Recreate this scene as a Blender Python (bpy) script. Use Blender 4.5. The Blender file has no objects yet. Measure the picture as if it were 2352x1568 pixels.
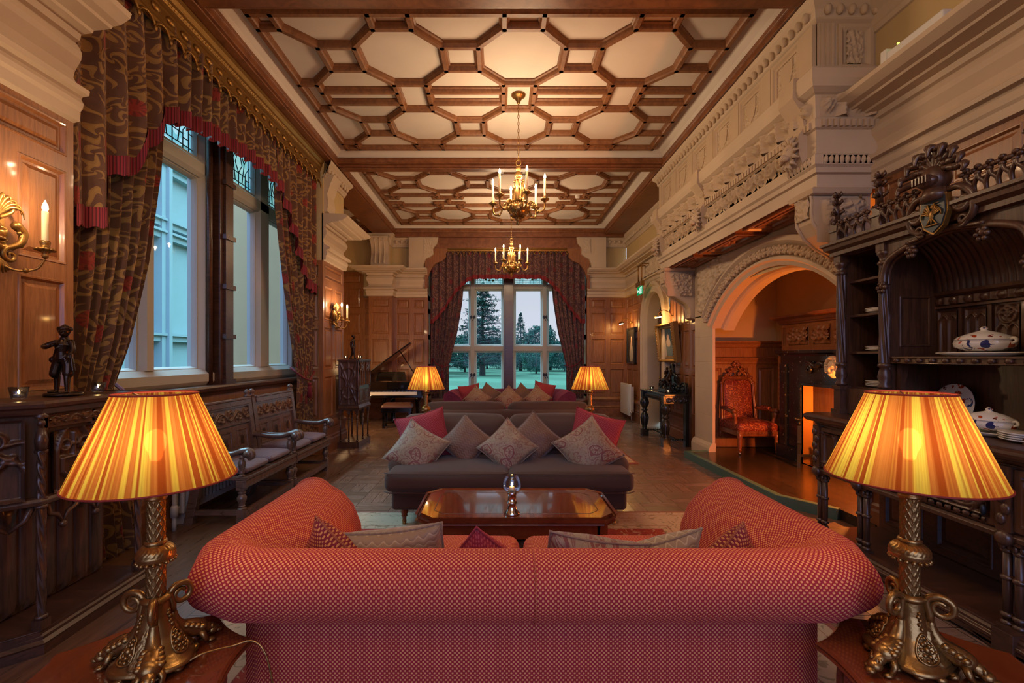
import bpy, math, random
from mathutils import Vector, Matrix, noise
V = Vector
pi = math.pi
sin, cos, sqrt, atan2, hypot = math.sin, math.cos, math.sqrt, math.atan2, math.hypot
random.seed(7)
COL = bpy.context.scene.collection
X3, Y3, Z3 = V((1, 0, 0)), V((0, 1, 0)), V((0, 0, 1))

# ------------------------------------------------------------------ mesh builder
class MB:
    def __init__(s):
        s.v = []; s.f = []; s.uv = []; s.sm = []; s.M = None; s.mi = []; s.cur = 0
    def add(s, vs, fs, smooth=False, uvs=None):
        b = len(s.v)
        if s.M is not None:
            vs = [s.M @ V(p) for p in vs]
        s.v.extend([tuple(p) for p in vs])
        for i, f in enumerate(fs):
            s.f.append([b + k for k in f]); s.sm.append(smooth); s.mi.append(s.cur)
            s.uv.append([uvs[k] for k in f] if uvs else None)
        return s
    def quad(s, a, b, c, d):
        w = (V(b) - V(a)).length; h = (V(d) - V(a)).length
        return s.add([a, b, c, d], [(0, 1, 2, 3)], False, [(0, 0), (w, 0), (w, h), (0, h)])
    def box(s, x0, x1, y0, y1, z0, z1):
        if x0 > x1: x0, x1 = x1, x0
        if y0 > y1: y0, y1 = y1, y0
        if z0 > z1: z0, z1 = z1, z0
        vs = [(x0, y0, z0), (x1, y0, z0), (x1, y1, z0), (x0, y1, z0), (x0, y0, z1), (x1, y0, z1), (x1, y1, z1), (x0, y1, z1)]
        return s.add(vs, [(0, 3, 2, 1), (4, 5, 6, 7), (0, 1, 5, 4), (1, 2, 6, 5), (2, 3, 7, 6), (3, 0, 4, 7)])
    def cbox(s, c, d):
        return s.box(c[0] - d[0] / 2, c[0] + d[0] / 2, c[1] - d[1] / 2, c[1] + d[1] / 2, c[2] - d[2] / 2, c[2] + d[2] / 2)
    def grid(s, fn, nu, nv, wu=False, wv=False, smooth=True, su=1.0, sv=1.0):
        """fn(u,v) u,v in 0..1 ; uv coords scaled su,sv"""
        vs = []; uvs = []
        cu, cv = nu + 1, nv + 1
        for j in range(cv):
            for i in range(cu):
                vs.append(fn(i / nu, j / nv)); uvs.append((i / nu * su, j / nv * sv))
        fs = []
        for j in range(nv):
            for i in range(nu):
                a = j * cu + i
                fs.append((a, a + 1, a + cu + 1, a + cu))
        return s.add(vs, fs, smooth, uvs)
    def lathe(s, prof, n=20, c=(0, 0, 0), smooth=True, a0=0.0, a1=2 * pi):
        pl = [0]
        for i in range(1, len(prof)):
            pl.append(pl[-1] + hypot(prof[i][0] - prof[i - 1][0], prof[i][1] - prof[i - 1][1]))
        m = len(prof)
        vs = []; uvs = []
        for i in range(n + 1):
            a = a0 + (a1 - a0) * i / n
            for j, (r, z) in enumerate(prof):
                vs.append((c[0] + r * cos(a), c[1] + r * sin(a), c[2] + z)); uvs.append((i / n, pl[j]))
        fs = []
        for i in range(n):
            for j in range(m - 1):
                fs.append((i * m + j, (i + 1) * m + j, (i + 1) * m + j + 1, i * m + j + 1))
        return s.add(vs, fs, smooth, uvs)
    def tube(s, pts, r, n=8, caps=True, smooth=True, closed=False):
        pts = [V(p) for p in pts]; m = len(pts)
        rs = r if isinstance(r, (list, tuple)) else [r] * m
        vs = []; prev = None
        L = 0; uvs = []
        for i in range(m):
            if closed:
                t = pts[(i + 1) % m] - pts[i - 1]
            else:
                t = pts[min(i + 1, m - 1)] - pts[max(i - 1, 0)]
            if t.length < 1e-9: t = V((0, 0, 1))
            t.normalize()
            if prev is None:
                ref = Z3 if abs(t.z) < 0.9 else X3
                nrm = (ref - t * ref.dot(t)).normalized()
            else:
                nrm = prev - t * prev.dot(t)
                nrm = nrm.normalized() if nrm.length > 1e-6 else prev
            prev = nrm; bn = t.cross(nrm)
            if i: L += (pts[i] - pts[i - 1]).length
            for k in range(n):
                a = 2 * pi * k / n
                vs.append(pts[i] + (nrm * cos(a) + bn * sin(a)) * rs[i]); uvs.append((k / n, L))
        fs = []
        for i in range(m if closed else m - 1):
            for k in range(n):
                a = i * n + k; b = i * n + (k + 1) % n
                c = ((i + 1) % m) * n + (k + 1) % n; d = ((i + 1) % m) * n + k
                fs.append((a, b, c, d))
        if caps and not closed:
            fs.append(tuple(reversed(range(n)))); fs.append(tuple(range((m - 1) * n, m * n)))
        return s.add(vs, fs, smooth, uvs)
    def cyl(s, a, b, r, n=12, r2=None):
        return s.tube([a, b], [r, r if r2 is None else r2], n)
    def ball(s, c, r, n=12, m=8):
        rx, ry, rz = r if isinstance(r, (tuple, list)) else (r, r, r)
        return s.grid(lambda u, v: (c[0] + rx * cos(2 * pi * u) * sin(pi * v), c[1] + ry * sin(2 * pi * u) * sin(pi * v), c[2] - rz * cos(pi * v)), n, m)
    def prism(s, poly, O, U, W, N, t, smooth=False):
        """polygon (u,w) in plane O+uU+wW, extruded by t along N"""
        O, U, W, N = V(O), V(U), V(W), V(N); n = len(poly)
        vs = [O + U * p[0] + W * p[1] for p in poly] + [O + U * p[0] + W * p[1] + N * t for p in poly]
        fs = [tuple(reversed(range(n))), tuple(range(n, 2 * n))]
        s.add(vs, fs, False)
        s.add(vs, [(i, (i + 1) % n, n + (i + 1) % n, n + i) for i in range(n)], smooth)
        return s
    def sweep(s, path, prof, closed=False, smooth=False, caps=True, z0=0.0, uvoff=0.0):
        """profile (off,z) swept along horizontal 2D path; off = to the LEFT of travel; mitred"""
        P = [V((p[0], p[1])) for p in path]; m = len(P); k = len(prof)
        vs = []; uvs = []; L = 0
        pl = [0]
        for j in range(1, k):
            pl.append(pl[-1] + hypot(prof[j][0] - prof[j - 1][0], prof[j][1] - prof[j - 1][1]))
        for i in range(m):
            if closed or 0 < i < m - 1:
                d0 = (P[i] - P[i - 1]).normalized(); d1 = (P[(i + 1) % m] - P[i]).normalized()
            elif i == 0:
                d0 = d1 = (P[1] - P[0]).normalized()
            else:
                d0 = d1 = (P[i] - P[i - 1]).normalized()
            n0 = V((-d0.y, d0.x)); n1 = V((-d1.y, d1.x))
            mt = n0 + n1
            mt = mt.normalized() if mt.length > 1e-6 else n0
            sc = 1.0 / max(0.3, mt.dot(n0))
            if i: L += (P[i] - P[i - 1]).length
            for j, (o, z) in enumerate(prof):
                q = P[i] + mt * (o * sc)
                vs.append((q.x, q.y, z + z0)); uvs.append((L + uvoff, pl[j]))
        fs = []
        for i in range(m if closed else m - 1):
            for j in range(k - 1):
                a = i * k + j; b = ((i + 1) % m) * k + j
                fs.append((a, b, b + 1, a + 1))
        s.add(vs, fs, smooth, uvs)
        if caps and not closed:
            s.add(vs[:k], [tuple(range(k))]); s.add(vs[-k:], [tuple(reversed(range(k)))])
        return s
    def rings(s, O, U, W, N, w, h, lst, cap=True):
        """nested rectangle rings (inset, height)"""
        O, U, W, N = V(O), V(U), V(W), V(N); vs = []
        for ins, ht in lst:
            for (a, b) in ((ins, ins), (w - ins, ins), (w - ins, h - ins), (ins, h - ins)):
                vs.append(O + U * a + W * b + N * ht)
        fs = []
        for i in range(len(lst) - 1):
            for k in range(4):
                a = i * 4 + k; b = i * 4 + (k + 1) % 4
                fs.append((a, b, b + 4, a + 4))
        if cap:
            e = (len(lst) - 1) * 4
            fs.append((e, e + 1, e + 2, e + 3))
        return s.add(vs, fs)
    def panel(s, O, U, W, N, w, h, b=.05, rec=.016, raised=True):
        m = min(w, h)
        b = min(b, m * .3); q = min(1.0, (m - 2 * b) / .16); q = max(q, .15)
        l = [(0, 0), (b, 0), (b + .004 * q, .005), (b + .014 * q, .004), (b + .022 * q, -rec * .6), (b + .026 * q, -rec)]
        if raised and m - 2 * b > .12:
            l += [(b + .04, -rec), (b + .065, -rec * .25)]
        return s.rings(O, U, W, N, w, h, l)
    def panels(s, O, U, W, N, cols, rows, b=.05, rec=.016, raised=True, skip=()):
        O, U, W = V(O), V(U), V(W)
        for j in range(len(rows) - 1):
            for i in range(len(cols) - 1):
                if (i, j) in skip: continue
                s.panel(O + U * cols[i] + W * rows[j], U, W, N, cols[i + 1] - cols[i], rows[j + 1] - rows[j], b, rec, raised)
        return s
    def relief(s, O, U, W, N, w, h, nu, nv, f, smooth=True):
        O, U, W, N = V(O), V(U), V(W), V(N)
        return s.grid(lambda a, b: O + U * (a * w) + W * (b * h) + N * f(a * w, b * h), nu, nv, smooth=smooth, su=w, sv=h)
    def rbox(s, c, d, r, n=5, bulge=(0, 0, 0), fn=None, smooth=True):
        """rounded (soft) box"""
        cx, cy, cz = c; hx, hy, hz = d[0] / 2, d[1] / 2, d[2] / 2
        r = min(r, hx, hy, hz)
        def pt(p):
            q = V((p[0] * hx, p[1] * hy, p[2] * hz))
            inner = V((max(-hx + r, min(hx - r, q.x)), max(-hy + r, min(hy - r, q.y)), max(-hz + r, min(hz - r, q.z))))
            dd = q - inner
            if dd.length > 1e-9: q = inner + dd.normalized() * r
            q.x += bulge[0] * p[0] * (1 - p[1] ** 2) * (1 - p[2] ** 2)
            q.y += bulge[1] * p[1] * (1 - p[0] ** 2) * (1 - p[2] ** 2)
            q.z += bulge[2] * p[2] * (1 - p[0] ** 2) * (1 - p[1] ** 2)
            if fn: q = fn(q)
            return V((cx, cy, cz)) + q
        def st(k, hl):      # denser near the rounded edge
            ts = [-1 + 2 * i / n for i in range(n + 1)]
            e = max(0.02, min(.9, r / hl))
            a = [-1, -1 + e * .3, -1 + e * .7, -1 + e]
            mid = [-1 + e + (2 - 2 * e) * i / n for i in range(1, n)]
            return a + mid + [-x for x in reversed(a)]
        sx, sy, sz = st(0, hx), st(1, hy), st(2, hz)
        def face(su, sv, mp, flip, lu, lv):
            vs = []; uvs = []; cu = len(su)
            for b in sv:
                for a in su:
                    vs.append(pt(mp(a, b))); uvs.append(((a + 1) * lu, (b + 1) * lv))
            fs = []
            for j in range(len(sv) - 1):
                for i in range(cu - 1):
                    k = j * cu + i
                    q = (k, k + 1, k + cu + 1, k + cu)
                    fs.append(tuple(reversed(q)) if flip else q)
            s.add(vs, fs, smooth, uvs)
        face(sx, sy, lambda a, b: (a, b, 1), False, hx, hy)
        face(sx, sy, lambda a, b: (a, b, -1), True, hx, hy)
        face(sx, sz, lambda a, b: (a, -1, b), False, hx, hz)
        face(sx, sz, lambda a, b: (a, 1, b), True, hx, hz)
        face(sy, sz, lambda a, b: (1, a, b), False, hy, hz)
        face(sy, sz, lambda a, b: (-1, a, b), True, hy, hz)
        return s
    def build(s, name, mat, parent=None, world=False, weld=True, bevel=0, sub=0):
        me = bpy.data.meshes.new(name)
        me.from_pydata(s.v, [], s.f)
        me.polygons.foreach_set('use_smooth', s.sm)
        if any(u is not None for u in s.uv):
            ul = me.uv_layers.new(name='UVMap'); i = 0
            for f, u in zip(s.f, s.uv):
                for k in range(len(f)):
                    if u: ul.data[i].uv = u[k]
                    i += 1
        mats = mat if isinstance(mat, (list, tuple)) else [mat]
        for m in mats: me.materials.append(m)
        if len(mats) > 1: me.polygons.foreach_set('material_index', s.mi)
        if weld:
            import bmesh
            bm = bmesh.new(); bm.from_mesh(me)
            bmesh.ops.remove_doubles(bm, verts=bm.verts, dist=1e-5)
            bm.to_mesh(me); bm.free()
        me.update()
        o = bpy.data.objects.new(name, me); COL.objects.link(o)
        if parent is not None:
            o.parent = parent
            if world:
                o.matrix_parent_inverse = Matrix.LocRotScale(parent.location, parent.rotation_euler, parent.scale).inverted()
        if bevel:
            m = o.modifiers.new('soft edge', 'BEVEL'); m.width = bevel; m.segments = 2; m.limit_method = 'ANGLE'; m.angle_limit = .7
        if sub:
            m = o.modifiers.new('smooth', 'SUBSURF'); m.levels = sub; m.render_levels = sub
        return o

def tag(o, label=None, cat=None, group=None, kind=None):
    if label: o['label'] = label
    if cat: o['category'] = cat
    if group: o['group'] = group
    if kind: o['kind'] = kind
    return o
def thing(name, label, cat, loc=(0, 0, 0), rz=0, group=None):
    o = bpy.data.objects.new(name, None); COL.objects.link(o)
    o.empty_display_size = .1
    o.location = loc; o.rotation_euler = (0, 0, rz)
    return tag(o, label, cat, group)
def struct(name, mb, mat, parent=None, **k):
    o = mb.build(name, mat, parent, **k)
    if parent is None: o['kind'] = 'structure'
    return o
def copy_tree(o, parent=None):
    c = o.copy(); COL.objects.link(c)
    if parent is not None: c.parent = parent
    for ch in o.children: copy_tree(ch, c)
    return c
def dup(o, loc, rz=None, label=None, rot=None):
    c = copy_tree(o); c.location = loc
    if rz is not None: c.rotation_euler = (0, 0, rz)
    if rot is not None: c.rotation_euler = rot
    if label: c['label'] = label
    return c
def ss(a, b, x):
    t = max(0., min(1., (x - a) / (b - a))); return t * t * (3 - 2 * t)
def lerp(a, b, t): return a + (b - a) * t
def pw(x, pts):
    if x <= pts[0][0]: return pts[0][1]
    for (a, p), (b, q) in zip(pts, pts[1:]):
        if x <= b: return p + (q - p) * (x - a) / (b - a)
    return pts[-1][1]
def spiral(c, U, W, r0, r1, a0, turns, n=24):
    c, U, W = V(c), V(U), V(W); out = []
    for i in range(n + 1):
        t = i / n; r = r0 + (r1 - r0) * t; a = a0 + 2 * pi * turns * t
        out.append(c + U * (r * cos(a)) + W * (r * sin(a)))
    return out
def bez(p0, p1, p2, p3, n=12):
    p0, p1, p2, p3 = V(p0), V(p1), V(p2), V(p3)
    return [p0 * (1 - t) ** 3 + p1 * 3 * t * (1 - t) ** 2 + p2 * 3 * t * t * (1 - t) + p3 * t ** 3 for t in [i / n for i in range(n + 1)]]
def catmull(pts, n=6):
    pts = [V(p) for p in pts]; out = []
    for i in range(len(pts) - 1):
        a = pts[max(i - 1, 0)]; b = pts[i]; c = pts[i + 1]; d = pts[min(i + 2, len(pts) - 1)]
        for k in range(n):
            t = k / n
            out.append(0.5 * ((2 * b) + (c - a) * t + (2 * a - 5 * b + 4 * c - d) * t * t + (3 * b - 3 * c + d - a) * t ** 3))
    out.append(pts[-1]); return out

# ------------------------------------------------------------------ carved relief heightfields (metres)
def h_rosettes(p, hh, A=.02):
    def f(x, y):
        k = math.floor(x / p); cx = (k + .5) * p; dx = x - cx; dy = y - hh / 2
        r = hypot(dx, dy) / (min(p, hh) * .46); th = atan2(dy, dx)
        if k % 2 == 0:
            if r < 1:
                return A * ((.55 + .45 * cos(6 * th)) * (1 - (r * 2 - 1) ** 2 if r > .3 else 0.3) + (1.0 if r < .25 else 0) * .5 + .25)
            return 0
        q = abs(dx) / (p * .5); lf = max(0, 1 - q - .25 * abs(sin(dy / hh * 9 * pi / 2)))
        return A * (lf * 1.2)
    return f
def h_scroll(p, hh, A=.018, ph=0):
    def f(x, y):
        t = y / hh - .5; k = 2 * pi / p
        edge = ss(0, .06, y / hh) * ss(0, .06, 1 - y / hh)
        d = abs(t - .27 * sin(k * x + ph)); v = max(0, 1 - d / .09)
        n = math.floor((x * k + ph) / pi); cx = ((n + .5) * pi - ph) / k; sg = 1 if n % 2 == 0 else -1
        dx = (x - cx) / hh; dy = t + sg * .08; r = hypot(dx, dy); th = atan2(dy, dx)
        sp = max(0, cos(th * 1 - r * 22 * sg)) * ss(.5, .32, r)
        lf = max(0, sin(th * 5 + r * 9)) * ss(.55, .3, r) * .6
        return A * edge * max(v, sp, lf)
    return f
def h_foliage(A=.02, sc=9, seed=0):
    def f(x, y):
        a = noise.noise(V((x * sc, y * sc, seed))); b = noise.noise(V((x * sc * .8 + 7, y * sc * .8, seed + 3)))
        th = atan2(b, a)
        return A * (abs(sin(2.5 * th)) * .8 + .5 * abs(noise.noise(V((x * sc * 2.6, y * sc * 2.6, seed + 9)))))
    return f
def h_egg(p, hh, A=.015):
    def f(x, y):
        dx = (x / p - math.floor(x / p) - .5) / .36; dy = (y / hh - .48) / .46
        q = 1 - dx * dx - dy * dy
        return A * sqrt(q) if q > 0 else 0
    return f
def h_flute(p, A=.008):
    return lambda x, y: -A * abs(sin(pi * x / p))
def seg_d(p, a, b):
    ax, ay = a; bx, by = b; dx, dy = bx - ax, by - ay; l = dx * dx + dy * dy
    t = 0 if l == 0 else max(0, min(1, ((p[0] - ax) * dx + (p[1] - ay) * dy) / l))
    return hypot(p[0] - ax - dx * t, p[1] - ay - dy * t)
def arcpts(cx, cy, r, a0, a1, n=14):
    return [(cx + r * cos(a0 + (a1 - a0) * i / n), cy + r * sin(a0 + (a1 - a0) * i / n)) for i in range(n + 1)]
def h_lines(lines, wd, A):
    segs = [(l[i], l[i + 1]) for l in lines for i in range(len(l) - 1)]
    def f(x, y):
        d = min(seg_d((x, y), a, b) for a, b in segs)
        return A * sqrt(max(0, 1 - (d / wd) ** 2)) if d < wd else 0
    return f
def gothic_lines(w, h, style=0):
    """tracery: two lancets, a roundel above, in a w x h field"""
    L = []; c = w / 2
    hs = h * (.42 if style else .70)
    def lancet(x0, x1, y0, y1):
        ww = x1 - x0; ap = y1 + ww * .8
        return [[(x0, y0), (x0, y1)], arcpts(x1, y1, ww, pi, pi * 2 / 3, 6), [(x1, y0), (x1, y1)], arcpts(x0, y1, ww, 0, pi / 3, 6)]
    g = w * .06
    L += lancet(g, c, 0, hs) + lancet(c, w - g, 0, hs)
    if style:
        r = w * .36; cy = hs + w * .42 + r
        L.append(arcpts(c, cy, r, 0, 2 * pi, 24))
        L.append(arcpts(c - r * .35, cy + r * .3, r * .45, -.6, 3.6, 12)); L.append(arcpts(c + r * .35, cy - r * .3, r * .45, 2.5, 6.8, 12))
        cy2 = min(h - w * .3, cy + r * 1.9)
        L.append(arcpts(w - g, cy + r * .2, w * .9, pi, pi * .66, 10)); L.append(arcpts(g, cy + r * .2, w * .9, 0, pi * .34, 10))
        for k in range(4): L.append(arcpts(c + .14 * w * cos(k * pi / 2), cy2 + .14 * w * sin(k * pi / 2), w * .12, 0, 2 * pi, 10))
    L += [[(0, 0), (w, 0), (w, h), (0, h), (0, 0)]]
    return L
# ------------------------------------------------------------------ materials
def lin(c):
    def g(v): return v / 12.92 if v <= .04045 else ((v + .055) / 1.055) ** 2.4
    if isinstance(c, str):
        c = c.lstrip('#'); c = [int(c[i:i + 2], 16) / 255 for i in (0, 2, 4)]
    return tuple(g(x) for x in c[:3]) + (1,)
class NT:
    def __init__(s, name):
        s.m = bpy.data.materials.new(name); s.m.use_nodes = True
        s.t = s.m.node_tree; s.n = s.t.nodes; s.n.clear()
        s.out = s.n.new('ShaderNodeOutputMaterial')
    def new(s, typ, **k):
        n = s.n.new('ShaderNode' + typ)
        for a, b in k.items(): setattr(n, a, b)
        return n
    def link(s, a, b): s.t.links.new(a, b)
    def setv(s, sock, v):
        if hasattr(v, 'links') or isinstance(v, bpy.types.NodeSocket): s.link(v, sock)
        else: sock.default_value = v
    def math(s, op, a, b=None, c=None):
        n = s.new('Math', operation=op)
        for i, x in enumerate((a, b, c)):
            if x is not None: s.setv(n.inputs[i], x)
        return n.outputs[0]
    def mix(s, f, a, b, mode='MIX'):
        n = s.new('Mix', data_type='RGBA', blend_type=mode)
        s.setv(n.inputs[0], f); s.setv(n.inputs[6], a); s.setv(n.inputs[7], b)
        return n.outputs[2]
    def coord(s, kind='Object', scale=(1, 1, 1), rot=(0, 0, 0), loc=(0, 0, 0)):
        t = s.new('TexCoord'); m = s.new('Mapping')
        m.inputs['Scale'].default_value = scale; m.inputs['Rotation'].default_value = rot; m.inputs['Location'].default_value = loc
        s.link(t.outputs[kind], m.inputs[0]); return m.outputs[0]
    def noise(s, vec, scale, detail=3, rough=.5, dist=0, out='Fac'):
        n = s.new('TexNoise'); n.inputs['Scale'].default_value = scale; n.inputs['Detail'].default_value = detail
        n.inputs['Roughness'].default_value = rough; n.inputs['Distortion'].default_value = dist
        s.link(vec, n.inputs['Vector']); return n.outputs[out]
    def ramp(s, f, stops, interp='LINEAR'):
        n = s.new('ValToRGB'); cr = n.color_ramp; cr.interpolation = interp
        while len(cr.elements) < len(stops): cr.elements.new(.5)
        for e, (p, c) in zip(cr.elements, stops): e.position = p; e.color = c if len(c) == 4 else tuple(c) + (1,)
        s.setv(n.inputs[0], f); return n.outputs[0]
    def bump(s, h, strength=.2, dist=.01):
        n = s.new('Bump'); n.inputs['Strength'].default_value = strength; n.inputs['Distance'].default_value = dist
        s.link(h, n.inputs['Height']); return n.outputs[0]
    def bsdf(s, color=None, rough=.5, metal=0, normal=None, **k):
        b = s.new('BsdfPrincipled')
        if color is not None: s.setv(b.inputs['Base Color'], color)
        s.setv(b.inputs['Roughness'], rough); s.setv(b.inputs['Metallic'], metal)
        if normal is not None: s.link(normal, b.inputs['Normal'])
        for a, v in k.items(): s.setv(b.inputs[a.replace('_', ' ')], v)
        return b
    def fin(s, sh):
        s.link(sh if isinstance(sh, bpy.types.NodeSocket) else sh.outputs[0], s.out.inputs[0]); return s.m
def sep(t, v):
    n = t.new('SeparateXYZ'); t.link(v, n.inputs[0]); return n.outputs

def simple(name, c, rough=.6, metal=0, bump=0, bscale=60, var=.12, **k):
    t = NT(name); v = t.coord()
    n = t.noise(v, 4, 4)
    col = t.mix(t.math('MULTIPLY', n, var * 2), lin(c), tuple(x * .55 for x in lin(c)[:3]) + (1,)) if var else lin(c)
    nr = t.bump(t.noise(v, bscale, 3), bump, .01) if bump else None
    return t.fin(t.bsdf(col, rough, metal, nr, **k))
def wood(name, c1, c2, rough=.38, grain=(22, 22, 1.6), coat=0.0, bump=.06):
    t = NT(name); v = t.coord('Object', grain)
    g = t.noise(v, 2.2, 6, .62, 1.2); big = t.noise(t.coord('Object', (1.1, 1.1, .7)), 1.6, 2)
    col = t.ramp(g, [(.3, lin(c1)), (.62, lin(c2))])
    col = t.mix(t.math('MULTIPLY', big, .5), col, tuple(x * .45 for x in lin(c1)[:3]) + (1,))
    b = t.bsdf(col, t.math('ADD', t.math('MULTIPLY', g, .2), rough - .1), 0, t.bump(g, bump, .01))
    b.inputs['Coat Weight'].default_value = coat; b.inputs['Coat Roughness'].default_value = .05
    return t.fin(b)
def emis(name, c, s):
    t = NT(name); e = t.new('Emission'); e.inputs[0].default_value = lin(c); e.inputs[1].default_value = s
    return t.fin(e)
M = {}
M['oak'] = wood('oak panelling', '#7a4a2a', '#a36a3e', .36, coat=.12)
M['oak_h'] = wood('oak mouldings', '#6b3d22', '#915a35', .4, (3, 3, 3))
M['rib'] = wood('oak ceiling ribs', '#6e4327', '#94623c', .5, (5, 5, 5))
M['dark'] = wood('dark carved oak', '#38241c', '#60402e', .33, coat=.1)
M['dark_h'] = wood('dark oak boards', '#36221b', '#5a3828', .32, (2, 9, 20))
M['bench'] = wood('weathered oak', '#4f3a30', '#78594a', .3, (14, 3, 14), coat=.15)
M['mahog'] = wood('polished mahogany', '#6e2e18', '#84401f', .14, (5, 1.0, 5), coat=1.0, bump=.005)
M['chairwood'] = wood('walnut chair frame', '#5d2f1a', '#8a4c2a', .3, (8, 8, 2))
M['ebony'] = simple('ebonised carved wood', '#20201c', .22, var=0.1, bump=.05)
M['black'] = simple('black piano lacquer', '#0b0b0d', .08, var=0, Coat_Weight=.6)
M['stone'] = simple('carved limestone', '#c8b298', .75, bump=.12, bscale=26, var=.2)
M['stone_r'] = simple('carved limestone relief', '#c4ab8e', .8, bump=.2, bscale=45, var=.25)
M['plaster'] = simple('ceiling plaster', '#d4c8bc', .85, bump=.03, bscale=20, var=.1)
M['cream'] = simple('cream wall paint', '#c3a878', .8, bump=.05, bscale=30, var=.12)
M['gilt'] = simple('gilded wood', '#987038', .36, .75, .2, 50)
M['brass'] = simple('aged gilt brass', '#a07a46', .32, .9, .12, 70)
M['bronze'] = simple('dark patinated bronze', '#3a2a20', .28, .75, .1, 50)
M['chrome'] = simple('polished chrome', '#c8c0c0', .08, 1, 0, var=0)
M['iron'] = simple('cast iron', '#2a2b30', .45, .6, .1)
M['white_metal'] = simple('white enamel', '#d5d2cc', .35, var=.04)
M['grey_metal'] = simple('grey painted radiator', '#a8a29c', .4, var=.04)
M['porc'] = simple('white porcelain', '#dedbd6', .12, var=.03)
M['wax'] = simple('ivory candle tube', '#e8d6a8', .5, var=.03, Subsurface_Weight=.2)
M['frame_w'] = simple('painted stone window frame', '#a9a8a0', .6, bump=.05, var=.12)
M['ext'] = simple('pale stone outside', '#9fb0b4', .8, bump=.05, var=.1)
M['lead'] = simple('lead came', '#22282a', .5, .3, var=0)
M['brown_fab'] = simple('brown wool upholstery', '#4c3226', .9, bump=.25, bscale=260, var=.1, Sheen_Weight=.1)
M['leather'] = simple('brown leather', '#5c3a30', .35, bump=.1, bscale=90)
M['lid'] = simple('piano lid with golden wall reflection', '#a8783c', .2, Coat_Weight=.5)  # reflection of the lit panelling painted into the colour of the lid's underside
M['bind'] = simple('red shade binding', '#8a2412', .7)
M['kerb'] = simple('green slate kerb', '#4e6e62', .4, bump=.05, var=.3)
M['flame'] = emis('candle bulb', '#ffd9a0', 45)
M['tflame'] = emis('tealight flame', '#ffc070', 30)
M['bulb'] = emis('lamp bulb', '#ffe0b0', 26)
M['green_lit'] = emis('green sign panel', '#0a8a4a', .28)
M['white_lit'] = emis('white sign pictogram', '#e0ffe8', .35)
M['led'] = emis('green led', '#b4ff30', 3)
def fleck_marble():
    t = NT('black fossil marble'); v = t.coord()
    n = t.noise(v, 26, 2); w = t.noise(v, 5, 4, .6, 1)
    col = t.ramp(n, [(0, lin('#15161a')), (.66, lin('#24242a')), (.72, lin('#7a7268'))])
    return t.fin(t.bsdf(t.mix(t.math('MULTIPLY', w, .5), col, lin('#0c0c10')), .2))
M['marble'] = fleck_marble()
M['white_marble'] = simple('white marble', '#cbbba6', .35, var=.1)
def glass(name, tint='#ffffff', rough=0.02, add=.08, k=.7):
    t = NT(name); lw = t.new('LayerWeight'); lw.inputs[0].default_value = .25
    tr = t.new('BsdfTransparent'); tr.inputs[0].default_value = lin(tint)
    gl = t.new('BsdfGlossy'); gl.inputs['Roughness'].default_value = rough
    mx = t.new('MixShader'); t.link(t.math('ADD', t.math('MULTIPLY', lw.outputs['Fresnel'], k), add * .5), mx.inputs[0])
    t.link(tr.outputs[0], mx.inputs[1]); t.link(gl.outputs[0], mx.inputs[2])
    return t.fin(mx)
M['glass'] = glass('window glass', '#f2fbff', .02, .0, .35)
M['cglass'] = glass('clear candle glass', '#f4fbff', .02, .2)
def stained():
    t = NT('leaded coloured glass'); v = t.coord('Object', (1, 1, 1))
    n = t.new('TexVoronoi'); n.inputs['Scale'].default_value = 9; t.link(v, n.inputs['Vector'])
    s_ = sep(t, n.outputs['Color'])
    col = t.ramp(s_[0], [(0, lin('#8fd0d0')), (.5, lin('#b4e4e0')), (.9, lin('#d2f0ea'))])
    tr = t.new('BsdfTransparent'); t.link(col, tr.inputs[0])
    tl = t.new('BsdfTranslucent'); t.link(col, tl.inputs[0])
    mx = t.new('MixShader'); mx.inputs[0].default_value = .12
    t.link(tr.outputs[0], mx.inputs[1]); t.link(tl.outputs[0], mx.inputs[2])
    return t.fin(mx)
M['stained'] = stained()
def checker_fabric(name, ca, cb, pu, pv, sheen=.3, uv=True, rough=.85):
    t = NT(name); v = t.coord('UV', (1 / pu, 1 / pv, 1))
    s_ = sep(t, v)
    def tri(x):   # soft square wave
        return t.math('SINE', t.math('MULTIPLY', x, 2 * pi))
    p = t.math('MULTIPLY', tri(s_[0]), tri(s_[1]))
    f = t.math('GREATER_THAN', p, .2)
    hgt = t.math('ABSOLUTE', p)
    big = t.noise(t.coord(), 3, 2)
    col = t.mix(f, lin(ca), lin(cb))
    col = t.mix(t.math('MULTIPLY', big, .25), col, lin(ca))
    b = t.bsdf(col, rough, 0, t.bump(hgt, .35, .003))
    b.inputs['Sheen Weight'].default_value = sheen; b.inputs['Sheen Roughness'].default_value = .4
    b.inputs['Sheen Tint'].default_value = lin('#ff5060')
    return t.fin(b)
M['check'] = checker_fabric('red and gold checked weave', '#9e1524', '#e89c5c', .0165, .0165)
M['check_p'] = checker_fabric('red cushion weave', '#861a2c', '#ad4a48', .02, .02)
M['check_b'] = checker_fabric('red and gold cushion weave', '#761622', '#c98a4a', .019, .019)
M['far_fab'] = checker_fabric('red weave tinted by bay daylight', '#5c1e3c', '#702c4e', .03, .03)  # the red sofa weave again, blue window light put into its colour
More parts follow.
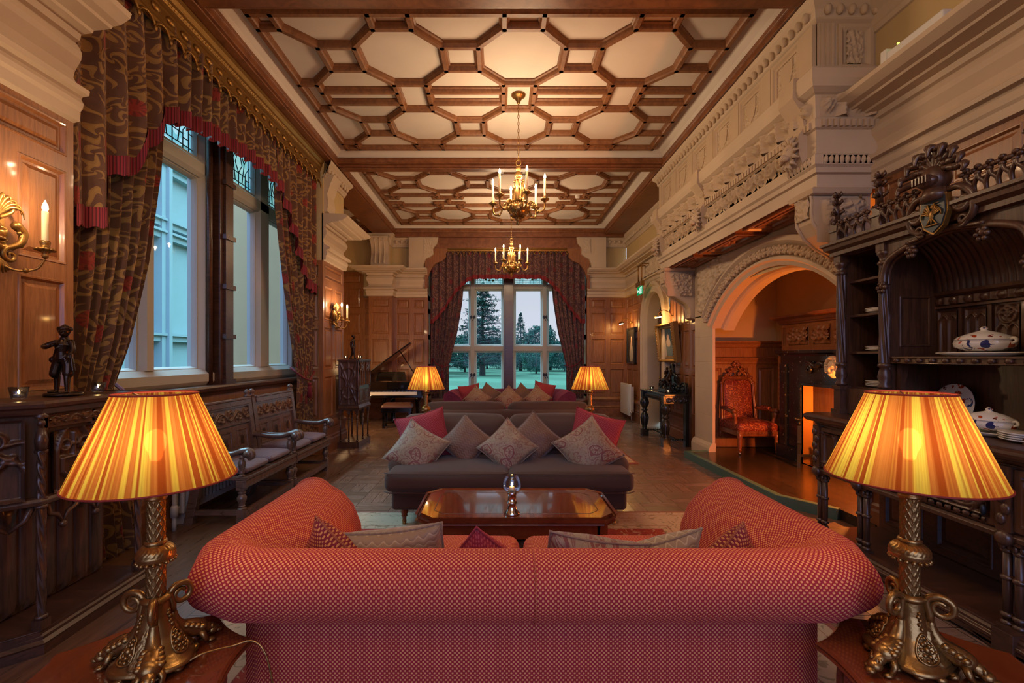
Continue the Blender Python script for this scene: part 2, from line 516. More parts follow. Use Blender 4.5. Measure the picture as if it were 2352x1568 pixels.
def paisley():
    t = NT('cream paisley brocade'); v = t.coord('UV')
    base = t.ramp(t.noise(v, 30, 3, .6, 2), [(.3, lin('#826a52')), (.7, lin('#9c846a'))])
    nz = t.new('TexNoise'); nz.inputs['Scale'].default_value = 6; t.link(v, nz.inputs['Vector'])
    sc = t.new('VectorMath', operation='SCALE'); t.link(nz.outputs['Color'], sc.inputs[0]); sc.inputs['Scale'].default_value = .16
    wv = t.new('VectorMath', operation='ADD'); t.link(v, wv.inputs[0]); t.link(sc.outputs[0], wv.inputs[1])
    vo = t.new('TexVoronoi', voronoi_dimensions='2D'); vo.inputs['Scale'].default_value = 4.4; vo.inputs['Randomness'].default_value = .8; t.link(wv.outputs[0], vo.inputs['Vector'])
    d = vo.outputs['Distance']; ph = sep(t, vo.outputs['Color'])
    cc = t.new('VectorMath', operation='SUBTRACT'); t.link(wv.outputs[0], cc.inputs[0]); t.link(vo.outputs['Position'], cc.inputs[1]); q = sep(t, cc.outputs[0]); ang = t.math('ARCTAN2', q[1], q[0])
    ring = t.ramp(d, [(0, (1, 1, 1)), (.06, (0, 0, 0)), (.2, (1, 1, 1)), (.27, (0, 0, 0)), (.33, (.7, .7, .7)), (.355, (0, 0, 0))], 'CONSTANT')
    fan = t.math('MULTIPLY', t.math('GREATER_THAN', t.math('SINE', t.math('MULTIPLY', ang, 9)), .55), t.math('MULTIPLY', t.math('GREATER_THAN', d, .07), t.math('LESS_THAN', d, .18)))
    big = t.math('MULTIPLY', t.math('MAXIMUM', ring, fan), t.math('GREATER_THAN', ph[0], .36))
    curl = t.math('SINE', t.math('ADD', t.math('MULTIPLY', ang, 2), t.math('ADD', t.math('MULTIPLY', d, 26), t.math('MULTIPLY', ph[1], 6))))
    curl = t.math('MULTIPLY', t.math('GREATER_THAN', curl, .72), t.math('MULTIPLY', t.math('LESS_THAN', d, .42), t.math('LESS_THAN', ph[0], .36)))
    dots = t.new('TexVoronoi', voronoi_dimensions='2D'); dots.inputs['Scale'].default_value = 26; t.link(v, dots.inputs['Vector'])
    sp = t.math('MULTIPLY', t.math('LESS_THAN', dots.outputs['Distance'], .2), .5)
    v3 = t.new('TexVoronoi', voronoi_dimensions='2D'); v3.inputs['Scale'].default_value = 9; t.link(wv.outputs[0], v3.inputs['Vector'])
    c3 = t.new('VectorMath', operation='SUBTRACT'); t.link(wv.outputs[0], c3.inputs[0]); t.link(v3.outputs['Position'], c3.inputs[1]); q3 = sep(t, c3.outputs[0])
    cu = t.math('SINE', t.math('ADD', t.math('ARCTAN2', q3[1], q3[0]), t.math('ADD', t.math('MULTIPLY', v3.outputs['Distance'], 22), t.math('MULTIPLY', sep(t, v3.outputs['Color'])[0], 6))))
    cu = t.math('MULTIPLY', t.math('MULTIPLY', t.math('GREATER_THAN', cu, .55), t.math('LESS_THAN', v3.outputs['Distance'], .42)), t.math('MULTIPLY', t.math('GREATER_THAN', d, .36), .7))
    f = t.math('MAXIMUM', t.math('MAXIMUM', big, curl), t.math('MAXIMUM', sp, cu))
    b = t.bsdf(t.mix(t.math('MULTIPLY', f, .9), base, lin('#74302c')), .6, 0, t.bump(f, .2, .003)); b.inputs['Sheen Weight'].default_value = .15
    return t.fin(b)
M['paisley'] = paisley()
def wavefab(name, ca, cb, sc=1):
    t = NT(name); v = t.coord('UV'); s_ = sep(t, v)
    y = t.math('ADD', t.math('MULTIPLY', s_[1], 2 * pi / (.026 * sc)), t.math('MULTIPLY', t.math('SINE', t.math('MULTIPLY', s_[0], 2 * pi / (.05 * sc))), 1.5))
    h = t.math('ABSOLUTE', t.math('SINE', t.math('MULTIPLY', y, .5)))
    f = t.ramp(h, [(.0, (1, 1, 1)), (.35, (0, 0, 0))])
    b = t.bsdf(t.mix(f, lin(ca), lin(cb)), .6, 0, t.bump(h, .5, .004)); b.inputs['Sheen Weight'].default_value = .25
    return t.fin(b)
M['wave'] = wavefab('quilted wave fabric', '#6c4834', '#926c52')
M['wave_seat'] = wavefab('waved seat fabric', '#5a3238', '#a58074', .6)
M['wave_cream'] = wavefab('cream quilted wave fabric', '#8d7050', '#b59a74', 1.0)
def damask(nm, b1, b2, lf, red):
    t = NT(nm); v = t.coord('UV')
    nz = t.new('TexNoise'); nz.inputs['Scale'].default_value = 5; nz.inputs['Detail'].default_value = 1; t.link(v, nz.inputs['Vector'])
    sc = t.new('VectorMath', operation='SCALE'); t.link(nz.outputs['Color'], sc.inputs[0]); sc.inputs['Scale'].default_value = .22
    ad = t.new('VectorMath', operation='ADD'); t.link(v, ad.inputs[0]); t.link(sc.outputs[0], ad.inputs[1])
    # curling leaf fronds round offset centres
    vo = t.new('TexVoronoi', voronoi_dimensions='2D'); vo.inputs['Scale'].default_value = 6.5; vo.inputs['Randomness'].default_value = .8; t.link(ad.outputs[0], vo.inputs['Vector'])
    cc = t.new('VectorMath', operation='SUBTRACT'); t.link(ad.outputs[0], cc.inputs[0]); t.link(vo.outputs['Position'], cc.inputs[1])
    q = sep(t, cc.outputs[0]); ang = t.math('ARCTAN2', q[1], q[0])
    ph = sep(t, vo.outputs['Color'])[0]
    frond = t.math('SINE', t.math('ADD', t.math('MULTIPLY', ang, 3), t.math('ADD', t.math('MULTIPLY', vo.outputs['Distance'], 13), t.math('MULTIPLY', ph, 6.3))))
    leaf = t.ramp(frond, [(.12, (0, 0, 0)), (.34, (1, 1, 1)), (.7, (.75, .75, .75)), (.9, (1, 1, 1))])
    leaf = t.math('MULTIPLY', leaf, t.math('LESS_THAN', vo.outputs['Distance'], .56))
    base = t.ramp(t.noise(v, 7, 2), [(.35, lin(b1)), (.65, lin(b2))])
    col = t.mix(t.math('MULTIPLY', leaf, .75), base, lin(lf))
    v2 = t.new('TexVoronoi', voronoi_dimensions='2D'); v2.inputs['Scale'].default_value = 2.5; v2.inputs['Randomness'].default_value = .5; t.link(v, v2.inputs['Vector'])
    d = v2.outputs['Distance']
    c2 = t.new('VectorMath', operation='SUBTRACT'); t.link(v, c2.inputs[0]); t.link(v2.outputs['Position'], c2.inputs[1]); q2 = sep(t, c2.outputs[0])
    pet = t.math('MULTIPLY', t.math('GREATER_THAN', t.math('SINE', t.math('MULTIPLY', t.math('ARCTAN2', q2[1], q2[0]), 11)), .3), t.math('GREATER_THAN', d, .07))
    fl = t.math('MULTIPLY', t.math('LESS_THAN', d, .165), t.math('GREATER_THAN', sep(t, v2.outputs['Color'])[1], .25))
    col = t.mix(t.math('MULTIPLY', fl, .85), col, t.mix(t.math('MULTIPLY', pet, .6), lin(red), lin('#4e1a16')))
    tl = t.new('BsdfTranslucent'); t.link(col, tl.inputs[0])
    b = t.bsdf(col, .8, 0, t.bump(leaf, .12, .003)); b.inputs['Sheen Weight'].default_value = .15
    mx = t.new('MixShader'); mx.inputs[0].default_value = .08
    t.link(b.outputs[0], mx.inputs[1]); t.link(tl.outputs[0], mx.inputs[2])
    return t.fin(mx)
M['damask'] = damask('olive and gold damask', '#58382a', '#664430', '#a67e46', '#962c24')
M['damask_daylit'] = damask('damask tinted by bay daylight', '#46282e', '#523038', '#86604e', '#7a2430')  # same curtain cloth as damask, with bluish bay light put into its colours
def fringe():
    t = NT('crimson bullion fringe'); s_ = sep(t, t.coord('UV'))
    f = t.math('ABSOLUTE', t.math('SINE', t.math('MULTIPLY', s_[0], 420)))
    b = t.bsdf(t.mix(f, lin('#3d0a14'), lin('#8c1e2c')), .7, 0, t.bump(f, .6, .004))
    return t.fin(b)
M['fringe'] = fringe()
def shade():
    t = NT('pleated organza lampshade'); s_ = sep(t, t.coord('UV'))
    st = t.new('TexNoise', noise_dimensions='1D'); st.inputs['Scale'].default_value = 30; st.inputs['Detail'].default_value = 1
    t.link(s_[0], st.inputs['W'])
    col = t.ramp(st.outputs['Fac'], [(.0, lin('#6a2c14')), (.36, lin('#86401a')), (.42, lin('#b4783c')), (.5, lin('#9c5e2c')), (.54, lin('#c4ac48')), (.62, lin('#c2b850')), (.65, lin('#8a4420'))], 'LINEAR')
    fine = t.new('TexNoise', noise_dimensions='1D'); fine.inputs['Scale'].default_value = 260; t.link(s_[0], fine.inputs['W'])
    col = t.mix(t.math('MULTIPLY', fine.outputs['Fac'], .6), col, lin('#6a3414'))
    df = t.new('BsdfDiffuse'); t.link(col, df.inputs[0])
    tl = t.new('BsdfTranslucent'); t.link(col, tl.inputs[0])
    tr = t.new('BsdfTransparent'); t.link(col, tr.inputs[0])
    a = t.new('MixShader'); a.inputs[0].default_value = .72; t.link(df.outputs[0], a.inputs[1]); t.link(tl.outputs[0], a.inputs[2])
    b = t.new('MixShader'); b.inputs[0].default_value = .03; t.link(a.outputs[0], b.inputs[1]); t.link(tr.outputs[0], b.inputs[2])
    return t.fin(b)
M['shade'] = shade()
def brocade(name, a, b_):
    t = NT(name); v = t.coord('Object')
    wave = t.new('TexWave', wave_type='RINGS'); wave.inputs['Scale'].default_value = 6; wave.inputs['Distortion'].default_value = 16; wave.inputs['Detail'].default_value = 1; wave.inputs['Detail Scale'].default_value = 2.2
    t.link(v, wave.inputs['Vector'])
    f = t.ramp(wave.outputs['Fac'], [(.86, (0, 0, 0)), (.93, (1, 1, 1))])
    return t.fin(t.bsdf(t.mix(f, lin(a), lin(b_)), .6, 0, t.bump(f, .2, .003)))
M['brocade'] = brocade('crimson brocade', '#6a1c14', '#a8603a')
def parquet():
    t = NT('basket weave parquet'); v = t.coord('Object'); s_ = sep(t, v)
    P = .36
    u = t.math('DIVIDE', s_[0], P); w = t.math('DIVIDE', s_[1], P)
    fu = t.math('FLOOR', u); fw = t.math('FLOOR', w)
    par = t.math('MODULO', t.math('ADD', fu, t.math('ADD', fw, 200)), 2)
    a = t.math('FRACT', u); b = t.math('FRACT', w)
    k = t.math('ADD', t.math('MULTIPLY', par, a), t.math('MULTIPLY', t.math('SUBTRACT', 1, par), b))     # across strips
    l = t.math('ADD', t.math('MULTIPLY', par, b), t.math('MULTIPLY', t.math('SUBTRACT', 1, par), a))
    ks = t.math('MULTIPLY', k, 3)
    idx = t.math('FLOOR', ks)
    cmb = t.new('CombineXYZ'); t.link(fu, cmb.inputs[0]); t.link(fw, cmb.inputs[1]); t.link(idx, cmb.inputs[2])
    wn = t.new('TexWhiteNoise'); t.link(cmb.outputs[0], wn.inputs[0])
    gx = t.new('CombineXYZ'); t.link(t.math('MULTIPLY', k, 9), gx.inputs[0]); t.link(t.math('ADD', l, t.math('MULTIPLY', wn.outputs[0], 40)), gx.inputs[1]); t.link(wn.outputs[0], gx.inputs[2])
    g = t.noise(gx.outputs[0], 3, 5, .6, .6)
    col = t.ramp(g, [(.3, lin('#6a5040')), (.7, lin('#977868'))])
    col = t.mix(t.math('MULTIPLY', wn.outputs[0], .62), col, lin('#56402f'))
    def edge(x):
        f = t.math('FRACT', x); return t.math('MINIMUM', f, t.math('SUBTRACT', 1, f))
    e = t.math('MINIMUM', t.math('DIVIDE', edge(ks), 3), t.math('MINIMUM', edge(u), edge(w)))
    gap = t.math('LESS_THAN', e, .006)
    col = t.mix(gap, col, lin('#1c110b'))
    rough = t.math('ADD', .2, t.math('MULTIPLY', wn.outputs[0], .12))
    return t.fin(t.bsdf(col, rough, 0, t.bump(t.math('SUBTRACT', g, t.math('MULTIPLY', gap, 1.5)), .05, .01)))
M['parquet'] = parquet()
def rugmat():
    t = NT('red floral wool rug'); v = t.coord('UV'); s_ = sep(t, v)     # uv in metres; U width W, see rug
    n = t.noise(v, 7, 3, .55, 2.2)
    red = t.ramp(n, [(.4, lin('#8a2a20')), (.6, lin('#9a3a2a'))])
    fl = t.ramp(t.noise(v, 9, 2, .5, 2.5), [(.60, (0, 0, 0)), (.64, (1, 1, 1))])
    red = t.mix(t.math('MULTIPLY', fl, .75), red, lin('#b89a78'))
    cr = t.mix(t.ramp(t.noise(v, 12, 2, .5, 2), [(.58, (0, 0, 0)), (.64, (1, 1, 1))]), lin('#b49c80'), lin('#8a7a60'))
    W, H = 3.5, 3.0
    dx = t.math('MINIMUM', s_[0], t.math('SUBTRACT', W, s_[0])); dy = t.math('MINIMUM', s_[1], t.math('SUBTRACT', H, s_[1]))
    d = t.math('MINIMUM', dx, dy)
    inb = t.math('LESS_THAN', d, .44)
    col = t.mix(inb, red, cr)
    ln = t.ramp(d, [(0, (1, 1, 1)), (.03, (0, 0, 0)), (.09, (.6, .6, .6)), (.10, (0, 0, 0)), (.36, (.7, .7, .7)), (.375, (0, 0, 0)), (.43, (1, 1, 1)), (.44, (0, 0, 0))], 'CONSTANT')
    col = t.mix(t.math('MULTIPLY', ln, .8), col, lin('#7c2420'))
    return t.fin(t.bsdf(col, .95, 0, t.bump(t.noise(v, 300, 2), .3, .004)))
M['rug'] = rugmat()
def hearthmat():
    t = NT('dark polished hearth tile'); v = t.coord('Object', (1, 1, 1), (0, 0, 0))
    br = t.new('TexBrick'); t.link(t.coord('Object', (1, 1, 1), (0, 0, pi / 2)), br.inputs['Vector'])
    br.inputs['Scale'].default_value = 1; br.inputs['Brick Width'].default_value = .3; br.inputs['Row Height'].default_value = .15
    br.inputs['Mortar Size'].default_value = .004
    br.inputs['Color1'].default_value = lin('#3a2a1c'); br.inputs['Color2'].default_value = lin('#33261a'); br.inputs['Mortar'].default_value = lin('#18120c')
    return t.fin(t.bsdf(br.outputs['Color'], .24, 0, t.bump(t.noise(v, 14, 2), .05, .01)))
M['hearth'] = hearthmat()
def imari():
    t = NT('painted floral porcelain'); v = t.coord('Object')
    vo = t.new('TexVoronoi'); vo.inputs['Scale'].default_value = 16; t.link(v, vo.inputs['Vector'])
    s_ = sep(t, vo.outputs['Color'])
    pick = t.ramp(s_[0], [(0, lin('#a8421c')), (.34, lin('#26306a')), (.6, lin('#b0803a')), (.8, lin('#6a2018'))], 'CONSTANT')
    n = t.noise(v, 20, 2, .5, 1)
    f = t.math('MULTIPLY', t.math('GREATER_THAN', n, .55), t.math('LESS_THAN', vo.outputs['Distance'], .52))
    return t.fin(t.bsdf(t.mix(f, lin('#dcd8d2'), pick), .12))
M['imari'] = imari()
def lawn():
    t = NT('mown lawn'); v = t.coord('Object'); s_ = sep(t, v)
    st = t.math('GREATER_THAN', t.math('SINE', t.math('ADD', t.math('MULTIPLY', s_[1], .55), t.math('MULTIPLY', s_[0], .35))), 0)
    n = t.noise(v, 1.2, 4)
    col = t.mix(st, lin('#22482c'), lin('#30583c')); col = t.mix(t.math('MULTIPLY', n, .5), col, lin('#183c26'))
    return t.fin(t.bsdf(col, .9))
M['lawn'] = lawn()
M['needle'] = simple('dark conifer needles', '#2c4c40', .9, var=.4, Specular_IOR_Level=0)
M['needle2'] = simple('grey green conifer needles', '#34564a', .9, var=.4, Specular_IOR_Level=0)
M['leaf'] = simple('shrub leaves', '#3a6454', .9, var=.4, Specular_IOR_Level=0)
M['bark'] = simple('tree bark', '#4a4640', .9, var=.3)
def portrait(name, bg, fig):
    t = NT(name); s_ = sep(t, t.coord('UV'))
    n = t.noise(t.coord('UV'), 5, 4)
    dx = t.math('MULTIPLY', t.math('SUBTRACT', s_[0], .5), 3.0)
    def blob(cx, cy, rx, ry):
        a = t.math('POWER', t.math('DIVIDE', t.math('SUBTRACT', s_[0], cx), rx), 2); b = t.math('POWER', t.math('DIVIDE', t.math('SUBTRACT', s_[1], cy), ry), 2)
        return t.math('LESS_THAN', t.math('ADD', t.math('ADD', a, b), t.math('MULTIPLY', n, .3)), 1.1)
    col = t.mix(t.math('MULTIPLY', n, .6), lin(bg), lin('#1c2420'))
    col = t.mix(blob(.5, .25, .3, .3), col, lin(fig)); col = t.mix(blob(.5, .5, .16, .16), col, lin('#c8a890')); col = t.mix(blob(.5, .7, .09, .1), col, lin('#d0a890'))
    return t.fin(t.bsdf(col, .35))
M['paint_a'] = portrait('oil portrait, pale figure', '#3c5054', '#6a706a')
M['paint_b'] = portrait('oil portrait, dark ground', '#2e2a22', '#b0a898')
# ------------------------------------------------------------------ camera and dimensions
# room axis +Y, camera eye 1.5 m above the floor
CZ = 1.5; H = 3.25; ZC = CZ + H            # ceiling plaster at 4.75
ZB = 4.51                                   # underside of the beams
XL, XR, YF = -2.70, 3.20, 11.45
cam = bpy.data.cameras.new('camera'); co = bpy.data.objects.new('camera', cam); COL.objects.link(co)
co.location = (0, 0, CZ); co.rotation_euler = (pi / 2, 0, 0)
cam.sensor_width = 36; cam.lens = 16.0; cam.clip_start = .02; cam.clip_end = 500
cam.shift_x = 29 / 2352; cam.shift_y = 35 / 2352
bpy.context.scene.camera = co

# ------------------------------------------------------------------ floor, ceiling
m = MB(); m.quad((-3.4, -3, 0), (4.6, -3, 0), (4.6, 12.6, 0), (-3.4, 12.6, 0)); m.quad((-5.0, 7.0, 0), (-3.4, 7.0, 0), (-3.4, 12.6, 0), (-5.0, 12.6, 0)); struct('floor', m, M['parquet'])
m = MB(); m.quad((-3.3, -3, .002), (-1.98, -3, .002), (-1.98, 7.0, .002), (-3.3, 7.0, .002)); struct('trim_1', m, wood('floor border boards', '#4e3424', '#7a563c', .3, (14, 1.0, 1)))
m = MB()
for x in (-2.02, -2.10): m.box(x - .009, x + .009, -3, 7.0, .002, .0035)
struct('trim_2', m, M['dark'])
m = MB(); m.quad((-3.3, 12.6, ZC), (4.6, 12.6, ZC), (4.6, -3, ZC), (-3.3, -3, ZC)); m.quad((-5.0, 12.6, ZC), (-3.3, 12.6, ZC), (-3.3, 7.0, ZC), (-5.0, 7.0, ZC)); struct('ceiling', m, M['plaster'])

# lattice of moulded oak ribs
def rib(mb, a, b, w=.105, h=.06):
    a, b = V((a[0], a[1], 0)), V((b[0], b[1], 0)); d = b - a
    if d.length < .02: return
    d.normalize(); n = V((-d.y, d.x, 0)); a = a - d * w * .2; b = b + d * w * .2
    pr = [(-.5, 0), (-.5, -.25), (-.36, -.4), (-.3, -.75), (-.2, -1), (.2, -1), (.3, -.75), (.36, -.4), (.5, -.25), (.5, 0)]
    vs = [p + n * (q[0] * w) + V((0, 0, ZC + q[1] * h)) for p in (a, b) for q in pr]
    k = len(pr)
    mb.add(vs, [(i, i + 1, k + i + 1, k + i) for i in range(k - 1)] + [tuple(range(k)), tuple(reversed(range(k, 2 * k)))])
def clip(p, q, R):
    x0, x1, y0, y1 = R; t0, t1 = 0., 1.; dx, dy = q[0] - p[0], q[1] - p[1]
    for d, a, b in ((dx, x0 - p[0], x1 - p[0]), (dy, y0 - p[1], y1 - p[1])):
        if abs(d) < 1e-9:
            if a > 1e-9 or b < -1e-9: return None
        else:
            u, w = a / d, b / d
            if u > w: u, w = w, u
            t0 = max(t0, u); t1 = min(t1, w)
    if t0 >= t1: return None
    return (p[0] + dx * t0, p[1] + dy * t0), (p[0] + dx * t1, p[1] + dy * t1)
C0, PT, SE, HW = .237, 1.289, .3777, .4557
def lattice(R, rows, mode):
    mb = MB(); S = []; h = SE / 2
    cols = [C0 + PT * k for k in range(-4, 4)]
    for r in rows:
        for c in cols:
            o = [(c - h, r - HW), (c + h, r - HW), (c + HW, r - h), (c + HW, r + h), (c + h, r + HW), (c - h, r + HW), (c - HW, r + h), (c - HW, r - h)]
            S += [(o[i], o[(i + 1) % 8]) for i in range(8)]
            S += [((c + HW, r - h), (c + PT - HW, r - h)), ((c + HW, r + h), (c + PT - HW, r + h))]
    for c in cols:
        for sx in (-h, h):
            S += [((c + sx, rows[0] - HW), (c + sx, R[2] - .1)), ((c + sx, rows[-1] + HW), (c + sx, R[3] + .1))]
        for r, q in zip(rows, rows[1:]):
            mid = (r + q) / 2
            if mode == 0:
                for sx in (-h, h): S.append(((c + sx, r + HW), (c + sx, q - HW)))
                for e in (-.125, .125): S.append(((c + h, mid + e), (c + PT - h, mid + e)))
            else:
                e, l = .16, .31
                for sg in (-1, 1):
                    en = r + HW if sg < 0 else q - HW
                    for sx in (-h, h): S.append(((c + sx, en), (c + sx, mid + sg * e)))
                    S.append(((c - h - .1, mid + sg * e), (c + h + .1, mid + sg * e)))
                    for sx in (-1, 1): S.append(((c + sx * (h + .1), mid + sg * e), (c + sx * (h + .1), mid + sg * l)))
                    S.append(((c + h, mid + sg * l), (c + PT - h, mid + sg * l)))
                S.append(((c, mid - e), (c, mid + e)))
    for a, b in S:
        if min(abs(a[0] - R[0]), abs(a[0] - R[1])) < .06 and abs(a[0] - b[0]) < .01: continue
        s_ = clip(a, b, R)
        if s_ and max(s_[0][0], s_[1][0]) - min(s_[0][0], s_[1][0]) < .06 and min(abs(s_[0][0] - R[0]), abs(s_[0][0] - R[1])) < .06: continue
        if s_: rib(mb, *s_)
    x0, x1, y0, y1 = R
    for a, b in (((x0, y0), (x1, y0)), ((x1, y0), (x1, y1)), ((x1, y1), (x0, y1)), ((x0, y1), (x0, y0))): rib(mb, a, b)
    return mb
struct('trim_3', lattice((-2.36, 2.36, 4.26, 7.03), [4.909, 6.386], 0), M['rib'])
struct('trim_4', lattice((-2.36, 2.36, 7.79, 11.0), [8.434, 10.351], 1), M['rib'])
m = lattice((-4.6, -3.2, 7.0, 11.0), [7.4, 8.7, 10.2], 0); struct('trim_5', m, M['rib'])
# plaster coves round both bays
m = MB()
for (y0, y1) in ((4.01, 7.2), (7.51, 11.17)):
    m.sweep([(-2.57, y0), (2.59, y0), (2.59, y1), (-2.57, y1)], [(0, ZB + .12), (0, ZC - .10), (.04, ZC - .06), (.10, ZC - .02), (.17, ZC + .001)], True)
struct('trim_6', m, M['plaster'])
# oak beams (stepped undersides)
m = MB()
def beam_y(x0, x1, y0, y1):
    m.box(x0, x1, y0, y1, ZB + .02, ZC); m.box(x0 + .03, x1 - .03, y0, y1, ZB, ZB + .02)
def beam_x(x0, x1, y0, y1):
    m.box(x0, x1, y0, y1, ZB + .05, ZC); m.box(x0, x1, y0 + .05, y1 - .05, ZB + .02, ZB + .05); m.box(x0, x1, y0 + .09, y1 - .09, ZB, ZB + .02)
beam_y(-3.12, -2.56, -3, 11.5); beam_y(2.58, 3.3, -3, 11.5)
for y0, y1 in ((3.40, 4.01), (7.2, 7.51), (-.3, .25)): beam_x(-2.56, 2.58, y0, y1)
m.box(-5, 4, 11.17, 11.6, ZB + .08, ZC); m.box(-5, 4, 11.22, 11.6, ZB - .05, ZB + .08); m.box(-1.8, 2.2, 11.34, 11.6, ZB - .3, ZB)
for x in (-2.57,):
    m.sweep([(x, 11.2), (x, -3)], [(-.02, ZC - .10), (.02, ZC - .11), (.025, ZC - .15), (0, ZC - .17), (-.01, ZB + .05)])
m.sweep([(2.59, -3), (2.59, 11.2)], [(-.02, ZC - .10), (.02, ZC - .11), (.025, ZC - .15), (0, ZC - .17), (-.01, ZB + .05)])
for y, d in ((7.2, 1), (11.17, 1), (4.01, -1), (7.51, -1)):
    pa = [(2.58, y), (-2.56, y)] if d > 0 else [(-2.56, y), (2.58, y)]
    m.sweep(pa, [(-.02, ZC - .10), (.02, ZC - .11), (.025, ZC - .15), (0, ZC - .17), (-.01, ZB + .05)])
struct('trim_7', m, M['oak_h'], bevel=.006)

# ------------------------------------------------------------------ profiles
FRZ = [(-.02, 2.98), (.0, 2.98), (.04, 2.99), (.045, 3.05), (.06, 3.07), (.065, 3.10), (.05, 3.13), (.06, 3.145), (.10, 3.15), (.105, 3.18), (.07, 3.20), (.02, 3.23), (.0, 3.27), (.01, 3.31), (.05, 3.38), (.055, 3.42), (.03, 3.47), (.012, 3.49), (.04, 3.50), (.05, 3.54), (.12, 3.55), (.13, 3.565), (.24, 3.575), (.25, 3.59), (.30, 3.60), (.33, 3.62), (.36, 3.64), (.37, 3.67), (.3, 3.69), (-.02, 3.70)]
CRW = [(-.02, 4.24), (.02, 4.25), (.03, 4.29), (.04, 4.30), (.05, 4.38), (.10, 4.44), (.12, 4.46), (.125, 4.51)]
BASE = [(0, 0), (.05, 0), (.05, .20), (.04, .22), (.045, .25), (.03, .27), (.03, .38), (.045, .40), (.05, .44), (.02, .47), (0, .49)]
ROWS = [.49, 1.25, 2.0, 2.66, 2.99]
def egg_run(mb, a, b, N, z=4.305, h=.13, p=.12, off=.045, A=.03):
    a, b = V((a[0], a[1], 0)), V((b[0], b[1], 0)); L = (b - a).length; U = (b - a) / L; N = V(N); n = max(1, round(L / p))
    t = V((0, 0, 1)) * .9 + N * .45; t.normalize()
    for i in range(n):
        c = a + U * ((i + .5) * L / n) + N * (off + .028) + Z3 * (z + h * .5)
        mb.M = Matrix.Translation(c); mb.ball((0, 0, 0), (.3 * p if abs(U.x) > .5 else .03, .03 if abs(U.x) > .5 else .3 * p, h * .38), 8, 5); mb.M = None

# ------------------------------------------------------------------ left wall
m = MB()
# near pier, panelled, face X=-2.70
cols = [-3, -2.5, -2.13, -1.76, -1.39, -1.02, -.65, -.28, .09, .46, .83, 1.2, 1.57, 1.94, 2.155, 2.50, 2.885]
m.panels((XL, 0, 0), Y3, Z3, X3, cols, [.49, 1.25, 2.02, 2.70], .05)
m.panels((XL, 0, 0), Y3, Z3, X3, [-3, -1.02, .46, 1.94, 2.885], [2.70, 2.99], .045)
m.quad((XL, 2.885, 0), (-3.3, 2.885, 0), (-3.3, 2.885, ZB), (XL, 2.885, ZB))
m.quad((XL, -3, 0), (XL, 2.885, 0), (XL, 2.885, .49), (XL, -3, .49))
# wainscot below window, face X=-3.0
wc = [2.885 + i * (6.97 - 2.885) / 10 for i in range(11)]
m.panels((-3.0, 0, 0), Y3, Z3, X3, wc, [.30, .80], .05); m.panels((-3.0, 0, 0), Y3, Z3, X3, wc, [.80, 1.08], .045)
m.quad((-3.0, 2.885, 0), (-3.0, 6.97, 0), (-3.0, 6.97, .3), (-3.0, 2.885, .3)); m.quad((-3.0, 2.885, 1.08), (-3.0, 6.97, 1.08), (-3.0, 6.97, 1.16), (-3.0, 2.885, 1.16))
# pier between window and alcove
m.panels((XL, 0, 0), Y3, Z3, X3, [6.97, 7.425, 7.88], [.49, 1.25, 2.02, 2.66], .055); m.panels((XL, 0, 0), Y3, Z3, X3, [6.97, 7.88], [2.66, 2.98], .055)
m.quad((XL, 6.97, 0), (XL, 7.88, 0), (XL, 7.88, .49), (XL, 6.97, .49))
m.panels((-3.3, 6.97, 0), X3, Z3, -Y3, [0, .6], [0, .49] + [1.25, 2.0, 2.66, 2.98], .06)
m.quad((XL, 7.88, 0), (-3.12, 7.88, 0), (-3.12, 7.88, 2.98), (XL, 7.88, 2.98)); m.quad((-3.12, 7.88, 0), (-3.12, 6.97, 0), (-3.12, 6.97, ZB), (-3.12, 7.88, ZB))
struct('wall_left', m, M['oak'])
m = MB()
for y0, y1 in ((-3, 2.885), (6.97, 7.88)):
    m.quad((XL, y0, 2.98), (XL, y1, 2.98), (XL, y1, ZB), (XL, y0, ZB))
m.quad((XL, 6.97, 2.98), (-3.3, 6.97, 2.98), (-3.3, 6.97, ZB), (XL, 6.97, ZB)); m.quad((-3.12, 7.88, 2.98), (XL, 7.88, 2.98), (XL, 7.88, ZB), (-3.12, 7.88, ZB))
m.quad((-4.8, 7.0, 0), (-4.8, 11.5, 0), (-4.8, 11.5, ZC), (-4.8, 7.0, ZC)); m.quad((-4.8, 7.0, 0), (-3.3, 7.0, 0), (-3.3, 7.0, ZC), (-4.8, 7.0, ZC))
struct('wall_left', m, M['cream'])
m = MB()
m.sweep([(XL, 2.885), (XL, -3)], BASE); m.sweep([(-3.12, 7.88), (XL, 7.88), (XL, 6.97)], BASE)
m.sweep([(-3.0, 6.97), (-3.0, 2.885)], [(0, 0), (.04, 0), (.04, .2), (.03, .22), (.03, .26), (.01, .29), (0, .3)])
struct('baseboard_left', m, M['oak_h'])
m = MB(); m.sweep([(-3.0, 6.97), (-3.0, 2.885)], [(0, 1.10), (.02, 1.10), (.03, 1.13), (.06, 1.15), (.07, 1.18), (.06, 1.20), (-.3, 1.20)])
struct('trim_8', m, M['dark_h'])
# stone frieze cornices with plain returns
m = MB(); m.sweep([(XL, 2.885), (XL, -3)], FRZ); m.sweep([(-3.12, 7.88), (XL, 7.88), (XL, 6.97)], FRZ)
m.sweep([(-3.12, 7.88), (XL, 7.88), (XL, 6.97)], CRW); egg_run(m, (XL, 6.97), (XL, 7.9), (1, 0, 0))
for (yy) in (7.0,):   # scroll console under the beam
    m.prism([(0, 4.3), (.0, 3.72), (.05, 3.74), (.07, 3.86), (.05, 4.0), (.10, 4.16), (.16, 4.3)], (XL, yy, 0), X3, Z3, Y3, .30)
struct('trim_9', m, M['stone'])

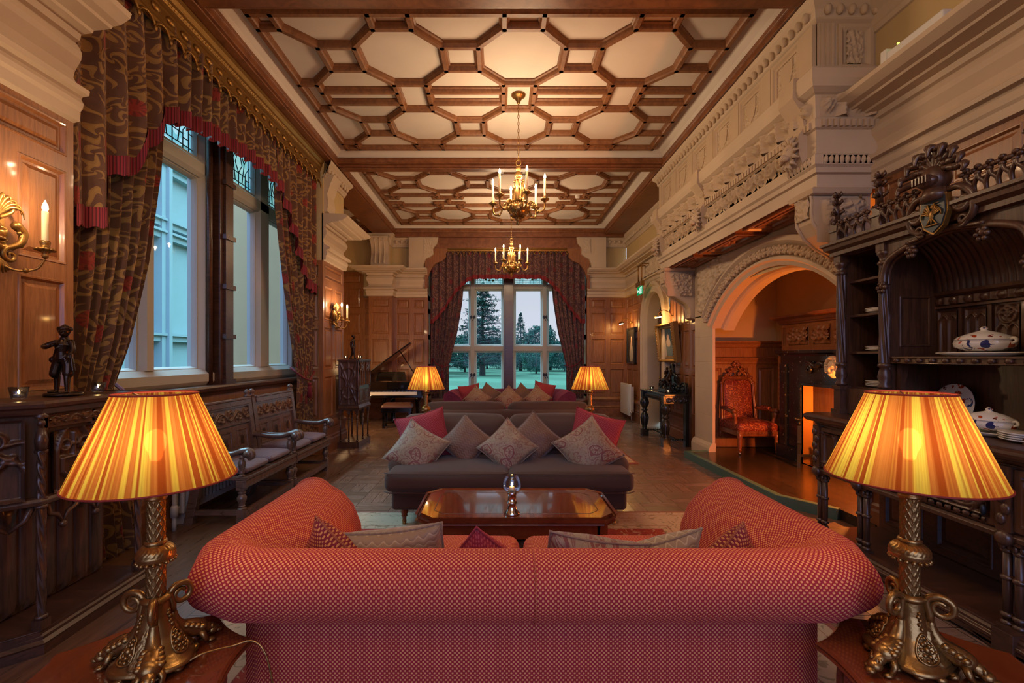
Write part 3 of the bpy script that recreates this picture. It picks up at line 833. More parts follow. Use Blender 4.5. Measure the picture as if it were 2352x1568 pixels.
# ------------------------------------------------------------------ right wall
m = MB()
rc = [-3 + i * .573 for i in range(13)]
m.panels((XR, 0, 0), Y3, Z3, -X3, rc, ROWS, .05)
m.panels((XR, 0, 0), Y3, Z3, -X3, [7.33, 7.62, 7.95, 8.30, 8.55], ROWS, .045); m.panels((XR, 0, 0), Y3, Z3, -X3, [10.0, 10.45, 10.95, 11.45], ROWS, .05)
for y0, y1 in ((-3, 3.87), (7.33, 8.55), (10.0, 11.45)):
    m.quad((XR, y1, 0), (XR, y0, 0), (XR, y0, .49), (XR, y1, .49))
struct('wall_right', m, M['oak'])
m = MB()
m.quad((XR, -3, 3.0), (XR, -3, ZB), (XR, 3.9, ZB), (XR, 3.9, 3.0)); m.quad((XR, 7.5, 3.0), (XR, 7.5, ZB), (XR, 11.45, ZB), (XR, 11.45, 3.0))
struct('wall_right', m, M['cream'])
m = MB(); m.sweep([(XR, -3), (XR, 3.87)], BASE); m.sweep([(XR, 7.62), (XR, 8.55)], BASE); m.sweep([(XR, 10.0), (XR, 11.45), (2.22, 11.45)], BASE)
struct('baseboard_right', m, M['oak_h'])
m = MB(); m.sweep([(XR, -3), (XR, 3.87)], FRZ); m.sweep([(XR, 7.62), (XR, YF), (2.2, YF)], FRZ); m.sweep([(XR, 7.62), (XR, YF), (2.2, YF)], CRW)
m.sweep([(XR, -3), (XR, 3.87)], CRW)
egg_run(m, (XR, 7.62), (XR, YF), (-1, 0, 0)); egg_run(m, (2.2, YF), (XR, YF), (0, -1, 0))
m.relief((3.19, 8.3, 3.2), Y3, V((0, 0, 1)), -X3, 1.9, .28, 60, 12, lambda x, y: .05 + h_foliage(.05, 9, 2)(x, y))
struct('trim_10', m, M['stone'])

# ------------------------------------------------------------------ far wall
m = MB()
m.panels((-4.8, YF, 0), X3, Z3, -Y3, [0, .45, .9, 1.38], ROWS[:-1] + [3.3], .06); m.panels((-4.8, YF, 0), X3, Z3, -Y3, [0, 1.38], [3.3, 3.63], .05)
m.panels((-3.42, YF, 0), X3, Z3, -Y3, [0, .22], ROWS, .04); m.panels((-2.64, YF, 0), X3, Z3, -Y3, [0, .42, .80], ROWS, .05)
m.panels((-3.2, 11.15, 0), X3, Z3, -Y3, [0, .56], ROWS, .06)
m.quad((-2.64, 11.15, 0), (-2.64, YF, 0), (-2.64, YF, 2.98), (-2.64, 11.15, 2.98)); m.quad((-3.2, 11.15, 0), (-3.2, YF, 0), (-3.2, YF, 2.98), (-3.2, 11.15, 2.98))
m.panels((2.26, YF, 0), X3, Z3, -Y3, [0, .47, .94], ROWS, .05)
m.quad((-4.8, YF, 0), (-1.84, YF, 0), (-1.84, YF, .49), (-4.8, YF, .49)); m.quad((2.2, YF, 0), (3.2, YF, 0), (3.2, YF, .49), (2.2, YF, .49))
m.box(-1.86, -1.80, YF - .02, 12.3, 0, 4.4); m.box(2.2, 2.26, YF - .02, 12.3, 0, 4.4)
m.panels((-1.80, 11.5, 0), Y3, Z3, X3, [0, .4, .8], ROWS + [4.2], .06); m.panels((2.2, 11.5, 0), Y3, Z3, -X3, [0, .4, .8], ROWS + [4.2], .06)
for sx, x0 in ((1, -1.86), (-1, 2.26)):     # oak ogee brackets in the upper corners of the bay
    m.prism([(0, 4.5), (0, 3.2), (.04, 3.2), (.06, 3.42), (.12, 3.62), (.20, 3.76), (.28, 3.84), (.44, 3.90), (.53, 4.0), (.52, 4.08), (.56, 4.14), (.56, 4.5)], (x0, 11.37, 0), X3 * sx, Z3, Y3, .08)
struct('wall_far', m, M['oak'])
m = MB()
m.quad((-4.8, YF + .06, .3), (-1.86, YF + .06, .3), (-1.86, YF + .06, ZB), (-4.8, YF + .06, ZB)); m.quad((2.26, YF + .06, .3), (XR, YF + .06, .3), (XR, YF + .06, ZB), (2.26, YF + .06, ZB)); m.quad((-1.86, YF, 3.6), (-1.86, YF + .06, 3.6), (-1.86, YF + .06, ZB), (-1.86, YF, ZB))
m.box(-3.14, -2.70, 11.22, YF + .01, 2.98, ZB)
struct('wall_far', m, M['cream'])
m = MB(); m.sweep([(-1.86, YF), (-2.64, YF), (-2.64, 11.15), (-3.2, 11.15), (-3.2, YF), (-4.8, YF)], BASE); struct('baseboard_far', m, M['oak_h'])
m = MB()
m.sweep([(-1.80, YF), (-2.64, YF), (-2.64, 11.15), (-3.2, 11.15), (-3.2, YF)], FRZ)
m.sweep([(-1.72, YF), (-2.70, YF), (-2.70, 11.22), (-3.14, 11.22), (-3.14, YF)], CRW)
egg_run(m, (-2.64, YF), (-1.75, YF), (0, -1, 0)); egg_run(m, (-3.2, 11.15), (-2.64, 11.15), (0, -1, 0))
# tall fluted console on the pilaster
m.prism([(0, 3.70), (0, 4.42), (.22, 4.42), (.20, 4.3), (.13, 4.15), (.12, 4.0), (.16, 3.85), (.17, 3.74), (.2, 3.70)], (-3.12, 11.2, 0), -Y3, Z3, X3, .42)
for i in range(3):
    m.tube(catmull([(-3.02 + i * .11, 11.2 - o, z) for o, z in ((.21, 4.38), (.14, 4.15), (.13, 4.0), (.17, 3.85), (.18, 3.76))], 4), .022, 6)
for sx, x0 in ((1, -1.90), (-1, 2.30)):     # stone corbel brackets beside the bay
    m.prism([(0, 4.5), (0, 3.7), (.35, 3.7), (.37, 3.82), (.42, 3.93), (.53, 3.98), (.61, 4.05), (.60, 4.18), (.66, 4.26), (.70, 4.30), (.73, 4.44), (.74, 4.5)], (x0 - sx * .35, 11.29, 0), X3 * sx, Z3, Y3, .12)
    m.prism([(0, 4.5), (0, 3.7), (.35, 3.7), (.35, 4.5)], (x0 - sx * .35, 11.30, 0), X3 * sx, Z3, Y3, .15)
    m.relief((x0 + .04 if sx > 0 else x0 - .22, 11.287, 4.06), X3, Z3, -Y3, .18, .36, 16, 26, h_foliage(.02, 16, 4))
struct('trim_11', m, M['stone'])
# closing walls behind the viewer and beyond the alcove
m = MB(); m.box(-2.8, 3.3, -3.15, -3, 0, .9); m.box(-2.8, 3.3, -3.15, -3, 4.3, ZC); m.box(-2.8, -2.2, -3.15, -3, .9, 4.3); m.box(2.7, 3.3, -3.15, -3, .9, 4.3); struct('wall_near', m, M['cream'])
m = MB()
for x in (-1.0, .2, 1.45): m.box(x - .06, x + .06, -3.13, -3.02, .9, 4.3)
for z in (1.9, 3.3): m.box(-2.2, 2.7, -3.13, -3.02, z - .05, z + .05)
struct('window_3', m, M['frame_w'])

# ------------------------------------------------------------------ fireplace overmantel beam and arch (stone)
OY0, OY1, OX = 3.87, 7.62, 2.70
OV = [(0, 2.93), (0, 3.05), (.025, 3.06), (.03, 3.1), (.05, 3.12), (.05, 3.2), (.02, 3.22), (.02, 3.42), (.04, 3.43), (.045, 3.50), (.03, 3.52), (.05, 3.70), (.07, 3.71), (.11, 3.74), (.125, 3.80), (.125, 3.88), (.10, 3.91), (0, 3.92), (0, 4.33), (.03, 4.35), (.04, 4.36), (.05, 4.42), (.10, 4.47), (.11, ZB)]
m = MB(); m.sweep([(XR + .06, OY0), (OX, OY0), (OX, OY1), (XR + .06, OY1)], OV)
struct('trim_12', m, M['stone'], weld=False)
m = MB()
m.relief((OX - .032, OY0, 3.525), Y3, V((-.1, 0, 1)).normalized(), -X3, OY1 - OY0, .18, 420, 14, h_rosettes(.125, .18, .05))
m.relief((OX - .02, 4.2, 3.23), Y3, Z3, -X3, 1.65, .19, 200, 20, h_scroll(.36, .19, .05)); m.relief((OX - .02, 6.08, 3.23), Y3, Z3, -X3, 1.2, .19, 150, 20, h_scroll(.36, .19, .05))
m.relief((OX, OY0 - .033, 3.525), X3, V((0, -.1, 1)).normalized(), -Y3, .5, .18, 70, 14, h_rosettes(.125, .18, .05))
m.relief((OX + .02, OY0 - .05, 3.125), X3, Z3, -Y3, .46, .07, 70, 8, h_egg(.045, .07, .018)); m.relief((OX - .05, OY0, 3.125), Y3, Z3, -X3, .3, .07, 40, 8, h_egg(.045, .07, .018))
m.relief((OX + .24, OY0 - .004, 3.98), X3, Z3, -Y3, .13, .28, 16, 26, h_foliage(.03, 15, 5))
m.rings((OX + .17, OY0, 3.94), X3, Z3, -Y3, .30, .38, [(0, 0), (.0, .02), (.03, .02), (.05, .005), (.06, -.0)], False)
# dentil course, egg crown, shields between fluted pilasters
n = 68
for i in range(n):
    y = OY0 + (i + .5) * (OY1 - OY0) / n; m.box(OX - .06, OX - .03, y - .017, y + .017, 3.435, 3.495)
for i in range(10): m.box(OX + .02 + i * .05 - .014, OX + .02 + i * .05 + .014, OY0 - .06, OY0 - .03, 3.435, 3.495)
egg_run(m, (OX, OY0), (OX, OY1), (-1, 0, 0), 4.35, .12, .1, .035); egg_run(m, (OX, OY0), (XR, OY0), (0, -1, 0), 4.35, .12, .1, .035)
for i in range(7):
    y = OY0 + .01 + i * .60
    w = .17 if i < 6 else .12
    m.relief((OX - .035, y, 3.93), Y3, Z3, -X3, w, .40, 24, 2, h_flute(w / 4, .018)); m.box(OX - .034, OX + .01, y, y + w, 3.93, 4.33)
    if i < 6:
        m.rings((OX, y + w, 3.93), Y3, Z3, -X3, .60 - w, .40, [(0, .03), (.03, .03), (.045, .012), (.07, .012), (.08, -.06), (.081, -.06)], False)
        m.relief((OX + .05, y + w + .07, 4.0), Y3, Z3, -X3, .60 - w - .14, .26, 30, 26, lambda x, z: .02 + h_foliage(.045, 17, i)(x, z))
        cy, cz = y + w + (.60 - w) / 2, 4.13
        sh = [(-.085, .11), (.085, .11), (.085, .0), (.06, -.07), (0, -.13), (-.06, -.07), (-.085, 0)]
        m.prism(sh, (OX - .012, cy, cz), Y3, Z3, X3, .06)
for i in range(3): m.box(OX + .02 + i * .045, OX + .045 + i * .045, OY0 - .02, OY0 + .01, 3.95, 4.32)
m.box(OX, OX + .14, OY0 - .012, OY0 + .01, 3.92, 4.33)
struct('trim_13', m, M['stone_r'])
# lion masks on consoles
m = MB()
for y in (4.06, 5.98, 7.50):
    w = .10
    m.prism([(.0, 3.92), (-.14, 3.92), (-.15, 3.75), (-.07, 3.62), (-.05, 3.5), (-.10, 3.42), (-.09, 3.26), (-.04, 3.12), (0, 3.08)], (OX, y - w, 0), X3, Z3, Y3, 2 * w)
    c = V((OX - .10, y, 3.30))
    m.ball(c, (.07, .075, .095), 14, 10); m.ball(c + V((-.06, 0, -.035)), (.04, .035, .035), 10, 8)
    for s in (-1, 1):
        m.ball(c + V((-.055, s * .03, .03)), .014, 8, 6); m.ball(c + V((-.06, s * .028, -.05)), (.03, .028, .024), 8, 6)
    for k in range(14):
        a = 2 * pi * k / 14
        m.tube([c + V((-.01, cos(a) * .065, sin(a) * .08)), c + V((-.035, cos(a) * .105, sin(a) * .12)), c + V((-.0, cos(a) * .125, sin(a) * .155))], [.02, .018, .004], 6)
struct('trim_14', m, M['stone_r'])
# soffit boards with carved oak bosses
m = MB(); m.quad((OX, OY0, 2.945), (OX, OY1, 2.945), (3.17, OY1, 2.945), (3.17, OY0, 2.945))
for i in range(3):
    y = 4.15 + i * 1.15
    m.rings((OX + .05, y, 2.945), Y3, X3, -Z3, 1.0, .36, [(0, 0), (0, .03), (.03, .03), (.05, .012), (.07, .012), (.08, .0)], False)
    m.rings((OX + .13, y + .1, 2.945), Y3, X3, -Z3, .8, .2, [(0, 0), (.0, .02), (.03, .02), (.04, .0)], False)
    for k in range(6): a = k * pi / 3; m.ball((OX + .23 + .04 * sin(a), y + .5 + .08 * cos(a), 2.945), (.04, .06, .03), 8, 5)
struct('trim_15', m, M['oak'])
# corbels carrying the beam
BR = [(3.18, 1.45), (2.70, 1.45), (2.68, 1.43), (2.695, 1.34), (2.69, 1.25), (2.70, 1.16), (2.76, 1.06), (2.85, .98), (2.97, .91), (3.05, .86), (3.10, .78), (3.11, .70), (3.10, .63), (3.18, .60)]
m = MB()
for y0 in (3.90, 7.36):
    m.prism([(x, z + CZ) for x, z in BR], (0, y0, 0), X3, Z3, Y3, .24)
    for k in (0, .04): m.tube([(x - .004, y0 + .02 + k * 5, z + CZ) for x, z in BR[2:-1]], .014, 6)
    def fl(x, z, sd=y0):
        zr = z + .98
        xe = pw(zr, [(.7, 3.10), (.86, 3.05), (.98, 2.86), (1.16, 2.72), (1.4, 2.70)]) + .05
        X = x + 2.72
        return h_foliage(.06, 13, sd)(x, z) * ss(xe, xe + .04, X) * ss(3.13, 3.09, X)
    m.relief((2.72, y0 - .002, .98 + CZ), X3, Z3, -Y3, .42, .36, 40, 36, fl)
    def flf(x, z): return h_foliage(.03, 13, 8)(x, z)
    m.relief((2.693, y0 + .04, 1.2 + CZ), Y3, Z3, -X3, .16, .2, 14, 16, flf)
    m.sweep([(3.16, y0 - .02), (2.68, y0 - .02), (2.68, y0 + .26), (3.16, y0 + .26)], [(0, 2.88), (.02, 2.89), (.03, 2.93), (0, 2.95)])
struct('trim_16', m, M['stone_r'])
# arched inglenook opening
AY, AZ, R0, R1, AX = 5.36, CZ - .76, 1.805, 2.11, 3.15; AA = math.radians(49.2)
m = MB()
prof = [(R1 + .02, AX), (R1 + .015, AX - .06), (R1 - .04, AX - .085), (R1 - .07, AX - .05), (R1 - .09, AX - .02), (R1 - .19, AX - .02), (R1 - .21, AX - .05), (R1 - .24, AX - .06), (R1 - .26, AX - .03), (R0, AX - .01), (R0, AX + .12), (R0 - .03, AX + .14), (R0 - .05, AX + .17), (R0 - .05, AX + .30), (R1, AX + .30)]
kk = len(prof)
m.grid(lambda u, v: (lambda a, q: (q[1], AY + q[0] * sin(a), AZ + q[0] * cos(a)))(lerp(AA, -AA, u), prof[min(kk - 1, int(round(v * (kk - 1))))]), 64, kk - 1, smooth=False)
def zarc(y):
    d = abs(y - AY); return AZ + sqrt(max(0, (R1 + .01) ** 2 - d * d)) if d < R1 * sin(AA) else AZ + R1 * cos(AA)
def spand(u, v):
    y = lerp(OY0, 7.33, u); z = lerp(zarc(y), 2.95, v); hgt = 2.95 - zarc(y)
    f = h_foliage(.085, 11, 6)(y, z) * ss(.18, .35, hgt) * ss(.05, .1, v) * ss(.05, .1, 1 - v) * (1 if abs(y - AY) < 1.75 else 0)
    return (AX - f, y, z)
m.grid(spand, 150, 34)
# piers either side (ashlar courses), plinth
ys = AY + R0 * sin(AA); zs = AZ + R0 * cos(AA)
for y0, y1 in ((ys, 7.33), (OY0, AY - R0 * sin(AA))):
    zc = [.0, .14, .22, .62, 1.02, 1.42, 1.8, zarc(7.2) + .02]
    for a, b in zip(zc, zc[1:]): m.rings((AX, y0, a), Y3, Z3, -X3, y1 - y0, b - a, [(0, -.004), (.004, 0)])
    m.quad((AX, y0, 0), (AX + .04, y0, 0), (AX + .04, y0, zs + .02), (AX, y0, zs + .02))
m.box(AX - .06, AX + .04, ys - .015, 7.33, 0, .14); m.prism([(-.06, .14), (-.045, .18), (-.03, .2), (-.01, .22), (.04, .22), (.04, .14)], (AX, ys - .02, 0), X3, Z3, Y3, 7.33 - ys + .02)
m.quad((AX, 7.33, 0), (AX + .05, 7.33, 0), (AX + .05, 7.33, 2.95), (AX, 7.33, 2.95)); m.quad((AX + .02, 7.33, 2.2), (AX + .02, 7.62, 2.2), (AX + .02, 7.62, 2.95), (AX + .02, 7.33, 2.95))
struct('wall_right', m, M['stone'], weld=False)
m = MB()   # carved rose garland in the hollow of the arch
for i in range(34):
    a = lerp(-AA + .02, AA - .02, i / 33); r = R1 - .14
    c = V((AX - .035, AY + r * sin(a), AZ + r * cos(a)))
    m.ball(c, (.045, .055, .055), 10, 7)
    for k in range(5):
        b = 2 * pi * k / 5 + i; m.ball(c + V((-.03, .034 * cos(b), .034 * sin(b))), (.022, .024, .024), 6, 5)
    m.ball(c + V((-.035, 0, 0)), .014, 6, 5)
struct('trim_17', m, M['stone_r'])

# ------------------------------------------------------------------ inglenook room: walls, hearth
m = MB()
m.quad((3.2, 7.17, 0), (4.45, 7.17, 0), (4.45, 7.17, 3.0), (3.2, 7.17, 3.0)); m.quad((4.36, 7.17, 0), (4.36, 3.6, 0), (4.36, 3.6, 3.0), (4.36, 7.17, 3.0))
m.quad((4.4, 3.75, 0), (3.2, 3.75, 0), (3.2, 3.75, 3.0), (4.4, 3.75, 3.0)); m.quad((3.17, 3.7, 2.96), (4.4, 3.7, 2.96), (4.4, 7.2, 2.96), (3.17, 7.2, 2.96))
m.quad((3.17, 3.9, 2.5), (3.17, 7.3, 2.5), (3.17, 7.3, 2.96), (3.17, 3.9, 2.96))
struct('wall_right', m, M['cream'])
m = MB()
m.panels((3.25, 7.12, 0), X3, Z3, -Y3, [0, .30, .72, 1.11], [.22, 1.40], .06); m.quad((3.2, 7.12, 0), (4.36, 7.12, 0), (4.36, 7.12, .22), (3.2, 7.12, .22)); m.quad((3.2, 7.12, 1.40), (4.36, 7.12, 1.40), (4.36, 7.12, 1.75), (3.2, 7.12, 1.75))
WC = [(.004, 1.38), (.02, 1.40), (.02, 1.42), (.05, 1.46), (.06, 1.48), (.02, 1.49), (.006, 1.5), (.006, 1.64), (.03, 1.65), (.05, 1.69), (.09, 1.72), (.10, 1.745), (-.06, 1.75)]
m.sweep([(4.36, 7.12), (3.2, 7.12)], WC); m.sweep([(4.36, 7.12), (3.2, 7.12)], [(0, .1), (.04, .1), (.04, .24), (.02, .27), (0, .3)])
for y0, y1 in ((6.66, 7.12), (3.75, 4.06)): m.panels((4.34, y0, 0), Y3, Z3, -X3, [0, y1 - y0], [.1, 1.4], .06); m.sweep([(4.34, y0), (4.34, y1)], WC)
struct('trim_18', m, M['oak'])
m = MB()
hp = [(3.12, 7.17), (3.12, 6.76), (2.80, 6.74), (2.84, 4.62), (3.14, 4.20), (3.14, 3.8), (4.36, 3.8), (4.36, 7.17)]
m.prism(hp, (0, 0, 0), X3, Y3, Z3, .095); struct('trim_19', m, M['hearth'])
m = MB(); m.sweep([(3.12, 6.77), (2.795, 6.75), (2.835, 4.615), (3.13, 4.195)], [(0, 0), (-.035, 0), (-.035, .098), (-.03, .102), (.03, .102), (.03, .0), (0, 0)]); struct('trim_20', m, M['kerb'])

# ------------------------------------------------------------------ stone doorway beyond the console table
m = MB(); DY, DZ, DR = 9.28, 2.30, .50
def port(u, v, pr=[(.74, 3.2), (.74, 3.10), (.68, 3.08), (.64, 3.13), (.60, 3.13), (.57, 3.10), (.53, 3.12), (.50, 3.18), (.50, 3.45)]):
    q = pr[min(8, int(round(v * 8)))]
    if u < .2: return (q[1], DY + q[0], DZ * u / .2)
    if u > .8: return (q[1], DY - q[0], DZ * (1 - u) / .2)
    a = (u - .2) / .6 * pi; return (q[1], DY + q[0] * cos(a), DZ + q[0] * sin(a))
m.grid(port, 40, 8, smooth=False)
def psp(u, v):
    y = lerp(8.5, 10.05, u); d = abs(y - DY); z = DZ + sqrt(max(0, .73 ** 2 - d * d)); zz = lerp(min(z, 2.98), 3.0, v)
    return (3.19 - h_foliage(.03, 14, 3)(y, zz) * ss(.05, .2, 3 - z), y, zz)
m.grid(psp, 50, 12)
struct('trim_21', m, M['stone'])
m = MB()
m.panels((3.44, DY - .5, 0), Y3, Z3, -X3, [0, .33, .66, 1.0], [.1, .9, 1.5, 2.25], .05)
fan = [[(.5 + .47 * cos(a), .47 * sin(a)) for a in [k * pi / 16 for k in range(17)]], [(0.03, 0), (.97, 0)]] + [[(.5, 0), (.5 + .47 * cos(a), .47 * sin(a))] for a in (pi / 4, pi / 2, 3 * pi / 4)]
m.relief((3.44, DY - .5, 2.27), Y3, Z3, -X3, 1.0, .55, 40, 24, h_lines(fan, .03, .03)); m.box(3.40, 3.46, DY - .5, DY + .5, 2.22, 2.30)
d = struct('door_1', m, M['dark_h'])
m = MB(); m.ball((3.40, DY + .35, 1.05), .03, 10, 8); m.cyl((3.44, DY + .35, 1.05), (3.40, DY + .35, 1.05), .012)
m.build('door_handle', M['brass'], d)

# ------------------------------------------------------------------ left window
GX = -3.25
m = MB()
def mull(y0, y1, z0, z1, x0=GX - .06, x1=GX + .10):
    c = min(.05, (y1 - y0) * .3)
    m.prism([(x0, y0), (x0, y1), (x1 - .05, y1), (x1, y1 - c), (x1, y0 + c), (x1 - .05, y0)], (0, 0, z0), X3, Y3, Z3, z1 - z0)
def trans(y0, y1, z0, z1, x0=GX - .06, x1=GX + .10):
    m.prism([(x0, z0), (x0, z1), (x1 - .06, z1), (x1, z1 - .05), (x1, z0 + .04), (x1 - .03, z0)], (0, y0, 0), X3, Z3, Y3, y1 - y0)
LIT = [(3.42, 4.02), (4.20, 4.825), (5.36, 5.965), (6.27, 6.875)]
mull(2.89, 3.42, 1.2, 4.5); mull(4.02, 4.20, 1.37, 4.5); mull(4.825, 5.36, 1.2, 4.5); mull(5.965, 6.27, 1.37, 4.5); mull(6.875, 6.97, 1.2, 4.5)
trans(2.89, 6.97, 1.2, 1.37, GX - .06, GX + .14); trans(2.89, 6.97, 3.40, 3.60); trans(2.89, 6.97, 4.35, 4.55)
for a, b in LIT:       # inner casement frames
    for z0, z1 in ((1.37, 3.40), (3.60, 4.35)):
        m.rings((GX + .03, a - .01, z0 - .01), Y3, Z3, X3, b - a + .02, z1 - z0 + .02, [(0, .02), (.02, .02), (.03, .0), (.04, -.03)], False)
w1 = struct('window_1', m, M['frame_w'])
m = MB()
for a, b in LIT: m.quad((GX, a, 1.37), (GX, b, 1.37), (GX, b, 3.40), (GX, a, 3.40))
m.build('pane', M['glass'], w1)
m = MB(); g = MB()
for a, b in LIT:
    g.quad((GX, a, 3.60), (GX, b, 3.60), (GX, b, 4.35), (GX, a, 4.35)); w = b - a
    def L(pts): m.tube([(GX + .006, a + p[0] * w, 3.60 + p[1] * .75) for p in pts], .006, 5)
    for k in (.12, .88): L([(k, 0), (k, 1)])
    for k in (.1, .9): L([(0, k), (1, k)])
    for sx in (0, 1):
        f = lambda x: x if sx == 0 else 1 - x
        L([(f(.12), .7), (f(.3), .45), (f(.38), .1)]); L([(f(.12), .45), (f(.26), .3), (f(.26), 0)]); L([(f(.3), .45), (f(.5), .68), (f(.38), .9)]); L([(f(.12), .2), (f(.26), .2)]); L([(f(0), .3), (f(.12), .3)]); L([(f(0), .6), (f(.12), .6)]); L([(f(.24), 1), (f(.36), .72)])
    L([(.5, 0), (.5, .25), (.38, .4), (.5, .68), (.62, .4), (.5, .25)]); L([(.26, .25), (.74, .25)]); L([(.5, .68), (.5, 1)])
g.build('leaded_light', M['stained'], w1); m.build('lead_came', M['lead'], w1)
m = MB()               # oak post between the pairs of lights, oak jamb shutters
m.box(-3.18, -3.05, 4.97, 5.22, 1.2, 4.5); m.box(-3.06, -3.02, 5.03, 5.16, 1.2, 4.5)
for z in (1.2, 1.7, 2.25, 2.8, 3.4, 4.0): m.box(-3.06, -3.0, 5.0, 5.19, z, z + .05)
for y in (4.90, 5.25): m.cyl((-3.12, y, 1.2), (-3.12, y, 4.5), .03, 10)
m.box(-3.28, -3.0, 2.885, 2.95, 1.2, 4.5)
m.build('oak_post', M['dark_h'], w1)
# far bay window
GY = 12.28; m = MB(); LF = [(-1.55, -.81), (-.636, .071), (.424, 1.13), (1.306, 2.02)]
def mf(x0, x1, z0, z1, y0=GY - .10):
    c = min(.04, (x1 - x0) * .3); m.prism([(x0, GY + .08), (x0, y0 + .05), (x0 + c, y0), (x1 - c, y0), (x1, y0 + .05), (x1, GY + .08)], (0, 0, z0), X3, Y3, Z3, z1 - z0)
for x0, x1 in ((-1.82, -1.55), (-.81, -.636), (.071, .424), (1.13, 1.306), (2.02, 2.22)): mf(x0, x1, .3, 4.4)
for z0, z1 in ((.3, .58), (1.63, 1.81), (3.29, 3.46), (4.25, 4.5)):
    m.prism([(GY + .08, z0), (GY - .05, z0), (GY - .09, z0 + .03), (GY - .09, z1 - .03), (GY - .05, z1), (GY + .08, z1)], (-1.82, 0, 0), Y3, Z3, X3, 4.04)
for a, b in LF:
    for z0, z1 in ((.58, 1.63), (1.81, 3.29)): m.rings((a - .01, GY - .02, z0 - .01), X3, Z3, -Y3, b - a + .02, z1 - z0 + .02, [(0, .02), (.02, .02), (.03, 0), (.035, -.02)], False)
m.box(-1.82, 2.22, GY - .2, GY + .3, 0, .3)
w2 = struct('window_2', m, M['frame_w'])
m = MB(); g = MB(); ld = MB(); col = MB()
for a, b in LF:
    for z0, z1 in ((.58, 1.63), (1.81, 3.29)): m.quad((a, GY, z0), (b, GY, z0), (b, GY, z1), (a, GY, z1))
    g.quad((a, GY, 3.46), (b, GY, 3.46), (b, GY, 4.25), (a, GY, 4.25)); w = b - a
    def L(pts): ld.tube([(a + p[0] * w, GY - .006, 3.46 + p[1] * .79) for p in pts], .005, 5)
    for k in (.07, .93, .3, .7): L([(k, 0), (k, 1)])
    for k in (.06, .12, .4, .7): L([(0, k), (1, k)])
    for k in (.16, .42, .58, .84): L([(k, 0), (k, .12)])
    for k, (x0, sh) in enumerate(((.13, 'C'), (.74, 'B'))):      # lettered quarries
        cx = a + (x0 + .06) * w; cz = 3.46 + .2 * .79
        if sh == 'C': ld.tube([(cx + .045 * cos(t), GY - .008, cz + .055 * sin(t)) for t in [.7 + i * (2 * pi - 1.4) / 14 for i in range(15)]], .007, 5)
        else:
            ld.tube([(cx - .03, GY - .008, cz - .055), (cx - .03, GY - .008, cz + .055)], .007, 5)
            for q in (-.028, .028): ld.tube([(cx - .03 + .045 * cos(t), GY - .008, cz + q + .028 * sin(t)) for t in [-pi / 2 + i * pi / 8 for i in range(9)]], .007, 5)
    for k in range(9): col.ball((a + w * (.5 + .16 * random.uniform(-1, 1)), GY - .01, 3.46 + .79 * random.uniform(.1, .5)), (.035, .008, .03), 8, 5)
m.build('pane', M['glass'], w2); g.build('leaded_light', M['stained'], w2); ld.build('lead_came', M['lead'], w2); col.build('heraldic_glass', simple('green heraldic glass', '#1f6a3a', .2), w2)
m = MB(); m.box(.12, .365, GY - .22, GY - .08, .3, 4.4); m.box(.17, .315, GY - .25, GY - .2, .3, 4.4); m.build('oak_post', M['dark_h'], w2)
m = MB()
for x in (-.75, -.67, 1.19, 1.25):       # iron casement stays and latches
    for z in (1.02, 2.56):
        m.prism([(0, -.05), (.04, 0), (0, .05), (-.04, 0)], (x, GY - .13, z), X3, Z3, Y3, .02); m.tube([(x, GY - .12, z), (x + .05 * (1 if x > 0 else -1), GY - .15, z - .1)], .008, 6)
for x in (-.28, .78): m.tube([(x - .12, GY - .06, 1.84), (x + .12, GY - .06, 1.84)], .008, 6); m.ball((x, GY - .08, 1.87), (.015, .015, .035), 8, 6)
m.build('casement_latch', M['iron'], w2)

# ------------------------------------------------------------------ outside
m = MB(); m.quad((-60, 12.6, -.45), (60, 12.6, -.45), (60, 140, -.44), (-60, 140, -.44)); m.quad((-16, -8, -.5), (-3.4, -8, -.5), (-3.4, 22, -.5), (-16, 22, -.5))
tag(struct('lawn', m, M['lawn']), kind='structure')
# pale stone wing of the house facing the left window
m = MB(); EX = -10.0
m.box(EX - .3, EX, -8, 22, -.6, 7.2)
for y in (3.6, 8.2, 10.6, 13.4, 16.2, 19.0): m.box(EX, EX + .26, y - .26, y + .16, -.6, 7.2); m.box(EX, EX + .36, y - .10, y + .03, -.6, 7.2)
for z in (.62, 1.95, 4.95, 5.3, 6.9): m.box(EX, EX + .22, -8, 22, z, z + .16); m.box(EX, EX + .32, -8, 22, z + .16, z + .23)
struct('wall_outside', m, M['ext'])
# ------------------------------------------------------------------ curtains
def hang(P, U, N, s0, s1, z0, z1, nf, amp, nu=None, nv=40, ph=0., seed=0):
    """cloth in plane P + s*U, folds along N. s0(z), s1(z) edges; z0(t) bottom as function of u"""
    mb = MB(); P, U, N = V(P), V(U), V(N); nu = nu or nf * 14
    L = abs(s1(4) - s0(4)) * 1.35
    def f(u, v):
        z = lerp(z0(u), z1, v); a, b = s0(z), s1(z); s = lerp(a, b, u)
        A = amp(z) if callable(amp) else amp
        w = 2 * pi * nf * (u + .012 * sin(9 * u + seed)) + ph
        n = noise.noise(V((u * 5, z * .7, seed)))
        d = A * (sin(w) + .3 * sin(2 * w + 1)) * (.8 + .5 * n) + .03 * n
        return P + U * (s + A * .25 * cos(w)) + N * d + Z3 * z
    mb.grid(f, nu, nv, su=L * 1.25, sv=z1)
    for i, fc in enumerate(mb.f): mb.uv[i] = [(q[0], mb.v[k][2]) for q, k in zip(mb.uv[i], fc)]
    return mb
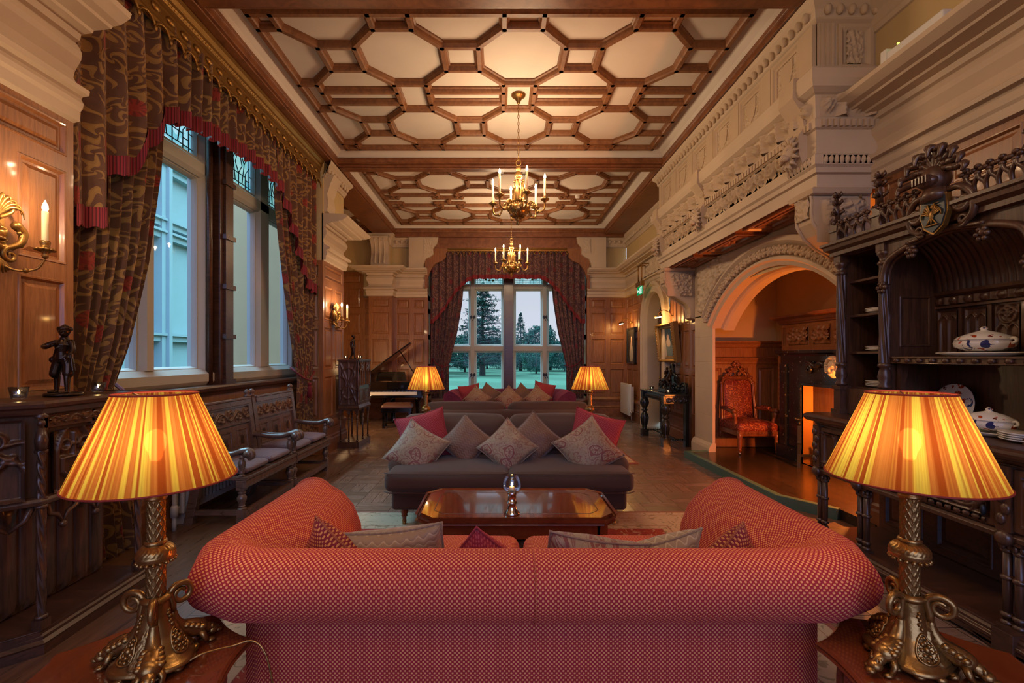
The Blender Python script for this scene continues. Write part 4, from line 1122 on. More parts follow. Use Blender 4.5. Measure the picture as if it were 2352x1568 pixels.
def fringe_strip(P, U, N, s0, s1, z0, z1, nf, amp, drop, nu, ph=0., seed=0, lift=.012):
    mb = MB(); P, U, N = V(P), V(U), V(N)
    def f(u, v):
        zb = z0(u); z = zb + .02 - v * drop * (1 + .06 * sin(u * 700)); a, b = s0(zb), s1(zb); s = lerp(a, b, u)
        w = 2 * pi * nf * (u + .012 * sin(9 * u + seed)) + ph; n = noise.noise(V((u * 5, zb * .7, seed)))
        d = amp * (sin(w) + .3 * sin(2 * w + 1)) * (.8 + .5 * n) + .03 * n + lift
        return P + U * (s + amp * .25 * cos(w)) + N * d + Z3 * z
    return mb.grid(f, nu, 3, su=s1(4) - s0(4), sv=drop)
def cst(c): return lambda *_: c
def tassel(mb, c, s=1):
    c = V(c); mb.ball(c, .028 * s, 10, 8); mb.tube([c + V((0, 0, -.02 * s)), c + V((0, 0, -.06 * s)), c + V((0, 0, -.19 * s))], [.026 * s, .03 * s, .042 * s], 10)
# --- left window
px = -2.86
z1 = 4.18
t = thing('curtain', 'olive and gold floral curtain at the sconce end of the tall side window', 'curtain', (px, 3.3, 0), group=None)
e1 = lambda z: pw(z, [(0, 3.60), (.5, 3.52), (.9, 3.42), (1.22, 3.36), (1.6, 3.52), (2.28, 3.71), (3.1, 3.86), (4.1, 3.95)])
hang((px, 0, 0), Y3, X3, lambda z: 2.93 + .0 * z, e1, cst(.02), z1, 8, lambda z: pw(z, [(0, .05), (1.2, .035), (2.5, .06), (4.2, .07)]), 130, 44, seed=1).build('drape', M['damask'], t, True)
m = MB(); m.tube([(px - .12, 2.95, 1.3), (px + .09, 3.0, 1.26), (px + .10, 3.2, 1.20), (px + .06, 3.40, 1.24), (px - .1, 3.42, 1.35)], .014, 8); m.build('tie_back', M['fringe'], t, True)
t = thing('curtain', 'olive and gold floral curtain at the gramophone cabinet end of the tall side window', 'curtain', (px, 6.6, 0))
t['label'] = 'olive and gold floral curtain beside the carved cabinet, pulled back from the tall side window'
e2 = lambda z: pw(z, [(0, 6.40), (.9, 6.44), (1.18, 6.47), (1.6, 6.30), (2.1, 6.15), (2.75, 5.99), (3.4, 5.84), (4.1, 5.75)])
hang((px, 0, 0), Y3, X3, e2, lambda z: 6.93, cst(.02), z1, 8, lambda z: pw(z, [(0, .05), (1.2, .03), (2.5, .055), (4.2, .06)]), 130, 44, seed=5).build('drape', M['damask'], t, True)
m = MB(); m.tube([(px - .1, 6.44, 1.35), (px + .08, 6.46, 1.2), (px + .09, 6.65, 1.16), (px + .06, 6.9, 1.28)], .014, 8); tassel(m, (px + .10, 6.62, 1.10)); m.build('tie_back', M['fringe'], t, True)
m = MB(); m.grid(lambda u, v: (px + .065, e2(lerp(1.25, z1, v)) - .02 + .012 * u, lerp(1.25, z1, v)), 1, 30, su=.02, sv=2); m.build('trimming', M['fringe'], t, True)
t = thing('valance', 'swagged floral valance with crimson fringe across the tall side window', 'valance', (px, 4.9, 3.6))
vb = lambda y: pw(y, [(2.93, 2.47), (3.18, 2.52), (3.24, 2.92), (3.46, 3.00), (3.50, 3.24), (3.64, 3.30), (3.68, 3.5), (3.85, 3.60), (4.3, 3.70), (5.0, 3.78), (5.6, 3.76), (5.82, 3.70), (6.0, 3.45), (6.3, 3.0), (6.6, 2.62), (6.93, 2.55)])
zz = lambda u: vb(lerp(2.93, 6.93, u))
a = (-2.775, 0, 0)
hang(a, Y3, X3, cst(2.93), cst(6.93), zz, 4.27, 24, .05, 380, 26, seed=3).build('swag', M['damask'], t, True)
fringe_strip(a, Y3, X3, cst(2.93), cst(6.93), zz, 4.27, 24, .05, .14, 700, seed=3).build('fringe', M['fringe'], t, True)
t = thing('pelmet', 'long gilded pelmet with scalloped edge above the tall side window', 'pelmet', (-2.8, 4.9, 4.3))
PEL = [(0, 4.16), (.02, 4.16), (.025, 4.20), (.02, 4.22), (.02, 4.34), (.035, 4.35), (.035, 4.38), (.05, 4.40), (.05, 4.43), (.075, 4.46), (.08, 4.50), (0, 4.50)]
m = MB(); m.sweep([(-2.755, 6.95), (-2.755, 2.9)], PEL)
for i in range(24): m.ball((-2.73, 2.95 + i * 4.0 / 24, 4.28), (.02, .05, .035), 8, 6)
m.build('moulding', M['gilt'], t, True)
m = MB()
for i in range(24):
    y = 2.93 + (i + .5) * 4.0 / 24
    m.tube([(-2.72, y + .083 * cos(k), 4.165 - .085 * sin(k) * 0 + .07 * sin(k) - .06) for k in [j * pi / 8 for j in range(9)]], .012, 6); m.ball((-2.715, y + .083, 4.10), (.014, .014, .03), 8, 6)
m.build('scallop_edge', M['gilt'], t, True); m = MB()
for i in range(110): m.ball((-2.715, 2.93 + i * 4.0 / 110, 4.395), .011, 6, 5)
m.build('bead_row', M['gilt'], t, True)
# --- far bay window
fy = 11.66
inn = [(0, -1.30), (1.0, -1.30), (1.24, -1.30), (1.5, -1.24), (2.15, -1.08), (2.9, -.96), (4.3, -.85)]
for sg, lab in ((1, 'daylight-tinted dark plum curtain left of the far bay window, behind the piano side'), (-1, 'daylight-tinted dark plum curtain right of the far bay window, nearest the framed portrait')):
    lab = lab.replace(', behind the piano side', ', on the grand piano side')
    f = lambda x, sg=sg: x if sg > 0 else .40 - x
    t = thing('curtain', lab, 'curtain', (f(-1.5), fy, 0))
    ei = lambda z, f=f: f(pw(z, inn)); eo = lambda z, f=f: f(-1.76)
    hang((0, fy, 0), X3, -Y3, eo, ei, cst(.02), 4.2, 7, lambda z: pw(z, [(0, .045), (1.2, .03), (2.5, .05), (4.2, .05)]), 100, 36, seed=7 + sg).build('drape', M['damask_daylit'], t, True)
    m = MB(); m.tube([(f(-1.76), fy + .05, 1.5), (f(-1.6), fy - .09, 1.32), (f(-1.42), fy - .10, 1.24), (f(-1.28), fy + .02, 1.28)], .014, 8); tassel(m, (f(-1.44), fy - .12, 1.12), 1.1); m.build('tie_back', M['fringe'], t, True)
t = thing('valance', 'daylight-tinted plum fringed valance swagged across the top of the far bay window', 'valance', (.2, fy - .1, 3.8))
vb2 = lambda x: pw(abs(x - .2), [(0, 3.56), (.85, 3.55), (1.05, 3.45), (1.3, 3.2), (1.6, 2.75), (1.86, 2.44), (1.96, 2.42)])
zz2 = lambda u: vb2(lerp(-1.75, 2.15, u)); a = (0, fy - .16, 0)
hang(a, X3, -Y3, cst(-1.75), cst(2.15), zz2, 4.23, 22, .045, 330, 22, seed=4).build('swag', M['damask_daylit'], t, True)
fringe_strip(a, X3, -Y3, cst(-1.75), cst(2.15), zz2, 4.23, 22, .045, .11, 600, seed=4).build('fringe', M['fringe'], t, True)
t = thing('pelmet', 'gilded pelmet with small drops above the far bay window', 'pelmet', (.2, 11.45, 4.2))
m = MB(); m.sweep([(1.72, 11.44), (-1.32, 11.44)], [(q[0], q[1] - 4.16 + 4.16 + (.0)) for q in [(0, 4.15), (.02, 4.15), (.03, 4.18), (.02, 4.2), (.02, 4.25), (.05, 4.28), (0, 4.28)]]); m.build('moulding', M['gilt'], t, True)
m = MB()
for i in range(22):
    x = -1.3 + (i + .5) * 3.0 / 22; m.tube([(x + .06 * cos(k), 11.41, 4.10 + .05 * sin(k)) for k in [j * pi / 6 for j in range(7)]], .009, 6); m.ball((x + .066, 11.41, 4.09), (.016, .012, .03), 6, 5)
m.build('scallop_edge', M['gilt'], t, True)
# ------------------------------------------------------------------ rugs
def rug(label, x0, y0):
    m = MB(); W, Hh = 3.5, 3.0
    m.add([(0, 0, .012), (W, 0, .012), (W, Hh, .012), (0, Hh, .012)], [(0, 1, 2, 3)], False, [(0, 0), (W, 0), (W, Hh), (0, Hh)])
    m.sweep([(0, 0), (W, 0), (W, Hh), (0, Hh)], [(0, .012), (-.006, .006), (-.006, 0)], True)
    o = m.build('rug', M['rug']); o.location = (x0, y0, .003); return tag(o, label, 'rug')
rug('red floral rug with cream border under the coffee table', -1.66, 1.37)
rug('cream bordered rug on the parquet beyond the brown sofas', -1.56, 6.37)

# ------------------------------------------------------------------ chesterfield sofas
def make_chesterfield(label, fab):
    t = thing('chesterfield_sofa', label, 'sofa')
    R = .118; hw = 1.16; yb = -.45; ye = .50
    pr = [(-.06, .07), (-.06, .56)]
    pr += [(R * cos(a), .70 + R * sin(a)) for a in [math.radians(d) for d in range(-132, 152, 13)]]
    pr += [(-.155, .74), (-.215, .67), (-.255, .57), (-.265, .47), (-.26, .40)]
    path = [(hw, ye)] + [(hw, lerp(ye, yb + .16, k / 6)) for k in range(1, 7)] + [(hw - .05, yb + .05)] + [(hw - .16 - (2 * hw - .32) * k / 14, yb) for k in range(15)] + [(-hw + .05, yb + .05)] + [(-hw, lerp(yb + .16, ye, k / 6)) for k in range(7)]
    # travel clockwise seen from above so that +off points outward
    m = MB(); m.sweep(path, pr, smooth=True, caps=False)
    b = m.build('back_and_arms', fab, t)
    for s in (-1, 1):     # rolled arm fronts
        m = MB()
        pts = [(s * (hw + o), z) for o, z in pr]; n = len(pts)
        m.add([(x, ye + .002, z) for x, z in pts], [tuple(range(n))])
        m.tube([(s * hw + .06 * cos(q), ye + .006, .70 + .06 * sin(q)) for q in [j * pi / 10 for j in range(20)]], .008, 6, closed=True); m.ball((s * hw, ye, .70), (.03, .012, .03), 10, 6)
        m.tube([(x, ye, z) for x, z in pts], .009, 6)
        m.build('arm_front', fab, t)
    m = MB(); m.rbox((0, .08, .22), (2 * hw - .22, .86, .30), .03); m.build('base', fab, t)
    for s in (-1, 1):
        m = MB(); m.rbox((s * .46, .10, .435), (.90, .80, .16), .06, bulge=(0, 0, .025)); m.build('seat_cushion', fab, t)
    m = MB(); m.tube([(0, yb - .01 - R * cos(a), .70 + R * sin(a)) for a in [math.radians(d) for d in range(-120, 120, 15)]], .003, 5); m.build('centre_seam', fab, t)
    for sx in (-1, 1):
        for y in (-.3, .42):
            m = MB(); m.lathe([(0, 0), (.025, 0), (.035, .02), (.03, .05), (.04, .08)], 14, (sx * (hw - .2), y, 0)); m.build('leg', M['dark'], t)
    return t
ches = make_chesterfield('red and gold chequered roll-back sofa seen from behind, nearest the camera', M['check'])
ches.location = (.12, 2.05, 0)
far = make_chesterfield('red roll-arm sofa tinted plum by daylight in front of the far bay window', M['far_fab'])
far.location = (.20, 9.3, 0); far.rotation_euler = (0, 0, pi); far['group'] = None; del far['group']

# ------------------------------------------------------------------ pillows
def pillow_mb(w, th, seed):
    mb = MB(); N = 22
    for sg in (-1, 1):
        def f(a, b):
            u, v = 2 * a - 1, 2 * b - 1
            x = u * w / 2 * (1 - .11 * (1 - v * v) * abs(u)); z = v * w / 2 * (1 - .11 * (1 - u * u) * abs(v))
            q = max(0, (1 - u * u) * (1 - v * v)); e = q ** .42
            nn = noise.noise(V((u * 1.6, v * 1.6, seed))) * .18 + noise.noise(V((u * 5, v * 5, seed + 2))) * .06
            return (x, sg * -1 * e * th / 2 * (1 + nn), z)
        b0 = len(mb.f); mb.grid(f, N, N, su=w, sv=w)
        if sg > 0: pass
        else:
            for k in range(b0, len(mb.f)): mb.f[k] = mb.f[k][::-1]; mb.uv[k] = mb.uv[k][::-1]
    edge = []
    for k in range(4):
        for i in range(12):
            s = -1 + i / 6
            u, v = ((s, -1), (1, s), (-s, 1), (-1, -s))[k]
            edge.append((u * w / 2 * (1 - .11 * (1 - v * v) * abs(u)), 0, v * w / 2 * (1 - .11 * (1 - u * u) * abs(v))))
    mb.tube(edge, .006, 5, closed=True)
    return mb
PM = {}
def pillow(kind, w, loc, roll, tilt, label, yaw=0, group=None):
    key = (kind, w)
    if key not in PM:
        o = pillow_mb(w, w * .44, len(PM)).build('cushion', M[kind]); PM[key] = o
    else:
        o = PM[key].copy(); COL.objects.link(o)
    d = math.radians
    o.rotation_euler = (Matrix.Rotation(d(yaw), 3, 'Z') @ Matrix.Rotation(d(tilt), 3, 'X') @ Matrix.Rotation(d(roll), 3, 'Y')).to_euler()
    o.location = loc
    return tag(o, label, 'cushion', group)
G1 = 'cushions on the near brown sofa'
pillow('check_p', .50, (-.745, 4.52, .705), -14, -18, 'raspberry woven cushion at the left end of the near brown sofa', 8, G1)
pillow('paisley', .46, (-.77, 4.26, .625), 32, -30, 'paisley cushion at the left end of the near brown sofa', 4, G1)
pillow('wave', .40, (-.325, 4.42, .675), 42, -22, 'wave quilted cushion left of the middle paisley cushion on the near sofa', 0, G1)
pillow('paisley', .42, (.08, 4.28, .645), 45, -28, 'paisley cushion in the middle of the near brown sofa', 0, G1)
pillow('wave', .41, (.335, 4.46, .69), 46, -20, 'wave quilted cushion right of the middle paisley cushion on the near sofa', 0, G1)
pillow('check_p', .50, (.945, 4.52, .70), 16, -18, 'raspberry woven cushion at the right end of the near brown sofa', -8, G1)
pillow('paisley', .48, (.825, 4.24, .64), -36, -28, 'paisley cushion at the right end of the near brown sofa', -6, G1)
G2 = 'cushions on the red chequered sofa'
pillow('check_b', .40, (-.70, 1.98, .575), 42, 22, 'chequered cushion poking up in the left corner of the red sofa', -28, G2)
pillow('check_b', .40, (.98, 1.98, .56), 38, 22, 'chequered cushion poking up in the right corner of the red sofa', 30, G2)
pillow('wave_cream', .44, (-.43, 2.02, .575), -8, 24, 'cream wave quilted cushion left on the red sofa, by the chequered corner cushion', 0, G2)
pillow('check_p', .42, (-.07, 2.03, .515), 40, 24, 'raspberry cushion just peeping over the middle of the red sofa back', 0, G2)
pillow('paisley', .44, (.39, 2.02, .54), 10, 26, 'paisley cushion lying behind the right half of the red sofa back', 0, G2)
pillow('wave_cream', .40, (.72, 2.06, .54), -16, 28, 'cream wave quilted cushion right on the red sofa', 10, G2)
G3 = 'cushions on the far plum sofa'
for kind, w_, x, z, ro, la in (('check_p', .44, -.60, .70, -10, 'raspberry cushion at the left end of the far bay sofa'), ('paisley', .42, -.45, .64, 40, 'paisley cushion at the left end of the far bay sofa'), ('wave', .42, -.22, .68, 34, 'quilted cushion between two paisley ones, left half of the far bay sofa'), ('paisley', .42, .19, .64, 45, 'paisley cushion in the middle of the far bay sofa'), ('wave', .42, .47, .67, 40, 'quilted cushion between two paisley ones, right half of the far bay sofa'), ('paisley', .42, .76, .65, 42, 'paisley cushion at the right end of the far bay sofa'), ('check_p', .44, .90, .74, 14, 'raspberry cushion at the right end of the far bay sofa')):
    pillow(kind, w_, (x, 9.05 if kind == 'paisley' else 9.3, z + .02), ro, -20, la, 0, G3)

# ------------------------------------------------------------------ brown howard sofas
def make_brown(label):
    t = thing('upholstered_sofa', label, 'sofa')
    m = MB(); m.rbox((0, .0, .265), (2.06, .98, .21), .035, bulge=(0, .01, 0)); m.build('base', M['brown_fab'], t)
    m = MB(); m.rbox((-.535, -.14, .425), (1.075, .90, .17), .06, bulge=(0, .02, .03)); m.build('seat_cushion', M['brown_fab'], t)
    m = MB(); m.rbox((.535, -.14, .425), (1.075, .90, .17), .06, bulge=(0, .02, .03)); m.build('seat_cushion', M['brown_fab'], t)
    m = MB(); m.rbox((0, .43, .525), (2.10, .20, .57), .06); m.build('back', M['brown_fab'], t)
    for s in (-1, 1):
        m = MB(); m.rbox((s * .55, .27, .675), (1.085, .26, .44), .10, bulge=(0, .05, .015), fn=lambda q: V((q.x, q.y + q.z * .22, q.z))); m.build('back_cushion', M['brown_fab'], t)
    for s in (-1, 1):
        m = MB()
        def af(q, s=s): q.x += s * .03 * ss(-.1, .16, q.z); q.z -= .07 * ss(.1, -.42, q.y); return q
        m.rbox((s * .99, .10, .47), (.20, .84, .34), .09, fn=af); m.build('arm', M['brown_fab'], t)
    m = MB()
    for x0, x1 in ((-1.07, -.01), (.01, 1.07)):
        for z in (.505, .345):
            m.tube([(x0, -.55, z), (x0 + .05, -.595, z), ((x0 + x1) / 2, -.605, z), (x1 - .05, -.595, z), (x1, -.55, z)], .006, 6)
    m.build('piping', M['brown_fab'], t)
    for sx in (-1, 1):
        for sy in (-1, 1):
            m = MB(); m.lathe([(0, .04), (.014, .04), (.018, .06), (.02, .08), (.03, .09), (.024, .10), (.036, .13), (.024, .145), (.032, .155), (.034, .17)], 16, (sx * .93, sy * .40, 0)); l = m.build('leg', M['mahog'], t)
            c = MB(); c.cyl((sx * .93 - .012, sy * .40, .022), (sx * .93 + .012, sy * .40, .022), .022, 14); c.lathe([(.018, .03), (.02, .05), (.016, .06)], 12, (sx * .93, sy * .40, 0)); c.build('castor', M['brass'], l)
    return t
bs = make_brown('brown upholstered sofa facing the coffee table, covered with cushions'); bs.location = (.085, 4.45, 0)
b2 = dup(bs, (.10, 6.38, 0), pi, 'second brown sofa seen from behind, backing onto the cushioned one')
# ------------------------------------------------------------------ coffee table and footstool
def octo(w, d, c): return [(-w + c, -d), (w - c, -d), (w, -d + c), (w, d - c), (w - c, d), (-w + c, d), (-w, d - c), (-w, -d + c)]
t = thing('coffee_table', 'long polished mahogany coffee table with clipped corners', 'table', (.11, 3.13, 0))
o8 = octo(.63, .315, .09)
m = MB(); m.prism(octo(.612, .297, .085), (0, 0, .46), X3, Y3, Z3, .04); m.sweep(o8[::-1], [(.018, .46), (.0, .462), (-.0, .47), (.006, .475), (.006, .492), (.018, .50)], True); m.build('tabletop', M['mahog'], t)
m = MB(); q = octo(.53, .225, .06); m.sweep(q[::-1], [(.0, .499), (.0, .5012), (.005, .5012), (.005, .499)], True); m.build('inlay_line', M['dark'], t)
m = MB(); m.sweep(octo(.575, .26, .05), [(.0, .46), (.0, .37), (-.008, .365), (-.008, .352), (.01, .35), (.01, .46)], True); m.build('apron', M['mahog'], t)
for sx in (-1, 1):
    for sy in (-1, 1):
        m = MB(); x, y = sx * .54, sy * .225
        m.box(x - .035, x + .035, y - .035, y + .035, .30, .46); m.box(x - .04, x + .04, y - .04, y + .04, .27, .285); m.box(x - .036, x + .036, y - .036, y + .036, .24, .26)
        m.prism([(-.03, -.03), (.03, -.03), (.03, .03), (-.03, .03)], (x, y, .03), X3, Y3, Z3, .27); m.box(x - .03, x + .03, y - .03, y + .03, 0, .03)
        for k in (-.015, 0, .015): m.tube([(x + k, y - .03, .05), (x + k, y - .03, .23)], .006, 5)
        m.build('leg', M['mahog'], t, bevel=.004)
m = MB(); m.rbox((0, 0, .19), (1.0, .40, .24), .03, bulge=(0, 0, .02)); fs = thing('footstool', 'low brown upholstered footstool pushed under the coffee table', 'footstool', (.06, 3.12, 0))
m.build('cushion', M['brown_fab'], fs)
for sx in (-1, 1):
    for sy in (-1, 1): m = MB(); m.lathe([(0, 0), (.02, 0), (.03, .05), (.03, .08)], 12, (sx * .44, sy * .14, 0)); m.build('leg', M['mahog'], fs)
t = thing('candle_lamp', 'small chrome candle lamp with clear glass globe on the coffee table', 'candle lamp', (.08, 2.90, .502))
m = MB(); m.lathe([(0, 0), (.05, 0), (.05, .006), (.036, .02), (.03, .04), (.026, .05), (.026, .065), (.034, .068), (.034, .074), (.026, .078), (.027, .12), (.03, .125), (.03, .135), (.022, .14), (0, .14)], 24); m.build('base', M['chrome'], t)
m = MB(); m.lathe([(.024, .138), (.04, .142), (.056, .16), (.060, .185), (.054, .21), (.043, .232), (.040, .24)], 26); m.build('globe', M['cglass'], t)
m = MB(); m.lathe([(0, .14), (.016, .14), (.016, .17), (0, .17)], 12); m.build('candle', M['wax'], t)
m = MB(); m.lathe([(0, .172), (.006, .18), (.004, .192), (0, .2)], 8); m.build('flame', M['tflame'], t)
t = thing('sofa_table', 'narrow dark table between the backs of the two brown sofas', 'table', (.1, 5.42, 0))
m = MB(); m.box(-1.06, 1.06, -.3, .3, .53, .565); m.build('tabletop', M['mahog'], t, bevel=.006)
for sx in (-1, 1):
    for sy in (-1, 1): m = MB(); m.box(sx * .98 - .03, sx * .98 + .03, sy * .24 - .03, sy * .24 + .03, 0, .53); m.build('leg', M['mahog'], t, bevel=.004)
# ------------------------------------------------------------------ side tables
def make_side(label):
    t = thing('side_table', label, 'table')
    out = []
    for k in range(8):
        a0 = k * pi / 4 + pi / 8; a1 = a0 + pi / 4
        p0 = V((cos(a0), sin(a0))) * .315; p1 = V((cos(a1), sin(a1))) * .315
        for i in range(6):
            u = i / 6; p = p0.lerp(p1, u); out.append(p * (1 - .045 * sin(pi * u) + (.02 if i == 0 else 0)))
    m = MB(); m.prism([(p.x * .94, p.y * .94) for p in out], (0, 0, .535), X3, Y3, Z3, .03)
    m.sweep([(p.x, p.y) for p in out], [(.022, .535), (.004, .537), (0, .543), (.006, .548), (.003, .556), (.010, .563), (.022, .565)], True); m.build('tabletop', M['mahog'], t)
    m = MB(); m.sweep([(.24 * cos(a), .24 * sin(a)) for a in [k * pi / 4 + pi / 8 for k in range(8)]], [(0, .45), (0, .535), (.015, .535), (.015, .45)], True); m.build('apron', M['mahog'], t)
    for k in range(4):
        a = k * pi / 2 + pi / 4; c = V((cos(a), sin(a), 0)) * .235
        m = MB(); m.tube([c + Z3 * .53, c * 1.02 + Z3 * .4, c * 1.0 + Z3 * .2, c * 1.08 + Z3 * .0], [.026, .028, .018, .02], 8); m.build('leg', M['mahog'], t)
    return t
st = make_side('scalloped mahogany side table at the left corner of the red sofa'); st.location = (-1.10, 1.36, 0); st.rotation_euler = (0, 0, .15)
st2 = dup(st, (1.32, 1.35, 0), -.1, 'scalloped mahogany side table at the right corner of the red sofa')
# ------------------------------------------------------------------ table lamps
def make_lamp(label):
    t = thing('table_lamp', label, 'lamp')
    m = MB()   # swelling three-lobed foot with chased relief
    def dome(u, v):
        a = 2 * pi * u; r = pw(v, [(0, .105), (.05, .108), (.1, .104), (.16, .098), (.3, .078), (.5, .055), (.75, .038), (1, .032)]); z = pw(v, [(0, .018), (.05, .022), (.1, .030), (.16, .034), (.3, .055), (.5, .095), (.75, .15), (1, .19)])
        r *= 1 + .10 * cos(3 * a + pi) * (1 - v)
        if .18 < v < .62:
            q = abs(((3 * a / (2 * pi)) % 1) - .0); q = min(q, 1 - q); rr = hypot(q * 3.2, (v - .38) * 3.2)
            if rr < .75: r += .004 * abs(sin(rr * 18)) + .003 * abs(sin(a * 33) * sin(v * 50)) + .002
        return (r * cos(a), r * sin(a), z)
    m.grid(dome, 120, 44, wu=True)
    m.lathe([(0, .016), (.10, .016), (.108, .02)], 40)
    for k in range(3):      # chased medallions between the beasts
        a = k * 2 * pi / 3 + .35 + pi / 3
        D = lambda s, v: V(dome((a + s) / (2 * pi), v)) * 1.015
        m.tube([D(.36 * cos(q) * (1 - .25 * sin(q)), .40 + .17 * sin(q)) for q in [j * pi / 12 for j in range(24)]], .0035, 5, closed=True)
        for r_, n_, b_ in ((0, 1, .010), (.5, 7, .0065), (.85, 12, .005)):
            for j in range(n_): q = 2 * pi * j / n_ + r_; m.ball(D(.36 * r_ * cos(q) * (1 - .25 * r_ * sin(q)), .40 + .15 * r_ * sin(q)), b_, 6, 5)
        for j in range(5): m.ball(D(.05 * (-1) ** j, .62 + j * .05), .006, 6, 5)
    for k in range(12):
        a = k * pi / 6; m.ball((.098 * cos(a), .098 * sin(a), .012), (.016, .016, .010), 8, 5)
    m.build('foot', M['brass'], t)
    for k in range(3):      # crouching winged beasts with curled tails
        a = k * 2 * pi / 3 + .35; d = V((cos(a), sin(a), 0)); s_ = V((-sin(a), cos(a), 0))
        P = lambda r, z, o=0: d * r + Z3 * z + s_ * o
        m = MB()
        tail = spiral(P(.070, .185), d, Z3, .012, .036, .6, 1.35, 22)
        m.tube(list(tail) + [P(.045, .16), P(.046, .13)], [.006 + .005 * i / 24 for i in range(25)], 8)
        body = catmull([P(.046, .14), P(.050, .11), P(.070, .075), P(.100, .060), P(.122, .048)], 6)
        m.tube(body, [pw(i / (len(body) - 1), [(0, .010), (.3, .017), (.6, .026), (.85, .029), (1, .02)]) for i in range(len(body))], 12)
        m.ball(P(.118, .052), (.03, .03, .026), 12, 8)
        m.tube([P(.125, .05), P(.148, .036), P(.168, .024)], [.02, .017, .012], 10); m.ball(P(.163, .024), (.020, .020, .015), 10, 8); m.ball(P(.182, .014), (.014, .014, .009), 8, 6)
        for o in (-1, 1):
            m.ball(P(.158, .038, o * .011), (.007, .007, .01), 6, 5); m.tube([P(.118, .045, o * .02), P(.125, .025, o * .03), P(.135, .007, o * .026)], [.012, .009, .008], 8); m.ball(P(.146, .006, o * .026), (.015, .011, .007), 8, 5)
            for j in range(4): m.ball(P(.078 + .014 * j, .082 - .007 * j, o * (.016 + .003 * j)), (.014, .012, .010), 6, 5)
        m.build('beast_foot', M['brass'], t)
    m = MB()
    def stem(z0, z1, r0):
        def f(u, v):
            a = 2 * pi * u; q = v * (z1 - z0) / .021
            l1 = abs(sin(pi * (u * 10 + q * .7))); l2 = abs(sin(pi * (u * 10 - q * .7)))
            e = .004 * max(0, 1 - min(l1, l2) / .28)
            r = r0 - .0015 + e; return (r * cos(a), r * sin(a), z0 + v * (z1 - z0))
        m.grid(f, 144, int((z1 - z0) / .0026), wu=True)
    m.lathe([(.030, .185), (.034, .19), (.040, .197), (.040, .203), (.026, .21)], 26)
    stem(.208, .312, .0245); stem(.372, .50, .0235)
    m.lathe([(.026, .365), (.030, .368), (.030, .374), (.025, .378)], 26); m.lathe([(.024, .50), (.028, .502), (.030, .507), (.026, .511), (.026, .517), (.034, .522), (.038, .53), (.036, .538), (.02, .542), (.012, .56)], 26)
    m.build('stem', M['brass'], t)
    m = MB()
    def knop(u, v):
        a = 2 * pi * u; r = pw(v, [(0, .028), (.12, .040), (.25, .049), (.45, .052), (.55, .050), (.7, .046), (.85, .036), (1, .028)]); z = pw(v, [(0, .308), (.12, .314), (.25, .322), (.45, .332), (.55, .338), (.7, .35), (.85, .36), (1, .366)])
        r += .0025 * abs(sin(a * 12 + sin(v * 14) * 1.5)) * (1 if .55 < v < .95 or v < .25 else 0); return (r * cos(a), r * sin(a), z)
    m.grid(knop, 120, 20, wu=True)
    for k in range(18): a = k * pi / 9; m.ball((.047 * cos(a), .047 * sin(a), .316), (.007, .007, .006), 6, 5)
    m.build('knop', M['brass'], t)
    m = MB()
    def sh(u, v):
        a = 2 * pi * u; r = lerp(.213, .107, v) * (1 + .004 * sin(u * 2 * pi * 90)); return (r * cos(a), r * sin(a), lerp(.562, .822, v))
    m.grid(sh, 240, 6, wu=True); s_ = m.build('shade', M['shade'], t)
    for r, z in ((.214, .562), (.108, .822)): m = MB(); m.tube([(r * cos(k * pi / 30), r * sin(k * pi / 30), z) for k in range(60)], .003, 6, closed=True); m.build('shade_rim', M['bind'], s_)
    m = MB()
    for k in range(3): a = k * 2.094; m.tube([(.012 * cos(a), .012 * sin(a), .80), (.107 * cos(a), .107 * sin(a), .82)], .0025, 5)
    m.tube([(0, 0, .55), (0, 0, .62)], .012, 8); m.build('shade_carrier', M['brass'], t)
    m = MB(); m.ball((0, 0, .675), (.028, .028, .04), 14, 10); m.lathe([(.014, .62), (.018, .64)], 12); m.build('bulb', M['bulb'], t)
    return t
lamp = make_lamp('brass table lamp with pleated amber shade on the left side table'); lamp.location = (-1.045, 1.385, .566)
m = MB(); m.tube(catmull([(.10, -.02, .012), (.14, -.0, .03), (.2, .05, .022), (.26, .07, .025), (.31, .06, -.03), (.34, .05, -.2), (.35, .04, -.5)], 6), .0032, 6); c_ = m.build('cord', M['brass'], lamp); c_.rotation_euler = (0, 0, -.70); lamp.rotation_euler = (0, 0, .70)
l2 = dup(lamp, (1.262, 1.40, .566), pi, 'brass table lamp with pleated amber shade on the right side table')
for ch in list(l2.children):
    if ch.name.startswith('cord'): bpy.data.objects.remove(ch)
l3 = dup(l2, (-.845, 5.25, .566), .4, 'brass lamp with amber shade rising behind the left of the near brown sofa')
l4 = dup(l2, (1.045, 5.25, .566), 1.0, 'brass lamp with amber shade rising behind the right of the near brown sofa')
LAMPS = [lamp, l2, l3, l4]
